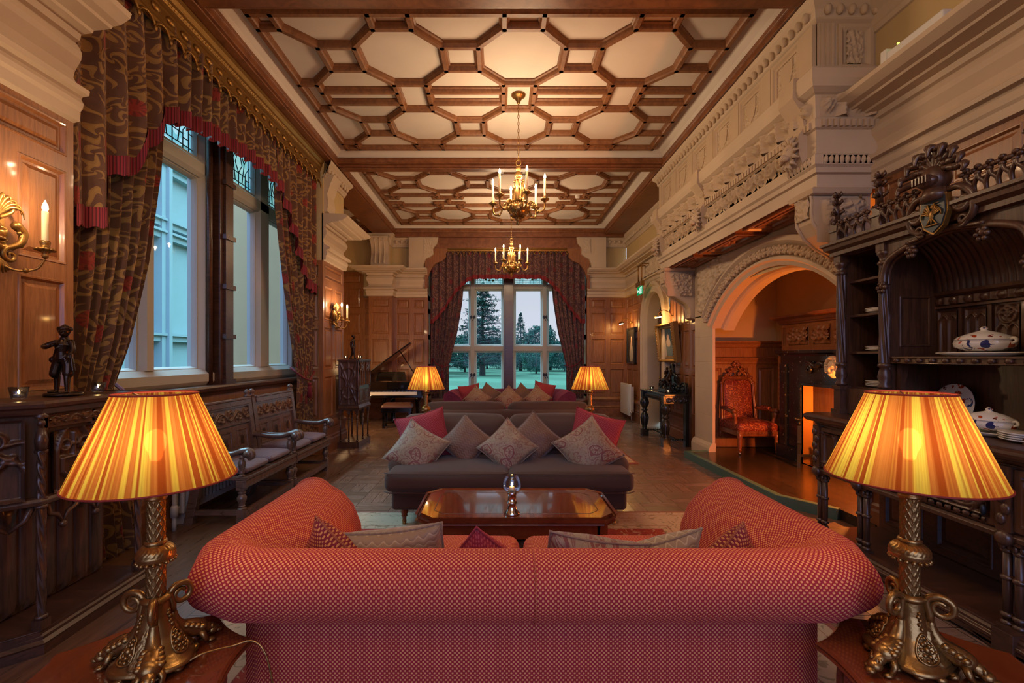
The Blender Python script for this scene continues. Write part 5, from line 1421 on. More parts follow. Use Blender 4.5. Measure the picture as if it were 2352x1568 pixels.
# ------------------------------------------------------------------ helpers for cast figures
def remesh(o, v=.004):
    r = o.modifiers.new('cast', 'REMESH'); r.mode = 'VOXEL'; r.voxel_size = v; r.use_smooth_shade = True
    s = o.modifiers.new('soft', 'SMOOTH'); s.iterations = 2; s.factor = .5
    return o
def limb(mb, pts, rs, n=10):
    c = catmull(pts, 5); k = len(c) - 1
    st = [(i / (len(rs) - 1), r) for i, r in enumerate(rs)]
    mb.tube(c, [pw(i / k, st) for i in range(k + 1)], n)
    mb.ball(c[0], rs[0], 8, 6); mb.ball(c[-1], rs[-1], 8, 6)
def hand(mb, p, d, s):
    d = V(d).normalized(); q = d.orthogonal().normalized(); w = d.cross(q)
    mb.ball(V(p), .012 * s, 8, 6)
    for k in range(4): mb.tube([V(p) + w * (k - 1.5) * .006 * s, V(p) + d * .016 * s + w * (k - 1.5) * .006 * s, V(p) + d * .026 * s + w * (k - 1.5) * .005 * s + q * .006 * s], .0032 * s, 6)
    mb.tube([V(p) - w * .008 * s, V(p) + d * .012 * s - w * .016 * s], .0034 * s, 6)
def head(mb, c, f, r):
    """head at c facing f"""
    c = V(c); f = V(f).normalized(); s_ = f.cross(Z3).normalized(); u = s_.cross(f)
    mb.ball(c, (r * .88, r * .88, r * 1.1), 14, 10); mb.ball(c + f * r * .35 - u * r * .45, (r * .6, r * .6, r * .6), 10, 8)
    mb.tube([c + f * r * .8 + u * r * .15, c + f * r * 1.12 - u * r * .15], r * .14, 6)
    for k in (-1, 1):
        mb.ball(c + s_ * k * r * .85 - u * r * .05, (r * .16, r * .16, r * .25), 6, 5); mb.ball(c + f * r * .78 + s_ * k * r * .33 + u * r * .12, r * .13, 6, 5)
    mb.ball(c + f * r * .86 - u * r * .5, (r * .22, r * .22, r * .1), 6, 5)
# ------------------------------------------------------------------ gothic credenza on the left
t = thing('gothic_sideboard', 'dark carved gothic sideboard with canted end below the near wall sconce', 'sideboard', (-2.5, 2.5, 0))
CN = V((-2.31, 2.30, 0)); CW = V((-2.685, 1.915, 0)); CU = (CW - CN).normalized(); CNn = V((-CU.y, CU.x, 0)); CNn = CNn if CNn.y < 0 else -CNn
CL = (CW - CN).length
pl = [(-2.69, 3.02), (-2.69, 1.91), (-2.31, 2.30), (-2.34, 3.02)]
m = MB(); m.prism(pl, (0, 0, 1.225), X3, Y3, Z3, .05)
m.sweep([(-2.685, 1.91), (-2.305, 2.295), (-2.335, 3.03), (-2.68, 3.03)], [(.01, 1.20), (-.0, 1.21), (-.01, 1.235), (-.02, 1.245), (-.022, 1.262), (-.012, 1.276), (.03, 1.278)]); m.build('top', M['dark_h'], t, True)
m = MB(); m.prism([(-2.69, 2.99), (-2.69, 1.95), (-2.34, 2.31), (-2.365, 2.99)], (0, 0, .76), X3, Y3, Z3, .47)
m.sweep([(-2.685, 1.925), (-2.32, 2.30), (-2.345, 3.0)], [(.01, .745), (-.012, .75), (-.02, .77), (-.012, .785), (.01, .79)])
for y in (2.345, 2.62, 2.75, 2.955): m.box(-2.375, -2.335, y - .012, y + .012, .78, 1.22)
m.box(-2.37, -2.335, 2.33, 2.97, 1.13, 1.21); m.build('carcase', M['dark'], t, True, bevel=.003)
m = MB()   # canted door with interlaced cusped tracery
w_, h_ = CL - .12, .40
tl = [arcpts(0, .08, w_ * .5, 0, pi / 2, 10), arcpts(w_, .08, w_ * .5, pi / 2, pi, 10), arcpts(0, .40, w_ * .52, -pi / 2, 0, 10), arcpts(w_, .40, w_ * .52, pi, 1.5 * pi, 10)]
for k in range(4):
    x = w_ * k / 4; tl += [[(x, 0), (x, .12)], arcpts(x + w_ / 4, .12, w_ / 4, pi, pi * .62, 6), arcpts(x, .12, w_ / 4, 0, pi * .38, 6)]
for cx in (.25, .75):
    for cz in (.2, .3): tl.append(arcpts(w_ * cx, cz, .035, 0, 2 * pi, 12))
tl += [[(0, 0), (w_, 0), (w_, h_), (0, h_), (0, 0)]]
m.relief(CN + CU * .06 + CNn * .0 + Z3 * .79, CU, Z3, CNn, w_, h_, 60, 64, h_lines(tl, .010, .032)); m.build('tracery_door', M['dark'], t, True)
m = MB()   # front door with shield under an ogee
w_, h_ = .25, .33
sh = [[(.03, 0), (.03, .2)], [(.22, 0), (.22, .2)], arcpts(.22, .2, .19, pi, pi * .68, 8), arcpts(.03, .2, .19, 0, pi * .32, 8), [(.06, .17), (.19, .17), (.19, .10), (.125, .03), (.06, .10), (.06, .17)], [(.125, .17), (.125, .30)], [(.10, .24), (.15, .24)], arcpts(.07, .24, .03, 0, 6.3, 8), arcpts(.18, .24, .03, 0, 6.3, 8), [(0, 0), (w_, 0), (w_, h_), (0, h_), (0, 0)]]
m.relief((-2.338, 2.36, .79), Y3, Z3, X3, w_, h_, 44, 54, h_lines(sh, .009, .028)); m.build('shield_door', M['dark'], t, True)
m = MB()
for y in (2.64, 2.77): m.relief((-2.345, y, .79), Y3, Z3, X3, .10 if y < 2.7 else .17, .33, 24, 46, h_lines(gothic_lines(.10 if y < 2.7 else .17, .33), .009, .018))
m.relief((-2.338, 2.36, 1.14), Y3, Z3, X3, .60, .06, 80, 10, h_scroll(.12, .06, .02)); m.build('lancet_panel', M['dark'], t, True)
m = MB()   # recessed linenfold back with hanging arches
def linen(n, w, h): return lambda x, y: .032 * abs(sin(pi * n * x / w)) ** .6 * (1 if .03 + .012 * cos(2 * pi * n * x / w) < y < h - .03 + .012 * cos(2 * pi * n * x / w) else .1)
m.relief((-2.60, 2.24, .12), Y3, Z3, X3, .74, .62, 168, 24, linen(7, .74, .62))
o_ = V((-2.56, 2.29, .12)); m.relief(o_, CU, Z3, CNn, .36, .62, 60, 24, linen(4, .36, .62)); m.build('linenfold_back', M['dark'], t, True)
m = MB()
for i in range(3):
    y = 2.36 + i * .20
    for s in (-1, 1): m.tube([(-2.36, y + .10 + s * .10, .76), (-2.36, y + .10 + s * .075, .68), (-2.36, y + .10 + s * .03, .66), (-2.36, y + .10, .61)], [.02, .014, .012, .006], 8)
    m.ball((-2.36, y + .10, .60), .02, 8, 6)
for i in range(2):
    c = CN + CU * (.12 + i * .2) + Z3 * 0 - CNn * .03
    for s in (-1, 1): m.tube([c + CU * s * .09 + Z3 * .76, c + CU * s * .06 + Z3 * .68, c + Z3 * .63], [.018, .013, .008], 8)
m.build('pendant_arch', M['dark'], t, True)
for (x, y) in ((-2.33, 2.315), (-2.355, 2.965)):
    m = MB()
    m.box(x - .025, x + .025, y - .025, y + .025, .12, .17)
    m.grid(lambda u, v: (x + (.017 + .004 * sin(u * 2 * pi * 4 + v * 26)) * cos(u * 2 * pi), y + (.017 + .004 * sin(u * 2 * pi * 4 + v * 26)) * sin(u * 2 * pi), lerp(.17, .74, v)), 24, 60, wu=True)
    m.grid(lambda u, v: (x + .01 + (.015 + .004 * sin(u * 2 * pi * 3 + v * 20)) * cos(u * 2 * pi), y - .01 + (.015 + .004 * sin(u * 2 * pi * 3 + v * 20)) * sin(u * 2 * pi), lerp(.78, 1.02, v)), 24, 40, wu=True)
    for z in (.18, .74, .78, 1.02): m.lathe([(.016, -.012), (.027, -.006), (.027, .006), (.016, .012)], 14, (x, y, z))
    m.tube([(x + .012, y - .012, 1.03), (x + .012, y - .012, 1.08), (x + .012, y - .012, 1.14)], [.024, .027, .016], 10); m.ball((x + .014, y - .014, 1.165), .018, 10, 8); m.lathe([(.026, 1.19), (.03, 1.2), (.012, 1.22)], 10, (x + .01, y - .01, 0))
    m.build('corner_post', M['dark'], t, True)
m = MB(); m.prism([(-2.69, 3.02), (-2.69, 1.90), (-2.31, 2.29), (-2.34, 3.02)], (0, 0, .02), X3, Y3, Z3, .095)
m.sweep([(-2.69, 1.895), (-2.29, 2.29), (-2.32, 3.03)], [(.02, 0), (0, 0), (0, .05), (-.004, .06), (.012, .075), (.012, .09), (.02, .10), (.025, .118), (.05, .12)]); m.build('plinth', M['dark_h'], t, True)

# bronze boy and tealights on it
def tealight(label, loc, first=[]):
    if not first:
        t = thing('tealight_holder', label, 'candle holder')
        m = MB(); m.lathe([(0, .004), (.027, .004), (.030, .012), (.040, .066), (.037, .066), (.028, .014), (0, .012)], 20); m.build('glass_cup', M['cglass'], t)
        m = MB(); m.lathe([(0, .014), (.019, .014), (.020, .03), (.018, .03), (0, .028)], 18); m.build('wax_cup', M['white_metal'], t)
        m = MB(); m.lathe([(0, .03), (.005, .036), (.0035, .046), (0, .054)], 8); m.build('flame', M['tflame'], t)
        first.append(t); t.location = loc; return t
    return dup(first[0], loc, 0, label)
tealight('tealight in glass cup at the canted left corner of the gothic sideboard', (-2.45, 2.32, 1.28))
tealight('tealight in glass cup between the bronze piper boy and the curtain', (-2.46, 2.79, 1.28))
t = thing('statuette', 'dark bronze boy with bent arm and short breeches on the gothic sideboard', 'statue', (-2.50, 2.61, 1.278), 0)
m = MB(); m.lathe([(0, 0), (.085, 0), (.088, .006), (.085, .014), (.074, .018), (0, .018)], 30); m.build('base', M['bronze'], t)
m = MB()
limb(m, [(-.046, .006, .02), (-.040, .004, .10), (-.038, -.012, .15)], [.010, .016, .018]); limb(m, [(.040, -.018, .02), (.036, -.016, .10), (.030, -.004, .15)], [.010, .016, .018])
for x, y in ((-.046, -.008), (.040, -.034)): m.ball((x, y - .012, .023), (.012, .028, .009), 10, 6)
limb(m, [(-.040, -.010, .125), (-.030, -.004, .175), (-.016, 0, .215)], [.026, .028, .030]); limb(m, [(.034, -.008, .125), (.028, 0, .175), (.016, 0, .215)], [.026, .028, .030])
limb(m, [(0, 0, .21), (.0, -.004, .25), (.002, -.002, .29), (.006, 0, .318)], [.036, .032, .040, .024], 14)
limb(m, [(-.040, 0, .305), (-.085, -.025, .282), (-.045, -.055, .275), (-.01, -.055, .287)], [.016, .014, .011, .008]); hand(m, (-.008, -.056, .288), (1, -.1, .4), .9)
limb(m, [(.045, 0, .305), (.062, -.01, .26), (.058, -.035, .222)], [.016, .013, .009]); hand(m, (.057, -.038, .215), (0, -.3, -1), .9)
m.ball((-.052, .0, .205), (.022, .028, .022), 10, 8); m.tube([(-.05, -.01, .215), (0, -.045, .27), (.045, -.005, .31)], .005, 6)
m.tube([(.07, -.03, .235), (.085, -.03, .14)], [.007, .012], 8)
limb(m, [(.006, 0, .318), (.012, -.006, .345)], [.016, .016]); head(m, (.016, -.012, .368), (.35, -1, -.1), .031)
o = m.build('boy', M['bronze'], t); remesh(o, .0028)
m = MB()
for k in range(26): a = k * 2.4; r = .025 * sqrt(k / 26); m.ball((.016 + 1.1 * r * cos(a), -.008 + 1.1 * r * sin(a), .396 - r * .7), .011, 6, 5)
m.lathe([(.0, .398), (.03, .392), (.036, .384), (.034, .380)], 14, (.016, -.008, 0)); m.build('cap', M['bronze'], o)

# ------------------------------------------------------------------ wall sconces
def make_sconce(label):
    t = thing('wall_sconce', label, 'wall light')
    m = MB()
    m.ball((.02, 0, 0), (.03, .075, .10), 18, 12); m.prism([(-.06, .10), (.06, .10), (.07, .02), (.04, -.08), (0, -.12), (-.04, -.08), (-.07, .02)], (.0, 0, 0), Y3, Z3, X3, .03)
    m.relief((.045, -.05, -.05), Y3, Z3, X3, .10, .10, 14, 14, h_foliage(.02, 26, 3))
    for s in (-1, 1):
        m.tube(spiral((.035, s * .085, -.09), Y3 * s, Z3, .045, .006, 1.2, 1.3, 20), [.014 - .0003 * i for i in range(21)], 8)
        m.tube(catmull([(.03, s * .06, -.06), (.05, s * .12, -.02), (.05, s * .14, .04), (.045, s * .115, .07)], 6), [.014 + .0006 * i for i in range(19)], 9); m.ball((.045, s * .11, .075), .026, 10, 8)
        for k in range(6): m.ball((.052, s * (.125 + .012 * sin(k)), -.03 + k * .017), .012, 6, 5)
        m.tube(catmull([(.03, s * .03, .10), (.04, s * .09, .15), (.03, s * .07, .19), (.04, s * .03, .18)], 6), .012, 8)
    for k in range(11):
        a = lerp(-1.3, 1.3, k / 10); m.tube(catmull([(.03, .02 * sin(a), .11), (.05, .07 * sin(a), .15 + .05 * cos(a)), (.055, .13 * sin(a), .14 + .09 * cos(a)), (.05, .15 * sin(a), .10 + .08 * cos(a))], 4), [.014 - .001 * i for i in range(13)], 7)
        m.tube(catmull([(.03, .02 * sin(a), -.11), (.055, .05 * sin(a), -.15), (.045, .08 * sin(a), -.15 - .05 * cos(a))], 4), [.013 - .0011 * i for i in range(9)], 7)
    m.build('backplate', M['gilt'], t)
    for s in (-1, 1):
        m = MB(); m.tube(catmull([(.04, s * .02, -.14), (.09, s * .06, -.175), (.15, s * .11, -.16), (.18, s * .13, -.10)], 8), .006, 8); m.ball((.12, s * .085, -.172), .014, 10, 8)
        m.lathe([(0, -.10), (.012, -.095), (.016, -.08), (.010, -.072), (.03, -.055), (.040, -.045), (.034, -.040), (.018, -.036), (.022, -.02), (.024, -.008), (.02, 0), (0, 0)], 16, (.18, s * .13, 0))
        for k in range(10): a = k * pi / 5; m.ball((.18 + .036 * cos(a), s * .13 + .036 * sin(a), -.05), (.012, .012, .008), 6, 5)
        a_ = m.build('arm', M['gilt'], t)
        m = MB(); m.lathe([(.015, 0), (.015, .16), (.012, .165), (0, .165)], 14, (.18, s * .13, 0)); m.build('candle', M['wax'], a_)
        m = MB(); m.lathe([(.010, .165), (.014, .18), (.012, .195), (.005, .212), (0, .225)], 12, (.18, s * .13, 0)); m.build('candle_bulb', M['flame'], a_)
    return t
sc1 = make_sconce('gilded two-candle wall sconce on the panelling above the gothic sideboard'); sc1.location = (XL + .01, 2.385, 2.14)
sc2 = dup(sc1, (XL + .01, 7.38, 2.14), 0, 'gilded two-candle wall sconce on the panelled pier by the curtain and carved cabinet')

# ------------------------------------------------------------------ hall benches
def turned(mb, x, y, z0, z1, r=.032, n=14):
    h = z1 - z0
    mb.lathe([(r * q, z0 + h * k) for k, q in ((0, .9), (.03, 1.1), (.07, 1.1), (.09, .75), (.13, .7), (.16, .95), (.2, .75), (.3, .8), (.5, 1.25), (.62, 1.3), (.74, .9), (.8, .7), (.84, 1.05), (.9, 1.1), (.93, .75), (1, .9))], n, (x, y, 0))
def make_bench(label):
    t = thing('hall_bench', label, 'bench'); w = .50; wd = M['bench']
    m = MB(); m.box(-w, w, -.25, .21, .405, .43); m.sweep([(w, -.245), (-w, -.245)][::-1], [(0, .33), (-.02, .335), (-.025, .36), (-.02, .40), (-.032, .41), (-.032, .43), (0, .43)]); m.box(-w + .02, w - .02, -.24, -.22, .33, .41); m.build('seat', wd, t)
    for s in (-1, 1):
        m = MB(); x = s * (w - .035); m.box(x - .035, x + .035, -.245, -.175, .31, .40); turned(m, x, -.21, .14, .31); m.box(x - .032, x + .032, -.24, -.178, 0, .14); m.build('leg', wd, t, bevel=.004)
        m = MB(); m.prism([(.13, .43), (.21, .43), (.30, 0), (.22, 0)], (x - .03, 0, 0), Y3, Z3, X3, .06); m.build('leg', wd, t, bevel=.004)
        m = MB(); m.box(x - .02, x + .02, -.2, .24, .09, .13); m.build('side_stretcher', wd, t)
        m = MB(); m.prism([(.15, .40), (.215, .40), (.285, 1.06), (.235, 1.06)], (x - .035, 0, 0), Y3, Z3, X3, .07); m.lathe([(.02, 1.06), (.035, 1.065), (.035, 1.075), (.018, 1.085), (.034, 1.105), (.034, 1.12), (.02, 1.138), (0, 1.145)], 16, (x, .26, 0)); m.build('back_post', wd, t)
        m = MB(); a = catmull([(x, .20, .66), (x, .05, .635), (x, -.12, .63), (x, -.22, .66), (x, -.285, .655), (x, -.30, .615), (x, -.27, .60)], 6)
        m.tube(a, [.026] * 20 + [.03] * (len(a) - 20), 10); m.cyl((x - .035, -.275, .635), (x + .035, -.275, .635), .034, 14); turned(m, x, -.21, .43, .63, .026); m.build('arm', wd, t)
    tl = math.atan2(.07, .62)
    m = MB(); B = V((-w + .07, .185, .47)); Wv = V((0, sin(tl), cos(tl))); N = V((0, -cos(tl), sin(tl))); ww = 2 * w - .14
    m.panels(B, X3, Wv, N, [0, ww / 3, 2 * ww / 3, ww], [0, .32], .045, .02); m.prism([(0, 0), (ww, 0), (ww, .585), (0, .585)], B - N * .03, X3, Wv, N, .025)
    m.build('back_panel', wd, t)
    m = MB(); m.relief(B + Wv * .345, X3, Wv, N, ww, .15, 110, 24, h_scroll(.30, .15, .022)); 
    for z in (.33, .505): m.prism([(0, z), (ww, z), (ww, z + .02), (0, z + .02)], B, X3, Wv, N, .018)
    m.build('carved_frieze', wd, t)
    m = MB(); m.prism([(0, .52), (ww, .52), (ww, .575), (0, .575)], B, X3, Wv, N, .03); m.prism([(-.01, .575), (ww + .01, .575), (ww + .01, .595), (-.01, .595)], B - N * .02, X3, Wv, N, .065); m.build('top_rail', wd, t, bevel=.004)
    m = MB(); m.sweep([(-w + .03, -.235), (w - .03, -.235)], [(0, .06), (-.015, .065), (-.015, .12), (0, .125)]); m.box(-w + .03, w - .03, -.235, -.2, .06, .125); m.build('front_stretcher', wd, t)
    return t
bn = make_bench('carved oak settle half hidden by the left lamp, nearer of the two under the window'); bn.location = (-2.51, 4.53, 0); bn.rotation_euler = (0, 0, pi / 2)
bn2 = dup(bn, (-2.51, 5.55, 0), pi / 2, 'carved oak settle nearer the carved cabinet, farther of the two under the window')
pc = None
for y, la in ((4.30, 'waved seat cushion on the nearer settle, beside the lampshade'), (4.76, 'waved seat cushion on the nearer settle, at its far arm'), (5.32, 'waved seat cushion on the farther settle, at its near arm'), (5.79, 'waved seat cushion on the farther settle, next to the carved cabinet')):
    if pc is None:
        m = MB(); m.rbox((0, 0, .04), (.45, .42, .085), .035, bulge=(0, 0, .02), fn=lambda q: V((q.x, q.y, q.z * (1 - .5 * max(abs(q.x) / .225, abs(q.y) / .21) ** 4)))); pc = m.build('seat_cushion', M['wave_seat']); c = pc
    else: c = pc.copy(); COL.objects.link(c)
    c.location = (-2.50, y, .432); tag(c, la, 'cushion', 'cushions on the window settles')

# ------------------------------------------------------------------ radiators
t = thing('column_radiator', 'low column radiator half hidden behind the window settles', 'radiator', (-2.86, 4.6, 0))
m = MB()
for i in range(22): y = 4.05 + i * .055; m.tube([(-2.88, y, .14), (-2.88, y, .50)], .022, 8); m.tube([(-2.82, y, .14), (-2.82, y, .50)], .022, 8)
for z in (.14, .50): m.box(-2.9, -2.8, 4.03, 5.22, z - .03, z + .03)
m.build('columns', M['grey_metal'], t, True, bevel=.006)
m = MB(); m.tube(catmull([(-2.85, 4.03, .48), (-2.82, 3.93, .47), (-2.80, 3.92, .40), (-2.80, 3.92, .0)], 5), .018, 8); m.lathe([(.0, .12), (.03, .12), (.03, .2), (.02, .22), (0, .22)], 12, (-2.80, 3.92, 0)); m.build('pipe', M['grey_metal'], t, True)
for y in (4.1, 5.15): m = MB(); m.box(-2.9, -2.8, y - .02, y + .02, 0, .12); m.build('foot', M['grey_metal'], t, True)
t = thing('panel_radiator', 'white flat panel radiator under the small portrait on the right wall', 'radiator', (3.05, 10.95, 0))
m = MB(); m.rbox((3.045, 10.95, .49), (.05, .82, .74), .015); m.build('panel', M['white_metal'], t, True)
for i in range(3): m = MB(); m.box(3.08, 3.13, 10.6 + i * .35, 10.63 + i * .35, .2, .8); m.build('bracket', M['white_metal'], t, True)
m = MB(); m.tube([(3.04, 10.52, .16), (3.04, 10.47, .15), (3.04, 10.46, 0)], .012, 8); m.lathe([(0, .15), (.024, .15), (.026, .21), (.02, .25), (0, .25)], 14, (3.04, 10.47, 0)); m.build('valve', M['chrome'], t, True)

# ------------------------------------------------------------------ carved gramophone cabinet, boy and tealights
t = thing('carved_cabinet', 'tall dark gothic cabinet on arcaded legs against the panelled pier', 'cabinet', (-2.5, 7.8, 0))
x0, x1, y0, y1 = -2.64, -2.31, 7.46, 8.10; dk = M['dark']
m = MB(); m.box(x0, x1, y0, y1, .70, 1.43); m.sweep([(x0, y0), (x1, y0), (x1, y1), (x0, y1)], [(.0, .62), (-.015, .63), (-.02, .66), (-.005, .69), (0, .70)]); m.box(x0, x1, y0, y1, .62, .70); m.build('case', dk, t, True, bevel=.004)
m = MB(); m.box(x0 - .01, x1 + .02, y0 - .02, y1 + .02, 1.43, 1.455); m.build('top', dk, t, True, bevel=.006)
m = MB(); w_, h_ = x1 - x0 - .04, .70
xl = [[(0, 0), (w_, h_)], [(w_, 0), (0, h_)], arcpts(w_ / 2, h_ * .28, .1, 0, 6.3, 16), arcpts(w_ / 2, h_ * .72, .1, 0, 6.3, 16), [(w_ / 2, 0), (w_ / 2, h_)], arcpts(0, h_ / 2, .11, -1.6, 1.6, 10), arcpts(w_, h_ / 2, .11, 1.6, 4.7, 10), [(0, 0), (w_, 0), (w_, h_), (0, h_), (0, 0)]]
m.relief((x0 + .02, y0 - .002, .715), X3, Z3, -Y3, w_, h_, 44, 80, h_lines(xl, .018, .012)); m.build('side_panel', dk, t, True)
for i in range(2):
    m = MB(); m.relief((x1 + .002, y0 + .02 + i * .31, 1.02), Y3, Z3, X3, .29, .40, 40, 52, h_lines(gothic_lines(.29, .40, 1), .013, .02)); m.panel((x1, y0 + .02 + i * .31, .72), Y3, Z3, X3, .29, .27, .03, .01); m.build('door', dk, t, True)
m = MB(); turned(m, x1 - .005, y0 + .005, .72, 1.42, .02); turned(m, x1 - .005, y1 - .005, .72, 1.42, .02); m.build('corner_column', dk, t, True)
for i, (x, y) in enumerate(((x0 + .025, y0 + .025), ((x0 + x1) / 2, y0 + .02), (x1 - .03, y0 + .03), (x1 - .025, (y0 + y1) / 2), (x1 - .025, y1 - .025), (x0 + .025, y1 - .025))):
    m = MB(); m.tube([(x, y, .10), (x, y, .55)], .014, 8)
    for z in (.11, .47): m.lathe([(.014, z), (.022, z + .008), (.022, z + .016), (.014, z + .024)], 10, (x, y, 0))
    m.box(x - .022, x + .022, y - .022, y + .022, .55, .63); m.build('leg', dk, t, True)
m = MB()
def arch(a, b):
    a, b = V(a), V(b); d = (b - a); L = d.length; d /= L
    pl = [(0, .62), (0, .48)] + [(L / 2 - L / 2 * cos(k * pi / 16) , .48 + .11 * sin(k * pi / 16) * (1 + .25 * sin(k * pi / 16))) for k in range(1, 16)] + [(L, .48), (L, .62)]
    m.prism(pl, a, d, Z3, d.cross(Z3) * -1, .012)
arch((x0 + .03, y0 + .03, 0), ((x0 + x1) / 2, y0 + .03, 0)); arch(((x0 + x1) / 2, y0 + .03, 0), (x1 - .03, y0 + .03, 0)); arch((x1 - .03, y0 + .03, 0), (x1 - .03, (y0 + y1) / 2, 0)); arch((x1 - .03, (y0 + y1) / 2, 0), (x1 - .03, y1 - .03, 0)); m.build('arcade', dk, t, True)
m = MB(); m.box(x0 - .01, x1 + .01, y0 - .01, y1 + .01, .06, .10); m.sweep([(x0 - .01, y0 - .01), (x1 + .01, y0 - .01), (x1 + .01, y1 + .01)], [(.02, 0), (0, 0), (0, .06), (.02, .06)]); m.build('base', dk, t, True)
tealight('tealight in glass cup left of the walking bronze boy on the carved cabinet', (-2.57, 7.62, 1.457)); tealight('tealight in glass cup right of the walking bronze boy on the carved cabinet', (-2.40, 7.86, 1.457))
t = thing('statuette', 'small dark bronze boy walking in profile on the carved cabinet', 'statue', (-2.49, 7.72, 1.456))
m = MB(); m.lathe([(0, 0), (.06, 0), (.06, .012), (0, .014)], 20); m.build('base', M['bronze'], t)
m = MB()
limb(m, [(.045, -.02, .02), (.03, -.02, .11), (.012, -.015, .20)], [.012, .018, .026]); limb(m, [(-.045, .02, .025), (-.012, .02, .10), (.0, .015, .20)], [.012, .018, .026])
m.ball((.058, -.02, .022), (.028, .013, .010), 8, 6); m.ball((-.038, .02, .025), (.026, .013, .012), 8, 6)
limb(m, [(.005, 0, .19), (.0, 0, .25), (.005, 0, .30), (.008, 0, .33)], [.036, .033, .036, .024], 12); limb(m, [(.0, -.036, .32), (-.02, -.046, .26), (-.012, -.04, .20)], [.015, .013, .010]); limb(m, [(.0, .036, .32), (.02, .046, .26), (.03, .04, .21)], [.015, .013, .010])
hand(m, (-.011, -.04, .195), (.1, 0, -1), .8); hand(m, (.031, .04, .205), (.2, 0, -1), .8)
limb(m, [(.008, 0, .33), (.014, 0, .36)], [.014, .013]); head(m, (.02, 0, .382), (1, -.05, 0), .029); o = m.build('boy', M['bronze'], t); remesh(o, .003)
m = MB(); m.ball((.010, 0, .395), (.032, .029, .024), 12, 8); m.build('hair', M['bronze'], o)

# ------------------------------------------------------------------ grand piano and stool
t = thing('grand_piano', 'black grand piano with raised lid in the corner by the bay', 'piano', (-2.48, 10.62, 0), .08)
bk = M['black']; PO = [(-.73, -.45), (.73, -.45), (.73, -.2), (.68, .05), (.52, .22), (.36, .36), (.22, .55), (.02, .68), (-.25, .72), (-.5, .66), (-.73, .45)]
m = MB(); m.prism(PO, (0, 0, .64), X3, Y3, Z3, .30); m.box(-.73, .73, -.72, -.45, .60, .66); m.box(-.73, -.63, -.72, -.45, .60, .80); m.box(.63, .73, -.72, -.45, .60, .80); m.build('case', bk, t, bevel=.01)
m = MB(); m.box(-.63, .63, -.46, -.42, .74, .93); m.build('fallboard', bk, t)
m = MB(); m.box(-.62, .62, -.68, -.47, .66, .725); m.build('white_keys', M['porc'], t)
m = MB()
for i in range(52):
    if i % 7 in (0, 1, 3, 4, 5): m.box(-.62 + (i + .75) * 1.24 / 52, -.62 + (i + 1.2) * 1.24 / 52, -.60, -.47, .72, .738)
m.build('black_keys', bk, t)
A = math.radians(36); U = V((cos(A), 0, sin(A))); Nn = V((-sin(A), 0, cos(A)))
m = MB(); m.prism([(p[0] + .73, p[1]) for p in PO if p[1] > -.46][::1], (-.73, 0.02, .955), U, Y3, Nn, .02)
m.build('lid', bk, t, bevel=.004)
m = MB(); q = [(p[0] + .73, p[1]) for p in PO]; m.add([V((-.72, .02, .953)) + U * (a * .97 + .01) + Y3 * (b * .97) for a, b in q], [tuple(range(len(q)))]); m.build('lid_underside', M['lid'], t)
m = MB(); m.cyl((.60, -.05, .94), V((-.73, -.05, .955)) + U * 1.12, .012, 8); m.build('prop_stick', bk, t)
m = MB(); m.prism([(-.34, 0), (.34, 0), (.3, .22), (-.3, .22)], (0, -.30, .95), X3, V((0, .35, .94)), Y3, .012); m.build('music_desk', bk, t)
for x, y in ((-.62, -.5), (.62, -.5), (-.3, .5)):
    m = MB(); m.lathe([(.035, .06), (.04, .1), (.045, .3), (.06, .5), (.065, .52), (.065, .64)], 8, (x, y, 0), smooth=False); m.cyl((x - .012, y, .03), (x + .012, y, .03), .03, 12); m.build('leg', bk, t)
m = MB(); m.box(-.10, .10, -.35, -.32, .08, .64); m.box(-.12, .12, -.42, -.25, .05, .10); m.build('pedal_lyre', bk, t); 
t = thing('piano_stool', 'buttoned leather stool on black frame in front of the grand piano', 'stool', (-2.17, 9.70, 0), .08)
m = MB()
def tuft(u, v):
    x, y = u * .64 - .32, v * .36 - .18; e = min(u, 1 - u, v * .56, (1 - v) * .56) * 2
    d = min(hypot((x - (i - 2) * .12), y - (j - .5) * .14) for i in range(5) for j in range(2)); return (x, y, .44 + .085 * min(1, e * 5) ** .5 - .03 * max(0, 1 - d / .05))
m.grid(tuft, 40, 24); m.box(-.32, .32, -.18, .18, .42, .445); m.build('seat', M['leather'], t)
m = MB(); m.box(-.31, .31, -.17, .17, .33, .42); m.build('apron', bk, t)
for sx in (-1, 1):
    for sy in (-1, 1): m = MB(); m.prism([(-.025, -.025), (.025, -.025), (.025, .025), (-.025, .025)], (sx * .27, sy * .13, 0), X3, Y3, Z3, .33); m.build('leg', bk, t)
m = MB(); m.cyl((-.27, 0, .1), (.27, 0, .1), .012, 8)
for sx in (-1, 1): m.cyl((sx * .27, -.13, .1), (sx * .27, .13, .1), .012, 8)
m.build('stretcher', bk, t)
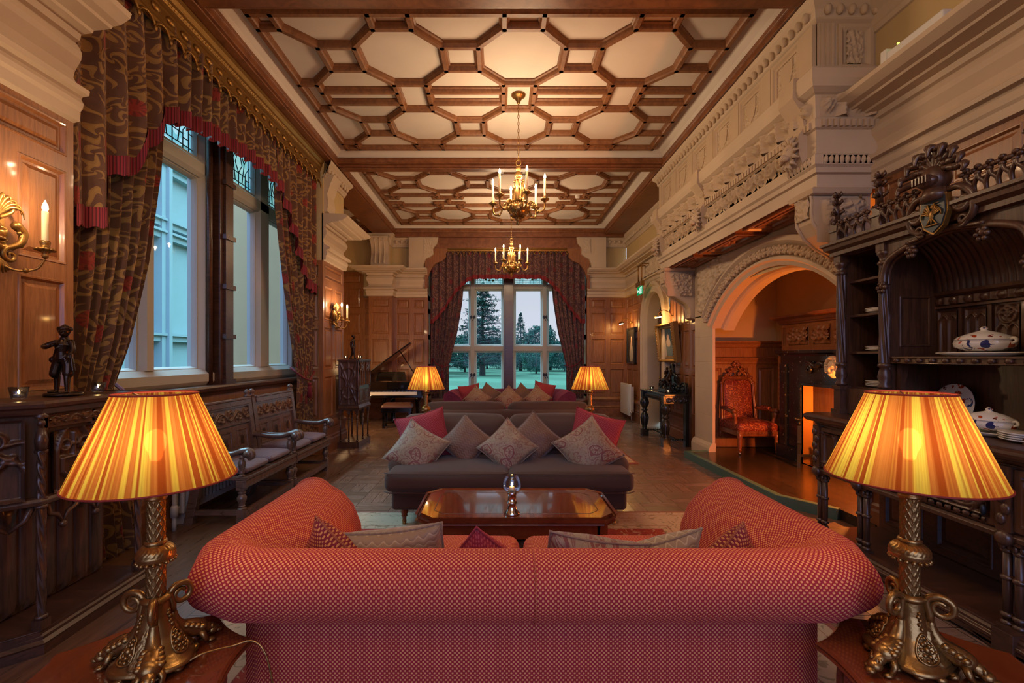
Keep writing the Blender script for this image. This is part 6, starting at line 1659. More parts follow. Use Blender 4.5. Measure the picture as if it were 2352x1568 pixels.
# ------------------------------------------------------------------ gothic side chairs beside the bay curtains
def make_gchair(label):
    t = thing('gothic_chair', label, 'chair')
    m = MB(); m.rbox((0, 0, .46), (.44, .42, .06), .02); m.build('seat', M['leather'], t)
    for sx in (-1, 1):
        m = MB(); turned(m, sx * .18, -.17, 0, .44, .022); m.build('leg', M['dark'], t)
        m = MB(); m.tube([(sx * .18, .22, 0), (sx * .18, .18, .46), (sx * .18, .24, .98)], .02, 8); m.build('leg', M['dark'], t)
    m = MB(); m.box(-.2, .2, .215, .255, .92, 1.0); m.box(-.18, .18, .19, .215, .60, .64)
    for k in range(4): x = -.12 + k * .08; m.tube([(x, .21, .62), (x, .23, .92)], .010, 6)
    for k in range(3): m.tube([(-.08 + k * .08 + .04 * cos(a), .228, .82 + .05 * sin(a)) for a in [j * pi / 6 for j in range(7)]], .008, 5)
    m.build('back', M['dark'], t); return t
g = make_gchair('small gothic chair with leather seat left of the far bay sofa'); g.location = (-1.50, 10.9, 0); g.rotation_euler = (0, 0, .5)
dup(g, (1.88, 10.9, 0), -.5, 'small gothic chair with leather seat right of the far bay sofa')
# ------------------------------------------------------------------ great carved sideboard on the right
YC = 2.775; dk = M['dark']; dh = M['dark_h']
t = thing('carved_sideboard', 'towering dark carved sideboard with hooded niche and painted crest on the right wall', 'sideboard', (2.85, YC, 0))
PY = [3.66, 3.25, 2.30, 1.89]
m = MB(); m.box(2.56, 3.14, 1.84, 3.71, .03, .115)
m.sweep([(2.53, 1.83), (2.53, 3.72)][::-1], [(.03, .02), (0, .02), (0, .05), (-.008, .06), (-.008, .075), (.008, .085), (.008, .10), (.02, .11), (.02, .122), (.06, .124)])
for y in (2.28, 3.27): m.box(2.515, 2.60, y - .05, y + .05, 0, .13); m.prism([(0, 0), (.14, .04), (0, .04)], (2.53, y - .05, 0), -Y3, Z3, X3, .03); m.prism([(0, 0), (.14, .04), (0, .04)], (2.53, y + .05, 0), Y3, Z3, X3, .03)
m.build('plinth', dh, t, True, bevel=.003)
for y in PY:
    m = MB()
    for dx, dy in ((0, -.028), (0, .028)):
        m.tube([(2.60 + dx, y + dy, .13), (2.60 + dx, y + dy, .55)], .019, 10)
        for z in (.13, .17, .36, .50): m.lathe([(.019, z), (.028, z + .008), (.028, z + .018), (.019, z + .026)], 12, (2.60 + dx, y + dy, 0))
        for k in range(6): a = k * pi / 3; m.ball((2.60 + dx + .024 * cos(a), y + dy + .024 * sin(a), .535), (.012, .012, .02), 6, 5)
    m.box(2.57, 2.63, y - .055, y + .055, .115, .135); m.box(2.565, 2.64, y - .06, y + .06, .555, .60); m.build('column_pair', dk, t, True)
m = MB(); m.panels((3.08, 1.86, .12), Y3, Z3, -X3, [0, .46, .93, 1.40, 1.83], [0, .48], .05); m.build('lower_back', dh, t, True)
m = MB(); m.box(2.575, 3.14, 1.86, 3.69, .60, .99)
m.sweep([(2.575, 1.85), (2.575, 3.70)][::-1], [(.01, .565), (-.015, .575), (-.022, .60), (-.005, .615), (.01, .62)])
m.sweep([(2.575, 1.85), (2.575, 3.70)][::-1], [(.01, .95), (-.01, .96), (-.02, .985), (.01, .99)]); m.build('carcase', dk, t, True, bevel=.003)
def swirl(w, h):
    L = [[(0, 0), (w, 0), (w, h), (0, h), (0, 0)]]; c = (w / 2, h / 2)
    for k in range(4):
        a = k * pi / 2 + .5; L.append([(c[0] + r * cos(a + r * 9) * w * 1.1, c[1] + r * sin(a + r * 9) * h * 1.3) for r in [i * .045 for i in range(12)]]); L.append([(c[0] + r * cos(a + 1.1 - r * 6) * w * 1.2, c[1] + r * sin(a + 1.1 - r * 6) * h * 1.3) for r in [.1 + i * .04 for i in range(11)]])
        L.append(arcpts(c[0] + w * .27 * cos(a - .5 + pi / 4), c[1] + h * .27 * sin(a - .5 + pi / 4), .03, 0, 6.3, 10))
    return L
for (y0, y1, st_) in ((3.29, 3.64, 0), (2.79, 3.22, 1), (2.34, 2.77, 1), (1.91, 2.26, 0)):
    m = MB(); w_ = y1 - y0
    m.rings((2.576, y1, .63), -Y3, Z3, -X3, w_, .31, [(0, 0), (0, .02), (.03, .02), (.04, .006)], False)
    m.relief((2.565, y1 - .04, .67), -Y3, Z3, -X3, w_ - .08, .23, 70, 46, h_lines(swirl(w_ - .08, .23) if st_ else gothic_lines(w_ - .08, .23), .012, .022))
    m.relief((2.556, y1 - .05, .633), -Y3, Z3, -X3, w_ - .10, .026, 60, 5, h_egg(.05, .026, .010)); d_ = m.build('door', dk, t, True)
    m = MB(); m.ball((2.53, y0 + .04, .70), (.016, .012, .03), 8, 6); m.build('escutcheon', M['iron'], d_, False)
for y in PY:
    m = MB(); m.box(2.545, 2.58, y - .035, y + .035, .62, .95)
    for k in range(5): m.ball((2.545, y + .012 * (-1) ** k, .68 + k * .055), (.016, .025, .03), 8, 6)
    m.ball((2.55, y, .585), (.03, .04, .04), 10, 8); m.build('carved_stile', dk, t, True)
m = MB(); m.box(2.52, 3.18, 1.82, 3.73, 1.0, 1.035); m.sweep([(2.50, 1.81), (2.50, 3.74), (3.18, 3.74)][::-1], [(.02, .985), (.01, .99), (-.0, 1.005), (-.005, 1.02), (0, 1.035), (.015, 1.045), (.06, 1.046)]); m.quad((2.52, 1.82, 1.046), (3.18, 1.82, 1.046), (3.18, 3.73, 1.046), (2.52, 3.73, 1.046)); m.build('counter', dh, t, True)
for y in PY:      # twisted hutch columns
    m = MB(); x = 2.75
    m.box(x - .05, x + .05, y - .05, y + .05, 1.046, 1.08); m.box(x - .035, x + .035, y - .035, y + .035, 1.08, 1.26); m.box(x - .045, x + .045, y - .045, y + .045, 1.24, 1.27)
    m.lathe([(.03, 1.27), (.04, 1.275), (.042, 1.29), (.028, 1.31), (.042, 1.35), (.036, 1.39), (.026, 1.42), (.040, 1.43), (.040, 1.445), (.030, 1.455)], 16, (x, y, 0))
    m.grid(lambda u, v: (x + (.030 + .005 * sin(u * 2 * pi * 6 + v * 9)) * cos(u * 2 * pi), y + (.030 + .005 * sin(u * 2 * pi * 6 + v * 9)) * sin(u * 2 * pi), lerp(1.455, 2.16, v)), 48, 60, wu=True)
    m.lathe([(.028, 2.15), (.042, 2.16), (.042, 2.175), (.03, 2.185), (.03, 2.21), (.045, 2.23), (.045, 2.25), (.035, 2.26)], 16, (x, y, 0)); m.box(x - .035, x + .035, y - .035, y + .035, 2.25, 2.37); m.build('twisted_column', dk, t, True)
for s, (ya, yb) in enumerate(((3.25, 3.66), (1.89, 2.30))):
    m = MB(); m.box(3.10, 3.14, ya, yb, 1.046, 2.34); m.box(2.77, 3.12, ya - .02, ya + .02, 1.046, 2.34); m.box(2.77, 3.12, yb - .02, yb + .02, 1.046, 2.34)
    inner = ya if s == 0 else yb; sg = -1 if s == 0 else 1
    m.panels((2.79, inner + sg * .022, 1.52) if sg < 0 else (3.12, inner + sg * .022, 1.52), X3 if sg < 0 else -X3, Z3, Y3 * sg, [0, .32], [0, .46], .05, .02); m.box(2.76, 2.80, ya, yb, 1.05, 1.25); m.box(2.77, 3.12, ya, yb, 2.30, 2.34); m.build('side_bay', dk, t, True, bevel=.002)
    for z in (1.265, 1.54, 1.83, 2.10): m = MB(); m.box(2.80, 3.10, ya + .02, yb - .02, z - .018, z); m.build('shelf', dh, t, True, bevel=.002)
m = MB()
m.sweep([(2.70, 1.83), (2.70, 3.72), (3.14, 3.72)][::-1], [(.05, 2.30), (.0, 2.31), (.0, 2.34), (-.03, 2.36), (-.035, 2.385), (-.05, 2.395), (-.05, 2.415), (.05, 2.42)]); m.box(2.72, 3.14, 1.85, 3.70, 2.34, 2.41); m.build('cornice', dk, t, True)
m = MB(); m.panels((3.12, 2.32, 1.50), Y3, Z3, -X3, [0, .90], [0, .03], .01)
m.box(3.115, 3.16, 2.30, 3.25, 1.05, 2.1)
for i, st_ in enumerate((0, 0, 1, 0, 0)):
    y = YC + (2 - i) * .185; w_ = .135
    m.relief((3.108, y + w_ / 2, 1.53), -Y3, Z3, -X3, w_, .29, 34, 66, h_lines(gothic_lines(w_, .29, st_), .008, .014)); m.box(3.09, 3.12, y - w_ / 2 - .035, y - w_ / 2 - .012, 1.50, 1.83)
m.sweep([(3.10, 2.31), (3.10, 3.24)][::-1], [(.02, 1.83), (-.01, 1.835), (-.01, 1.85), (.004, 1.86), (.004, 1.91), (-.02, 1.93), (-.025, 1.95), (.02, 1.96)]); m.relief((3.094, 3.23, 1.86), -Y3, Z3, -X3, .91, .05, 110, 8, h_rosettes(.05, .05, .016)); m.build('niche_back', dk, t, True)
m = MB()
def vault(u, v):
    y = lerp(3.23, 2.32, u); a = v * pi / 2; e = .010 * abs(sin(u * pi * 22))
    return (3.10 - (.34 - e) * sin(a) ** 1.0 * 1 if False else 3.10 - (.36) * (1 - cos(a)) - e * .6, y, 1.95 + .40 * sin(a) - e * .6)
m.grid(vault, 220, 14); m.build('ribbed_hood', dk, t, True)
m = MB(); arcp = [(YC + .45, 2.02), (YC + .445, 2.10), (YC + .40, 2.18), (YC + .28, 2.23), (YC + .12, 2.265), (YC, 2.28), (YC - .12, 2.265), (YC - .28, 2.23), (YC - .40, 2.18), (YC - .445, 2.10), (YC - .45, 2.02)]
ap = catmull([(2.725, y, z) for y, z in arcp], 6); m.tube(ap, .022, 8); m.tube([p + V((.03, 0, -.012)) for p in ap], .016, 8)
m.prism([(p.y, p.z) for p in ap] + [(YC - .46, 2.36), (YC + .46, 2.36)], (2.735, 0, 0), Y3, Z3, X3, .02)
for y, z in ((YC + .45, 2.0), (YC + .22, 2.20), (YC - .22, 2.20), (YC - .45, 2.0)):
    m.ball((2.72, y, z), .026, 8, 6)
    for k in range(6): a = k * pi / 3; m.ball((2.71, y + .03 * cos(a), z - .01 + .03 * sin(a)), (.018, .016, .016), 6, 5)
m.build('arch_front', dk, t, True)
m = MB(); m.box(2.775, 3.12, 2.33, 3.22, 1.455, 1.497)
for i in range(10): y = 2.38 + i * .088; m.ball((2.765, y, 1.474), (.016, .022, .018), 8, 6); m.ball((2.76, y, 1.474), .01, 6, 5)
m.sweep([(2.77, 2.33), (2.77, 3.22)][::-1], [(.01, 1.45), (-.01, 1.455), (-.01, 1.46), (.0, 1.465), (0, 1.485), (-.012, 1.49), (-.012, 1.5), (.02, 1.501)])
for y in (3.19, 2.36): m.prism([(0, 1.45), (.06, 1.45), (.05, 1.36), (.02, 1.30), (0, 1.25)], (2.80, y - .015, 0), X3, Z3, Y3, .03)
m.build('niche_shelf', dk, t, True)
# pierced cresting and pinnacles
for ya, yb, n in ((3.22, YC + .13, 5), (YC - .13, 2.33, 5), (3.62, 3.29, 4), (2.26, 1.93, 4)):
    m = MB()
    for i in range(n):
        y = lerp(ya, yb, (i + .5) / n); w_ = abs(ya - yb) / n * .5
        for s in (-1, 1): m.tube(catmull([(2.70, y + s * w_, 2.42), (2.69, y + s * w_ * .9, 2.47), (2.68, y + s * w_ * .25, 2.50), (2.68, y, 2.535)], 4), .011, 7)
        for k in range(4): a = k * pi / 2; m.ball((2.68, y + .022 * cos(a), 2.55 + .018 * sin(a)), (.016, .018, .014), 6, 5)
    m.tube([(2.695, ya, 2.50), (2.695, yb, 2.50)], .009, 6)
    m.build('cresting', dk, t, True)
for y in PY:
    m = MB(); x = 2.72; m.box(x - .035, x + .035, y - .035, y + .035, 2.41, 2.56); m.box(x - .045, x + .045, y - .045, y + .045, 2.50, 2.52); m.tube([(x, y, 2.56), (x, y, 2.80)], [.03, .006], 4)
    for z, r in ((2.57, .05), (2.66, .045), (2.74, .035), (2.80, .03)):
        for k in range(4): a = k * pi / 2 + .4; m.tube([(x + r * .3 * cos(a), y + r * .3 * sin(a), z - .02), (x + r * cos(a), y + r * sin(a), z), (x + r * .9 * cos(a), y + r * .9 * sin(a), z + .02)], [.012, .013, .006], 6)
    m.build('pinnacle', dk, t, True)
# crest: plumed helmet, painted shield, mantling scrolls
m = MB(); c = V((2.66, YC, 2.58))
m.ball(c, (.075, .075, .085), 18, 12); m.tube([c + V((-.0, 0, -.06)), c + V((.0, 0, -.13))], [.06, .075], 14); m.ball(c + V((-.045, 0, -.015)), (.055, .062, .042), 12, 8)
for k in range(5): m.box(c.x - .106, c.x - .07, c.y - .05 + k * .022, c.y - .042 + k * .022, c.z - .03, c.z + .012)
for k in range(9):
    a = -1.5 + k * .375; l = .20 - .03 * abs(a); e = V((-.03 - .02 * (k % 2), sin(a), cos(a)))
    pts = catmull([c + V((0, 0, .05)), c + V((0, 0, .04)) + e * l * .45, c + V((0, 0, .02)) + e * l * .8, c + V((-.03, .04 * a, -.0)) + e * l * .95, c + V((-.05, .05 * a, -.04)) + e * l * .85], 5)
    m.tube(pts, [pw(i / (len(pts) - 1), [(0, .016), (.4, .024), (.75, .022), (1, .006)]) for i in range(len(pts))], 7)
    for j in range(3): m.ball(pts[6 + j * 4] + V((-.012, .01 * (-1) ** j, 0)), .018, 6, 5)
m.build('plumed_helmet', dk, t, True)
m = MB()
for s in (-1, 1):
    m.tube(spiral((2.68, YC + s * .15, 2.40), Y3 * s, Z3, .055, .008, 2.4, 1.5, 22), [.022 - .0006 * i for i in range(23)], 8)
    m.tube(catmull([(2.68, YC + s * .06, 2.50), (2.67, YC + s * .14, 2.49), (2.68, YC + s * .20, 2.42), (2.69, YC + s * .19, 2.32), (2.70, YC + s * .12, 2.27), (2.70, YC + s * .24, 2.25)], 5), [.02] * 20 + [.012] * 6, 8)
    m.tube(spiral((2.69, YC + s * .13, 2.30), Y3 * s, Z3, .04, .006, 4.2, 1.2, 18), .011, 7)
m.build('mantling', dk, t, True)
sp = [(-.075, .10), (0, .115), (.075, .10), (.08, .0), (.055, -.07), (0, -.11), (-.055, -.07), (-.08, .0)]
m = MB(); m.prism([(a * 1.12, b * 1.12) for a, b in sp], (2.645, YC, 2.365), Y3, Z3, X3, .03); m.build('shield_rim', M['gilt'], t, True)
m = MB(); m.prism(sp, (2.638, YC, 2.365), Y3, Z3, X3, .02); s_ = m.build('shield', simple('dark blue painted shield', '#20303a', .4), t, True)
m = MB()
for s in (-1, 1):
    for k in range(5): m.tube([(2.634, YC + s * .01, 2.36), (2.632, YC + s * (.02 + .01 * k), 2.40 + .012 * (4 - k) - .02), (2.634, YC + s * (.045 + .004 * k), 2.43 - .02 * k)], [.006, .006, .003], 5)
m.ball((2.634, YC, 2.36), (.008, .016, .03), 8, 6); m.ball((2.632, YC - .008, 2.41), (.008, .012, .014), 8, 6); m.tube([(2.633, YC - .04, 2.30), (2.633, YC + .04, 2.30)], .006, 6)
for k in range(3): m.tube([(2.633, YC, 2.35), (2.633, YC + .03 * (k - 1), 2.305)], .005, 5)
m.build('gilt_charge', M['gilt'], s_)

# ------------------------------------------------------------------ china
def oval(mb, prof, c, k, n=36, fl=0):
    """lathe stretched along Y by k with n scallops"""
    mb.grid(lambda u, v: (lambda q: (c[0] + q[0] * cos(2 * pi * u) * (1 + fl * sin(24 * pi * u)), c[1] + k * q[0] * sin(2 * pi * u) * (1 + fl * sin(24 * pi * u)), c[2] + q[1]))(prof[min(len(prof) - 1, int(round(v * (len(prof) - 1))))]), n * 2, len(prof) - 1, wu=True)
def make_tureen(label, s):
    t = thing('tureen', label, 'tureen')
    m = MB(); oval(m, [(0, .02 * s), (.06 * s, .02 * s), (.08 * s, .028 * s), (.11 * s, .045 * s), (.115 * s, .07 * s), (.105 * s, .085 * s), (.112 * s, .09 * s)], (0, 0, 0), 1.35); m.build('bowl', M['imari'], t)
    m = MB(); oval(m, [(.112 * s, .09 * s), (.10 * s, .105 * s), (.06 * s, .128 * s), (.02 * s, .142 * s), (.012 * s, .148 * s), (.016 * s, .158 * s), (.008 * s, .168 * s), (0, .17 * s)], (0, 0, 0), 1.35); m.build('lid', M['imari'], t)
    for sy in (-1, 1): m = MB(); m.tube(catmull([(0, sy * .14 * s, .06 * s), (0, sy * .175 * s, .075 * s), (0, sy * .165 * s, .095 * s), (0, sy * .14 * s, .085 * s)], 4), .008 * s, 7); m.build('handle', M['porc'], t)
    return t
tu = make_tureen('larger floral porcelain tureen on the niche shelf', 1.0); tu.location = (2.955, YC, 1.515)
tu2 = dup(tu, (2.84, 2.64, 1.062), .0, 'smaller floral porcelain tureen on the sideboard counter'); tu2.scale = (.85, .85, .85)
def platter(label, loc, r, k, fl=.02):
    m = MB(); oval(m, [(0, .004), (r * .6, .004), (r * .66, .0), (r * .7, .002), (r, .022), (r * .99, .026), (r * .7, .010), (0, .009)], (0, 0, 0), k, 48, fl); o = m.build('platter', M['porc']); o.location = loc; return tag(o, label, 'platter')
platter('long white platter under the larger tureen on the niche shelf', (2.955, YC, 1.501), .145, 1.85); platter('white oval stand under the smaller tureen on the counter', (2.84, 2.64, 1.047), .12, 1.5, 0)
m = MB(); m.lathe([(0, 0), (.07, 0), (.075, .006), (.085, .008), (.142, .022), (.14, .026), (.085, .014), (0, .010)], 48); o = m.build('display_plate', M['imari']); o.location = (3.07, 3.06, 1.175); o.rotation_euler = (0, -math.radians(80), 0); tag(o, 'round floral display plate standing upright on the sideboard counter', 'plate')
pm = None
for z0, n, (x, y), la in ((1.831, 3, (2.93, 3.46), 'upper shelf of the left bay'), (1.541, 3, (2.93, 3.46), 'middle shelf of the left bay'), (1.266, 4, (2.93, 3.46), 'lowest shelf of the left bay'), (1.047, 4, (2.80, 2.40), 'counter beside the smaller tureen')):
    for i in range(n):
        if pm is None: m = MB(); m.lathe([(0, .004), (.065, .004), (.07, 0), (.075, .003), (.118, .016), (.116, .019), (.074, .009), (0, .008)], 36); pm = m.build('plate', M['porc']); o = pm
        else: o = pm.copy(); COL.objects.link(o)
        o.location = (x + .003 * (i % 2), y + .002 * i, z0 + i * .011)
        pos = ['bottom', 'second', 'third', 'top'][i] if n == 4 else ['bottom', 'middle', 'top'][i]
        tag(o, 'white plate, %s of the stack on the %s' % (pos, la), 'plate', 'stacked plates on the sideboard')

# ------------------------------------------------------------------ fireplace
t = thing('fireplace', 'black marble fireplace with carved oak overmantel inside the arched inglenook', 'fireplace', (4.1, AY, .095)); FY = AY; hz = .095
m = MB(); wd = 1.27
m.box(4.12, 4.36, FY - wd, FY + wd, hz, 2.0)
for s in (-1, 1):
    m.box(4.06, 4.14, FY + s * wd, FY + s * (wd - .14), hz, 1.58)
    for k in range(20): m.ball((4.06, FY + s * (wd - .07), .25 + k * .068), (.02, .04, .028), 6, 5)
m.build('oak_surround', M['oak'], t, True)
m = MB(); m.panels((4.115, FY + wd, 1.62), -Y3, Z3, -X3, [0, .12, .62, 1.02, 1.52, 1.92, 2.42, 2.54], [0, .34], .04)
for a, b in ((.16, .58), (.66, .98), (1.06, 1.48), (1.56, 1.88), (1.96, 2.38)): m.relief((4.10, FY + wd - a, 1.67), -Y3, Z3, -X3, b - a, .24, 50, 26, h_scroll(.22, .24, .03))
m.build('carved_overmantel', M['oak'], t, True)
m = MB(); m.sweep([(4.36, FY + wd), (4.10, FY + wd), (4.10, FY - wd), (4.36, FY - wd)], [(.02, 1.95), (-.01, 1.96), (-.02, 1.98), (-.03, 1.985), (-.05, 2.02), (-.10, 2.05), (-.11, 2.08), (.2, 2.09)]); m.build('cornice', M['oak_h'], t, True)
m = MB(); mw = 1.11; ow = .66
m.sweep([(4.2, FY + mw + .03), (4.0, FY + mw + .03), (4.0, FY - mw - .03), (4.2, FY - mw - .03)], [(.02, 1.50), (-.0, 1.51), (-.01, 1.53), (-.04, 1.55), (-.045, 1.585), (.2, 1.59)]); m.build('marble_shelf', M['marble'], t, True)
m = MB()
for s in (-1, 1): m.box(4.0, 4.2, FY + s * mw, FY + s * ow, hz, 1.12); m.box(3.97, 4.0, FY + s * (mw - .02), FY + s * (mw - .14), hz + .18, 1.40); m.box(3.95, 4.0, FY + s * (mw + .02), FY + s * ow, hz, hz + .18)
m.box(4.0, 4.2, FY - mw, FY + mw, 1.12, 1.52); m.rings((3.998, FY + ow, hz), -Y3, Z3, -X3, 2 * ow, 1.03, [(-.03, 0), (-.03, .02), (0, .02), (.0, -.02)], False)
for s in (-1, 1): m.tube(catmull([(3.98, FY + s * .14, 1.36), (3.97, FY + s * .26, 1.42), (3.97, FY + s * .36, 1.38), (3.97, FY + s * .46, 1.42), (3.98, FY + s * .52, 1.37)], 5), .03, 8); m.tube(spiral((3.975, FY + s * .50, 1.34), Y3 * s, Z3, .06, .01, 1.6, 1.2, 18), .018, 7)
m.build('marble_surround', M['marble'], t, True)
m = MB(); c = V((3.94, FY, 1.36)); m.ball(c, (.06, .085, .115), 16, 12); m.ball(c + V((-.05, 0, -.01)), (.025, .018, .035), 8, 6); m.ball(c + V((-.04, 0, -.065)), (.03, .035, .018), 8, 6)
for s in (-1, 1): m.ball(c + V((-.045, s * .035, .03)), (.02, .022, .012), 8, 6); m.ball(c + V((-.03, s * .045, -.03)), (.03, .03, .03), 8, 6)
for k in range(15): a = -.5 + k * (pi + 1.0) / 14; m.ball(c + V((-.02, .095 * cos(a), .02 + .105 * sin(a))), .028, 8, 6)
m.build('marble_mask', M['white_marble'], t, True)
m = MB(); m.quad((4.02, FY + ow, hz), (4.34, FY + ow - .14, hz), (4.34, FY + ow - .14, 1.12), (4.02, FY + ow, 1.12)); m.quad((4.34, FY - ow + .14, hz), (4.34, FY + ow - .14, hz), (4.34, FY + ow - .14, 1.12), (4.34, FY - ow + .14, 1.12)); m.quad((4.02, FY - ow, hz), (4.34, FY - ow + .14, hz), (4.34, FY - ow + .14, 1.12), (4.02, FY - ow, 1.12)); m.quad((4.0, FY - ow, 1.12), (4.36, FY - ow, 1.12), (4.36, FY + ow, 1.12), (4.0, FY + ow, 1.12))
m.panels((4.335, FY + ow - .16, hz + .2), -Y3, Z3, -X3, [0, .5, 1.0], [0, .76], .05, .02); m.build('brass_fireback', simple('polished brass lining', '#80561e', .5, .7, .1, 30), t, True)
m = MB(); m.box(4.05, 4.30, FY - .4, FY + .4, hz + .12, hz + .16)
for k in range(9): y = FY - .4 + k * .1; m.cyl((4.05, y, hz + .14), (4.05, y, hz + .28), .010, 6)
m.cyl((4.05, FY - .42, hz + .28), (4.05, FY + .42, hz + .28), .012, 6)
for s in (-1, 1): m.box(4.06, 4.28, FY + s * .36 - .02, FY + s * .36 + .02, hz, hz + .14)
m.build('fire_basket', M['iron'], t, True)
t = thing('andiron', 'black iron firedog with forked feet beside the brass lined fireplace', 'andiron', (3.86, 5.86, hz))
m = MB(); m.prism([(-.11, 0), (-.07, 0), (-.05, .06), (0, .10), (.05, .06), (.07, 0), (.11, 0), (.10, .07), (.03, .16), (.03, .28), (.045, .30), (.03, .33), (.02, .52), (-.02, .52), (-.03, .33), (-.045, .30), (-.03, .28), (-.03, .16), (-.10, .07)], (-.02, 0, 0), Y3 * .8 + X3 * .6, Z3, X3 * .8 - Y3 * .6, .035); m.build('upright', M['iron'], t)
m = MB(); m.tube([(0, 0, .52), (0, 0, .58)], .02, 8); m.ball((-.01, 0, .60), (.055, .03, .022), 10, 8); m.ball((-.05, 0, .61), .02, 8, 6); m.build('finial', M['iron'], t)
m = MB(); m.box(0, .28, -.015, .015, .12, .15); m.build('bar', M['iron'], t)

# ------------------------------------------------------------------ armchair in the inglenook
t = thing('armchair', 'carved walnut armchair in crimson brocade on the raised hearth', 'armchair', (3.70, 6.80, hz), .03); cw = M['chairwood']
m = MB(); m.rbox((0, -.02, .385), (.60, .58, .13), .05, bulge=(0, 0, .045)); m.build('seat', M['brocade'], t)
m = MB(); m.box(-.30, .30, -.31, -.28, .27, .34); m.box(-.30, -.27, -.31, .26, .27, .34); m.box(.27, .30, -.31, .26, .27, .34)
for k in range(26): m.box(-.26 + k * .0205, -.25 + k * .0205, -.317, -.31, .285, .325)
m.build('seat_rail', cw, t, bevel=.003)
for sx in (-1, 1):
    m = MB(); m.lathe([(.016, .04), (.02, .06), (.03, .065), (.022, .08), (.026, .10), (.034, .20), (.028, .22), (.04, .24), (.036, .27), (.036, .34), (0, .345)], 14, (sx * .27, -.28, 0)); l = m.build('leg', cw, t); m = MB(); m.cyl((sx * .27 - .01, -.28, .022), (sx * .27 + .01, -.28, .022), .022, 12); m.tube([(sx * .27, -.28, .02), (sx * .27, -.28, .05)], .012, 8); m.build('castor', M['chrome'], l)
    m = MB(); m.tube([(sx * .24, .38, .03), (sx * .25, .31, .16), (sx * .26, .26, .32)], [.02, .024, .028], 8); l = m.build('leg', cw, t); m = MB(); m.cyl((sx * .24 - .01, .385, .02), (sx * .24 + .01, .385, .02), .02, 12); m.build('castor', M['chrome'], l)
tb = .10; Wb = V((0, sin(tb), cos(tb))); Nb = V((0, -cos(tb), sin(tb))); B = V((0, .24, .40))
m = MB()
def bk_(u, v):
    x = (u - .5) * .44; z = .04 + v * .60; q = (1 - (2 * u - 1) ** 2) * (1 - (2 * v - 1) ** 2); return B + X3 * x + Wb * z + Nb * (.03 + .05 * q ** .5)
m.grid(bk_, 20, 24); m.build('back_upholstery', M['brocade'], t)
m = MB(); fr = [(-.27, -.08), (-.25, .50), (-.24, .60), (-.18, .67), (0, .685), (.18, .67), (.24, .60), (.25, .50), (.27, -.08)]
m.tube(catmull([B + X3 * x + Wb * z + Nb * .03 for x, z in fr], 5), .024, 8); m.tube(catmull([B + X3 * x * .9 + Wb * (z * .97) + Nb * .05 for x, z in fr], 5), .010, 6); m.prism([(-.22, 0), (.22, 0), (.22, .66), (-.22, .66)], B - Nb * .02, X3, Wb, Nb, .02); m.prism([(-.23, .0), (.23, .0), (.23, .04), (-.23, .04)], B, X3, Wb, Nb, .05)
m.build('back_frame', cw, t)
m = MB()   # pierced scrolled crest
for s in (-1, 1):
    m.tube([B + X3 * (s * .065 + .04 * cos(a)) + Wb * (.735 + .038 * sin(a)) + Nb * .03 for a in [k * pi / 8 for k in range(17)]], .012, 7)
    m.tube(catmull([B + X3 * s * x + Wb * z + Nb * .035 for x, z in ((.24, .62), (.20, .70), (.15, .70), (.12, .76), (.06, .80), (.02, .85))], 5), [.02, .018] + [.016] * 24, 7)
    for x, z in ((.25, .60), (.22, .68), (.17, .73), (.13, .79), (.08, .82), (.05, .88)): m.ball(B + X3 * s * x + Wb * z + Nb * .04, (.03, .022, .026), 8, 6)
for k in range(7): a = k * pi / 3; m.ball(B + X3 * (.032 * cos(a)) + Wb * (.90 + .032 * sin(a)) + Nb * .04, (.028, .02, .028), 8, 6)
m.build('carved_crest', cw, t)
for s in (-1, 1):
    m = MB(); m.tube(catmull([(s * .26, .22, .62), (s * .30, .05, .62), (s * .31, -.12, .615), (s * .31, -.19, .60)], 5), [.024] * 8 + [.03] * 8, 8); a = m.build('arm', cw, t)
    m = MB(); m.rbox((s * .30, .02, .645), (.07, .22, .05), .024); m.build('arm_pad', M['brocade'], a)
    m = MB(); m.tube(catmull([(s * .31, -.19, .61), (s * .30, -.21, .54), (s * .285, -.19, .47), (s * .28, -.20, .36)], 5), [.034, .03, .028, .03, .03, .026, .024, .024, .026, .028, .03, .03, .028, .026, .024, .024], 8); m.ball((s * .31, -.20, .615), (.034, .04, .04), 10, 8); m.build('arm_support', cw, t)

# ------------------------------------------------------------------ console table with carved back, horse group
t = thing('console_table', 'ebonised console table with bulbous carved legs against the panelling', 'table', (2.94, 8.15, 0)); eb = M['ebony']
m = MB(); m.prism([(2.72, 7.50), (3.16, 7.50), (3.16, 8.80), (2.72, 8.80), (2.70, 8.62), (2.77, 8.40), (2.74, 8.15), (2.77, 7.90), (2.70, 7.68)], (0, 0, .845), X3, Y3, Z3, .035); m.build('tabletop', eb, t, True, bevel=.008)
m = MB(); m.box(2.75, 3.14, 7.53, 7.56, .72, .845); m.relief((2.76, 7.528, .735), X3, Z3, -Y3, .36, .09, 50, 12, h_scroll(.18, .09, .015)); m.box(2.77, 2.80, 7.55, 8.75, .74, .845); m.box(2.75, 3.14, 8.74, 8.77, .72, .845)
m.relief((2.768, 8.60, .755), -Y3, Z3, -X3, .9, .07, 90, 10, h_egg(.05, .07, .02)); m.build('apron', eb, t, True)
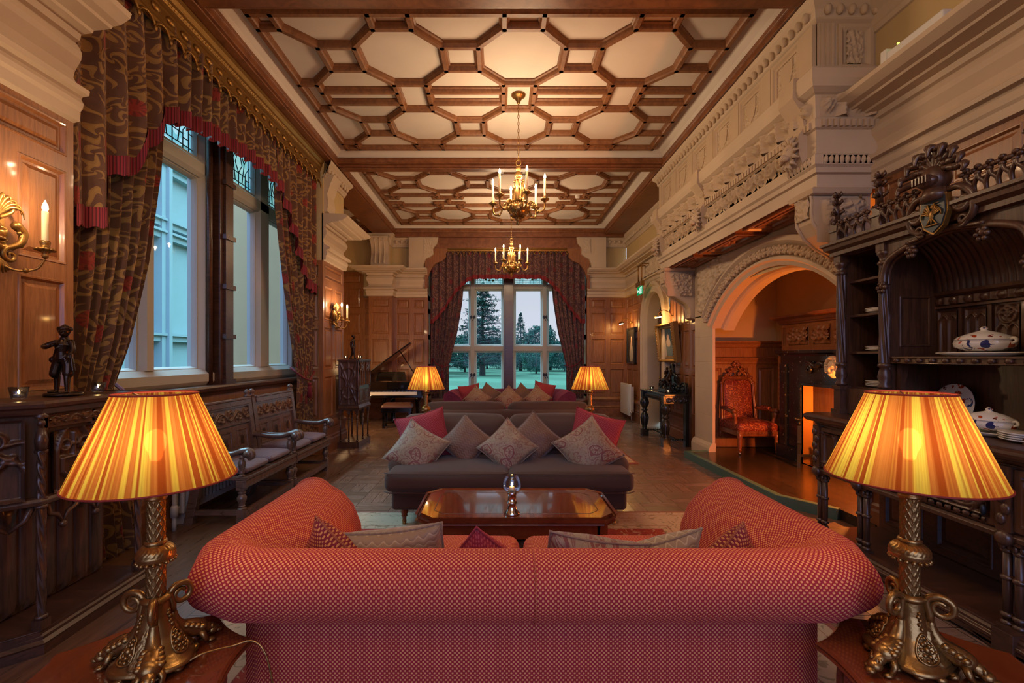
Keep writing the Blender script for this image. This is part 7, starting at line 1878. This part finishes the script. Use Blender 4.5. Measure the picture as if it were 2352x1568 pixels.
for y in (7.60, 8.70):
    m = MB(); m.lathe([(0, .0), (.055, .0), (.055, .13), (.04, .14), (.052, .16), (.045, .18), (.05, .22), (.068, .34), (.066, .40), (.04, .44), (.035, .46), (.06, .475), (.06, .495), (.035, .51), (.05, .54), (.075, .60), (.078, .66), (.06, .71), (.05, .72), (.055, .74), (.055, .85)], 20, (2.775, y, 0)); m.box(2.715, 2.835, y - .06, y + .06, 0, .13); m.box(2.72, 2.83, y - .055, y + .055, .72, .845)
    for k in range(8): a = k * pi / 4; m.tube([(2.775 + .05 * cos(a), y + .05 * sin(a), .20), (2.775 + .07 * cos(a), y + .07 * sin(a), .34), (2.775 + .045 * cos(a), y + .045 * sin(a), .43)], [.006, .014, .006], 6); m.ball((2.775 + .07 * cos(a), y + .07 * sin(a), .63), (.018, .018, .045), 6, 5)
    m.build('leg', eb, t, True)
    m = MB(); m.box(3.09, 3.15, y - .05, y + .05, 0, .845); m.build('leg', eb, t, True)
    m = MB(); m.grid(lambda u, v: (lerp(2.83, 3.09, v), y + (.016 + .005 * sin(2 * pi * u * 2 + v * 40)) * cos(2 * pi * u), .11 + (.016 + .005 * sin(2 * pi * u * 2 + v * 40)) * sin(2 * pi * u)), 14, 60, wu=True); m.build('twisted_stretcher', eb, t, True)
m = MB(); m.grid(lambda u, v: (2.96, lerp(7.60, 8.70, v), .11 + 0 * u) if False else (2.96 + (.016 + .005 * sin(2 * pi * u * 2 + v * 120)) * cos(2 * pi * u), lerp(7.60, 8.70, v), .11 + (.016 + .005 * sin(2 * pi * u * 2 + v * 120)) * sin(2 * pi * u)), 14, 160, wu=True); m.build('twisted_stretcher', eb, t, True)
m = MB(); bp = catmull([(7.53, .88, 0), (7.53, .98, 0), (7.58, 1.06, 0), (7.70, 1.05, 0), (7.82, .99, 0), (7.92, 1.06, 0), (7.98, 1.18, 0), (8.07, 1.20, 0), (8.10, 1.32, 0), (8.15, 1.37, 0), (8.20, 1.32, 0), (8.23, 1.20, 0), (8.32, 1.18, 0), (8.38, 1.06, 0), (8.48, .99, 0), (8.60, 1.05, 0), (8.72, 1.06, 0), (8.77, .98, 0), (8.77, .88, 0)], 4)
m.prism([(p.x, p.y) for p in bp], (3.09, 0, 0), Y3, Z3, X3, .04); m.tube([(3.085, p.x, p.y) for p in bp], .016, 7)
for s in (-1, 1):
    for dy, z, r in ((.52, .97, .06), (.33, .95, .05), (.20, 1.10, .075), (.09, .96, .06)): m.tube(spiral((3.08, 8.15 + s * dy, z), Y3 * s, Z3, r, .008, .5, 1.4, 18), [.02 - .0006 * i for i in range(19)], 7)
m.ball((3.07, 8.15, 1.22), (.03, .05, .07), 10, 8); m.build('carved_back', eb, t, True)
tealight('tealight in glass cup at the far end of the ebonised console table', (2.84, 8.48, .882)); tealight('tealight in glass cup at the near front corner of the ebonised console table', (2.84, 7.66, .882))
t = thing('horse_group', 'dark bronze horse and rider standing on the ebonised console table', 'statue', (2.95, 8.02, .882))
m = MB(); m.box(-.10, .10, -.18, .18, 0, .03); m.box(-.085, .085, -.16, .16, .03, .055); m.build('base', eb, t, bevel=.006)
m = MB()
limb(m, [(0, .11, .20), (0, .0, .215), (0, -.09, .23), (0, -.12, .235)], [.05, .045, .052, .038], 14); limb(m, [(0, -.11, .25), (0, -.15, .32), (0, -.165, .355)], [.042, .032, .026]); limb(m, [(0, -.155, .365), (0, -.20, .325), (0, -.215, .305)], [.026, .02, .015])
for s in (-1, 1):
    m.tube([(s * .012, -.155, .375), (s * .014, -.15, .40)], [.007, .002], 5); limb(m, [(s * .03, .12, .18), (s * .034, .10, .12), (s * .03, .135, .09), (s * .03, .13, .05)], [.035, .018, .012, .012]); 
limb(m, [(.028, -.10, .20), (.03, -.11, .12), (.03, -.10, .05)], [.024, .013, .012]); limb(m, [(-.028, -.10, .20), (-.03, -.155, .17), (-.03, -.14, .11)], [.024, .014, .011]); limb(m, [(0, .15, .22), (0, .19, .18), (0, .185, .10)], [.014, .016, .006]); limb(m, [(0, -.10, .29), (0, -.13, .37)], [.02, .014])
limb(m, [(0, .0, .25), (0, .005, .31), (0, -.01, .37)], [.036, .034, .030]); limb(m, [(0, -.01, .37), (0, -.012, .39)], [.014, .014]); head(m, (0, -.018, .415), (0, -1, 0), .026)
for s in (-1, 1): limb(m, [(s * .03, 0, .26), (s * .05, -.05, .22), (s * .048, -.02, .15)], [.026, .02, .014]); limb(m, [(s * .035, -.01, .36), (s * .05, -.04, .31), (s * .02, -.09, .31)], [.015, .012, .010]); hand(m, (s * .02, -.092, .31), (0, -1, 0), .8)
o = m.build('horse_and_rider', M['bronze'], t); remesh(o, .0035)

# ------------------------------------------------------------------ pictures and picture lights
def picture(name, label, y0, y1, z0, z1, x, tilt, fw, fd, fmat, pmat):
    t = thing(name, label, 'painting', (x, (y0 + y1) / 2, z0)); w, h = y1 - y0, z1 - z0
    W = V((-sin(tilt), 0, cos(tilt))); N = V((-cos(tilt), 0, -sin(tilt))); O = V((0, w / 2, 0))
    m = MB(); m.rings(O, -Y3, W, N, w, h, [(0, -.03), (0, fd * .6), (fw * .2, fd), (fw * .45, fd * .9), (fw * .6, fd * .5), (fw * .85, fd * .45), (fw, fd * .2), (fw, -.0)], False)
    if fd > .06:
        n = 22
        for k in range(n):
            for (a, b) in ((k / n, 0), (k / n, 1), (0, k / n), (1, k / n)): m.ball(O - Y3 * (fw * .3 + a * (w - .6 * fw)) + W * (fw * .3 + b * (h - .6 * fw)) + N * fd * .9, .02, 6, 5)
    m.build('frame', fmat, t)
    m = MB(); P = O - Y3 * fw + W * fw + N * .01; m.add([P, P - Y3 * (w - 2 * fw), P - Y3 * (w - 2 * fw) + W * (h - 2 * fw), P + W * (h - 2 * fw)], [(0, 1, 2, 3)], False, [(0, 0), (1, 0), (1, 1), (0, 1)]); m.build('canvas', pmat, t)
    return t
picture('portrait_painting', 'tilted gilt framed portrait above the ebonised console table', 7.98, 8.84, 1.40, 2.13, 3.17, .10, .11, .09, M['gilt'], M['paint_a'])
picture('portrait_painting', 'small dark framed portrait on the right wall near the bay window', 10.62, 11.26, 1.33, 2.20, 3.18, .0, .06, .04, M['ebony'], M['paint_b'])
def plight(label, y, z):
    t = thing('picture_light', label, 'picture light', (3.19, y, z))
    m = MB(); m.tube(catmull([(0, 0, 0), (-.06, 0, .06), (-.16, 0, .10), (-.24, 0, .06), (-.26, 0, .0)], 6), .009, 8); m.build('gooseneck', M['brass'], t)
    m = MB(); m.lathe([(0, -.015), (.05, -.01), (.05, .0), (0, .01)], 16); m.build('wall_boss', M['brass'], t)
    m = MB(); m.cyl((-.26, -.16, -.01), (-.26, .16, -.01), .024, 12); m.build('lamp_tube', M['brass'], t)
    m = MB(); m.box(-.268, -.245, -.14, .14, -.038, -.030); m.build('bulb_strip', M['bulb'], t)
    return t
plight('brass picture light over the tilted gilt framed portrait', 8.40, 2.26); plight('brass picture light over the small dark framed portrait', 10.94, 2.32)
# ------------------------------------------------------------------ exit sign, ledge lights, smoke detector
t = thing('exit_sign', 'green running man exit sign hanging from a brass bracket by the doorway', 'exit sign', (2.95, 9.55, 2.8))
m = MB(); m.box(-.006, .006, -.17, .17, 0, .17); sg_ = m.build('green_panel', M['green_lit'], t)
m = MB()   # running figure, doorway and arrow
def q(a, b, c, d): m.box(-.009, -.0062, a, b, c, d)
q(-.15, -.04, .015, .025); q(-.15, -.14, .025, .15); q(-.05, -.04, .025, .15); q(-.15, -.04, .142, .152)
for pts in ([(-.02, .125), (-.035, .08), (-.06, .05), (-.06, .02)], [(-.035, .08), (-.01, .055), (.01, .02)], [(-.02, .12), (.01, .10), (.03, .11)], [(-.022, .12), (-.05, .105), (-.055, .08)]): m.tube([(-.008, a, b) for a, b in pts], .007, 5)
m.ball((-.008, -.012, .14), (.003, .011, .011), 8, 6); m.prism([(.06, .09), (.11, .09), (.11, .115), (.15, .08), (.11, .045), (.11, .07), (.06, .07)], (-.009, 0, 0), Y3, Z3, X3, .003); m.build('pictogram', M['white_lit'], sg_)
m = MB(); m.box(-.04, .04, -.18, .18, .17, .27); m.build('housing', M['brass'], t, bevel=.006)
m = MB()
for y in (-.12, .12): m.cyl((0, y, .27), (0, y, .62), .012, 8); m.cyl((0, y, .62), (.22, y, .64), .012, 8); m.lathe([(.012, .58), (.02, .59), (.012, .60)], 8, (0, y, 0))
m.cyl((0, -.14, .62), (0, .14, .62), .014, 8); m.build('bracket', M['brass'], t)
def ledge(label, loc, ry):
    t = thing('ledge_light', label, 'light fitting', loc, ry)
    m = MB(); m.rbox((0, 0, .04), (.07, .46, .07), .012); m.box(-.04, .04, .20, .25, 0, .10); m.build('housing', M['white_metal'], t)
    m = MB(); m.ball((-.02, .12, .085), .008, 8, 6); m.build('indicator', M['led'], t); return t
l_ = ledge('pale light fitting with green indicator lying on the stone ledge above the carved sideboard', (2.93, 3.2, 3.70), 0)
dup(l_, (3.02, 11.0, 3.70), 0, 'small pale light fitting on the stone ledge near the bay window')
m = MB(); m.lathe([(0, -.05), (.035, -.05), (.05, -.035), (.055, -.012), (.06, 0)], 20); o = m.build('smoke_detector', M['white_metal']); o.location = (1.58, 9.2, ZC); tag(o, 'white smoke detector in a small square panel of the farther ceiling bay', 'smoke detector')
# ------------------------------------------------------------------ chandeliers
def make_chandelier(label):
    t = thing('chandelier', label, 'chandelier')       # origin at ceiling
    b = M['brass']
    m = MB(); m.lathe([(0, 0), (.085, 0), (.09, -.012), (.075, -.03), (.05, -.045), (.03, -.075), (.02, -.105), (.012, -.115), (0, -.118)], 28); m.build('ceiling_rose', b, t)
    m = MB(); z = -.115; k = 0
    while z > -.80:
        ax = X3 if k % 2 else Y3
        m.tube([V((0, 0, z - .024)) + ax * (.010 * cos(a)) + Z3 * (.027 * sin(a)) for a in [j * pi / 6 for j in range(12)]], .0035, 5, closed=True); z -= .044; k += 1
    m.build('chain', b, t)
    m = MB(); m.tube([(.030 * cos(a), 0, -.845 + .035 * sin(a)) for a in [j * pi / 8 for j in range(16)]], .007, 7, closed=True)
    m.lathe([(.0, -.88), (.012, -.885), (.03, -.90), (.035, -.92), (.028, -.945), (.016, -.955), (.03, -.965), (.045, -.99), (.05, -1.02), (.035, -1.04), (.03, -1.06), (.042, -1.12), (.05, -1.20), (.038, -1.27), (.05, -1.30), (.075, -1.32), (.06, -1.34), (.075, -1.36), (.115, -1.385), (.13, -1.42), (.115, -1.47), (.08, -1.505), (.04, -1.525), (.025, -1.535), (.04, -1.55), (.035, -1.57), (.015, -1.585), (.02, -1.60), (.008, -1.62), (0, -1.625)], 28)
    m.build('baluster', b, t)
    for k in range(3):      # cast figures round the stem
        a = k * 2.094 + .5; d = V((cos(a), sin(a), 0)); m = MB(); P = lambda r, z: d * r + Z3 * z
        limb(m, [P(.06, -1.32), P(.065, -1.24), P(.055, -1.16), P(.055, -1.10)], [.026, .026, .03, .018], 10); m.ball(P(.058, -1.065), .022, 8, 6)
        for s in (-1, 1): e = V((-d.y, d.x, 0)) * s; m.tube([P(.055, -1.13) + e * .02, P(.07, -1.17) + e * .035, P(.07, -1.21) + e * .02], [.011, .010, .008], 6); m.ball(P(.07, -1.33) + e * .04, .018, 6, 5)
        m.build('cast_figure', b, t)
    m = MB()
    for k in range(6): a = k * pi / 3; m.ball((.115 * cos(a), .115 * sin(a), -1.41), (.03, .03, .045), 8, 6)
    for k in range(12): a = k * pi / 6; m.tube([(.11 * cos(a), .11 * sin(a), -1.45), (.085 * cos(a), .085 * sin(a), -1.50), (.04 * cos(a), .04 * sin(a), -1.53)], [.012, .014, .006], 6)
    m.build('acanthus_bowl', b, t)
    for k in range(6):
        a = k * pi / 3; d = V((cos(a), sin(a), 0)); m = MB(); P = lambda r, z: d * r + Z3 * z
        m.tube(catmull([P(.10, -1.40), P(.14, -1.345), P(.185, -1.35), (P(.205, -1.40)), P(.235, -1.46), P(.29, -1.47), P(.325, -1.43), P(.33, -1.36)], 6), [.013] * 20 + [.011] * 23, 8)
        m.tube(spiral(P(.17, -1.385), d, Z3, .034, .006, 1.5, 1.3, 14), .008, 6); m.ball(P(.245, -1.475), .018, 8, 6); m.ball(P(.20, -1.39), .02, 8, 6)
        m.lathe([(0, -1.37), (.016, -1.365), (.02, -1.35), (.045, -1.34), (.055, -1.325), (.05, -1.318), (.022, -1.322), (.018, -1.31), (.02, -1.29), (0, -1.288)], 18, tuple(d * .33)); ar = m.build('arm', b, t)
        m = MB(); m.lathe([(.014, -1.29), (.014, -1.075), (.011, -1.07), (0, -1.07)], 12, tuple(d * .33)); m.build('candle', M['wax'], ar)
        m = MB(); m.lathe([(.009, -1.07), (.013, -1.055), (.011, -1.04), (.005, -1.022), (0, -1.01)], 12, tuple(d * .33)); m.build('candle_bulb', M['flame'], ar)
    return t
ch = make_chandelier('nearer gilt brass chandelier, its six candles before the ceiling cross beam'); ch.location = (.237, 5.647, ZC); ch.rotation_euler = (0, 0, math.radians(-15))
ch2 = dup(ch, (.25, 9.36, ZC), 0, 'farther gilt brass chandelier hanging before the curtained bay window')
# ------------------------------------------------------------------ trees beyond the lawn
def make_tree(label, kind, loc, h, r, seed, mat):
    rnd = random.Random(seed); t = thing('conifer_tree' if kind < 2 else 'leafy_tree', label, 'tree', loc, 0, 'trees beyond the lawn')
    m = MB(); m.tube([(0, 0, -.3), (0, 0, h * .3), (0, 0, h * .96)], [h * .035, h * .022, h * .004], 8); tr = m
    f = MB()
    def spray(c, s, flat):
        for k in range(5):
            d = V((rnd.gauss(0, 1), rnd.gauss(0, 1), rnd.gauss(0, 1) * flat)).normalized() * s * rnd.uniform(.6, 1.2); e = V((rnd.gauss(0, 1), rnd.gauss(0, 1), rnd.gauss(0, 1) * flat)).normalized() * s * .45
            f.add([c - e, c + d * .6 + e * .3, c + d, c + d * .5 - e], [(0, 1, 2, 3)])
    if kind == 0:       # cedar: separate level plates
        n = 17
        for i in range(n):
            u = i / (n - 1); z = h * (.14 + .82 * u); R = r * (1 - u) ** .8 * rnd.uniform(.8, 1.15) + r * .08
            for b in range(9):
                a = rnd.uniform(0, 2 * pi); L = R * rnd.uniform(.55, 1.1); dz = rnd.uniform(-.02, .02) * h
                tr.tube([(0, 0, z + dz - .04 * L), (cos(a) * L * .5, sin(a) * L * .5, z + dz + .03 * L), (cos(a) * L, sin(a) * L, z + dz)], [h * .006, h * .004, h * .001], 4)
                for q in range(int(8 + 14 * L / r)): s = rnd.uniform(.25, 1.02); w = .16 * L; spray(V((cos(a) * L * s + rnd.gauss(0, w), sin(a) * L * s + rnd.gauss(0, w), z + dz + .02 * L + rnd.uniform(-.05, .07) * r * (.3 + .7 * (1 - u)))), h * .028, .35)
    elif kind == 1:     # pointed conifer
        for i in range(900):
            u = rnd.random() ** 1.3; a = rnd.uniform(0, 2 * pi); R = r * (1 - u) ** .9 * (.82 + .25 * sin(u * 60 + 3 * sin(a * 2))) * rnd.uniform(.5, 1.05)
            spray(V((cos(a) * R, sin(a) * R, h * (.06 + .94 * u) - .12 * R)), h * .028, .7)
    else:
        for i in range(1500):
            d = V((rnd.gauss(0, 1), rnd.gauss(0, 1), rnd.gauss(0, 1))).normalized() * rnd.uniform(.55, 1.0) ** .5; n_ = 1 + .35 * noise.noise(d * 2.2 + V((seed, 0, 0)))
            spray(V((d.x * r * n_, d.y * r * n_, h * .55 + d.z * h * .46 * n_)), h * .05, 1)
    tr.build('trunk', M['bark'], t, weld=False); f.build('foliage', mat, t, weld=False)
    return t
def gz(y): return -.45
T0 = [(0, -1.75, 47, 9.6, 4.0, 'tall cedar with level tiered branches, seen through the left middle pane', 'needle'), (1, 2.9, 62, 7.9, 2.6, 'pointed dark conifer seen through the right middle pane', 'needle'), (2, 5.4, 60, 6.0, 2.4, 'rounded conifer right of the pointed one, behind the right middle pane', 'needle2'), (1, 7.4, 66, 6.5, 1.8, 'small pointed conifer at the right edge of the right middle pane', 'needle2'), (0, -6.0, 52, 6.6, 2.6, 'cedar with drooping plates behind the left side pane', 'needle2'),
      (2, -7.6, 44, 4.2, 2.2, 'bushy laurel low behind the left curtain edge', 'leaf'), (2, -4.4, 58, 4.6, 2.4, 'rounded leafy tree between the two cedars', 'needle2'), (2, .8, 72, 5.0, 3.2, 'broad leafy tree behind the central oak post', 'needle'), (2, 9.8, 64, 4.4, 2.6, 'leafy tree low in the right side pane', 'leaf'), (2, 12.5, 70, 3.6, 3.0, 'distant leafy clump at the far right of the lawn', 'needle2'), (2, -2.0, 74, 5.2, 3.0, 'dark leafy tree behind the tall cedar trunk', 'needle'), (2, 4.2, 52, 3.4, 1.8, 'low bushy shrub below the pointed conifer', 'leaf'), (2, -9.6, 56, 6.2, 2.8, 'leafy tree left of the cedars, behind the left curtain', 'needle2'),
      (2, -6.5, 78, 5.4, 4.2, 'broad woodland tree at the back, left side pane', 'needle'), (2, 3.2, 82, 5.2, 4.4, 'broad woodland tree at the back, behind the pointed conifer', 'needle'), (2, 9.6, 84, 4.6, 4.4, 'broad woodland tree at the back, right side pane', 'needle2'), (2, -12.5, 80, 5.6, 4.4, 'broad woodland tree at the back, farthest left', 'needle'), (2, 16.0, 86, 4.4, 4.4, 'broad woodland tree at the back, farthest right', 'needle2'),
      (2, -8.6, 58, 2.6, 2.6, 'low laurel bush left of the tall cedar trunk', 'leaf'), (2, -4.0, 66, 2.8, 2.8, 'low dark bush just left of the cedar trunk', 'needle2'), (2, .9, 62, 2.6, 2.6, 'low dark bush right of the cedar trunk, by the oak post', 'needle2'), (2, 5.2, 64, 2.8, 3.0, 'low bush spreading under the pointed conifer', 'leaf'), (2, 8.6, 60, 2.4, 2.6, 'low bush by the right hand mullion', 'needle2'), (2, 12.8, 66, 2.4, 3.2, 'low bush at the far right, above the lawn', 'leaf')]
for i, (k, x, y, h, r, la, mt) in enumerate(T0): make_tree(la, k, (x, y, gz(y)), h, r, i + 11, M[mt])
# ------------------------------------------------------------------ light
EXPO = 1.8
sc = bpy.context.scene
sc.view_settings.view_transform = 'Standard'; sc.view_settings.look = 'None'; sc.view_settings.gamma = 1; sc.view_settings.use_curve_mapping = False
sc.view_settings.exposure = EXPO if 'EXPO' in globals() else 0
sc.cycles.use_denoising = True; sc.cycles.max_bounces = 8; sc.cycles.diffuse_bounces = 4; sc.cycles.glossy_bounces = 3; sc.cycles.transmission_bounces = 6; sc.cycles.transparent_max_bounces = 12
sc.cycles.caustics_reflective = False; sc.cycles.caustics_refractive = False; sc.cycles.sample_clamp_indirect = 4
w = bpy.data.worlds.new('dusk sky'); sc.world = w; w.use_nodes = True
nt = w.node_tree; nt.nodes.clear(); out = nt.nodes.new('ShaderNodeOutputWorld'); bg = nt.nodes.new('ShaderNodeBackground')
tc = nt.nodes.new('ShaderNodeTexCoord'); sx = nt.nodes.new('ShaderNodeSeparateXYZ'); cr = nt.nodes.new('ShaderNodeValToRGB')
nt.links.new(tc.outputs['Generated'], sx.inputs[0]); nt.links.new(sx.outputs[2], cr.inputs[0])
cr.color_ramp.elements[0].position = 0; cr.color_ramp.elements[0].color = lin('#d3d0d8'); cr.color_ramp.elements[1].position = .5; cr.color_ramp.elements[1].color = lin('#a4b4c8')
nt.links.new(cr.outputs[0], bg.inputs[0]); bg.inputs[1].default_value = .34; nt.links.new(bg.outputs[0], out.inputs[0])
def light(name, typ, loc, energy, color, **k):
    l = bpy.data.lights.new(name, typ); l.energy = energy; l.color = lin(color)[:3]
    for a, b in k.items(): setattr(l, a, b)
    o = bpy.data.objects.new(name, l); COL.objects.link(o); o.location = loc; return o
WARM, CAND = '#ffcb90', '#ffd8ac'
def sky(name, d, e, c, ang):
    o = light(name, 'SUN', V(d) * -30, e, c, angle=ang); o.rotation_euler = V(d).to_track_quat('-Z', 'Y').to_euler()
sky('evening_skylight', (.66, -.18, -.80), 6, '#98cce6', 1.0)
sky('near_bay_skylight', (.05, .84, -.54), 1.4, '#8ca6f4', 1.3)
sky('courtyard_skylight', (-.72, .0, -.72), 2.0, '#86cad8', 1.2)
def bulbs(root, r, z, n, e, a0=0, soft=.02):
    for k in range(n):
        a = a0 + root.rotation_euler.z + 2 * pi * k / n
        light('chandelier_and_fill_bulb', 'POINT', (root.location.x + r * cos(a), root.location.y + r * sin(a), root.location.z + z), e, CAND, shadow_soft_size=soft)
bulbs(ch, .33, -1.0, 6, 4.2); bulbs(ch2, .33, -1.0, 6, 3.6)
# unseen point lights added above and behind the viewer as foreground fill, no fixture
for k in range(3): light('chandelier_and_fill_bulb', 'POINT', (.237 + .33 * cos(k * 2.1), 1.9 + .33 * sin(k * 2.1), 3.75), 6.5, CAND, shadow_soft_size=.08)
for k in range(3): light('chandelier_and_fill_bulb', 'POINT', (.237 + .33 * cos(k * 2.1), -1.6 + .33 * sin(k * 2.1), 3.75), 5, CAND, shadow_soft_size=.08)
for L_ in LAMPS: light('lamp_bulb_light', 'POINT', (L_.location.x, L_.location.y, L_.location.z + .68), 1.6, '#ffdcb0', shadow_soft_size=.03)
for s_ in (sc1, sc2):
    for sg in (-1, 1): light('sconce_bulb', 'POINT', (s_.location.x + .18, s_.location.y + sg * .13, s_.location.z + .21), 2.2, CAND, shadow_soft_size=.015)
light('fire_glow', 'POINT', (3.85, 4.62, .80), 48, '#ff8c3c', shadow_soft_size=.05)
light('firebox_glow', 'POINT', (4.2, AY - .2, .45), 1.5, '#ff9a3c', shadow_soft_size=.05)
for y, z in ((8.40, 2.20), (10.94, 2.26)): light('picture_bulb', 'POINT', (2.96, y, z), 2.5, '#ffc060', shadow_soft_size=.02)
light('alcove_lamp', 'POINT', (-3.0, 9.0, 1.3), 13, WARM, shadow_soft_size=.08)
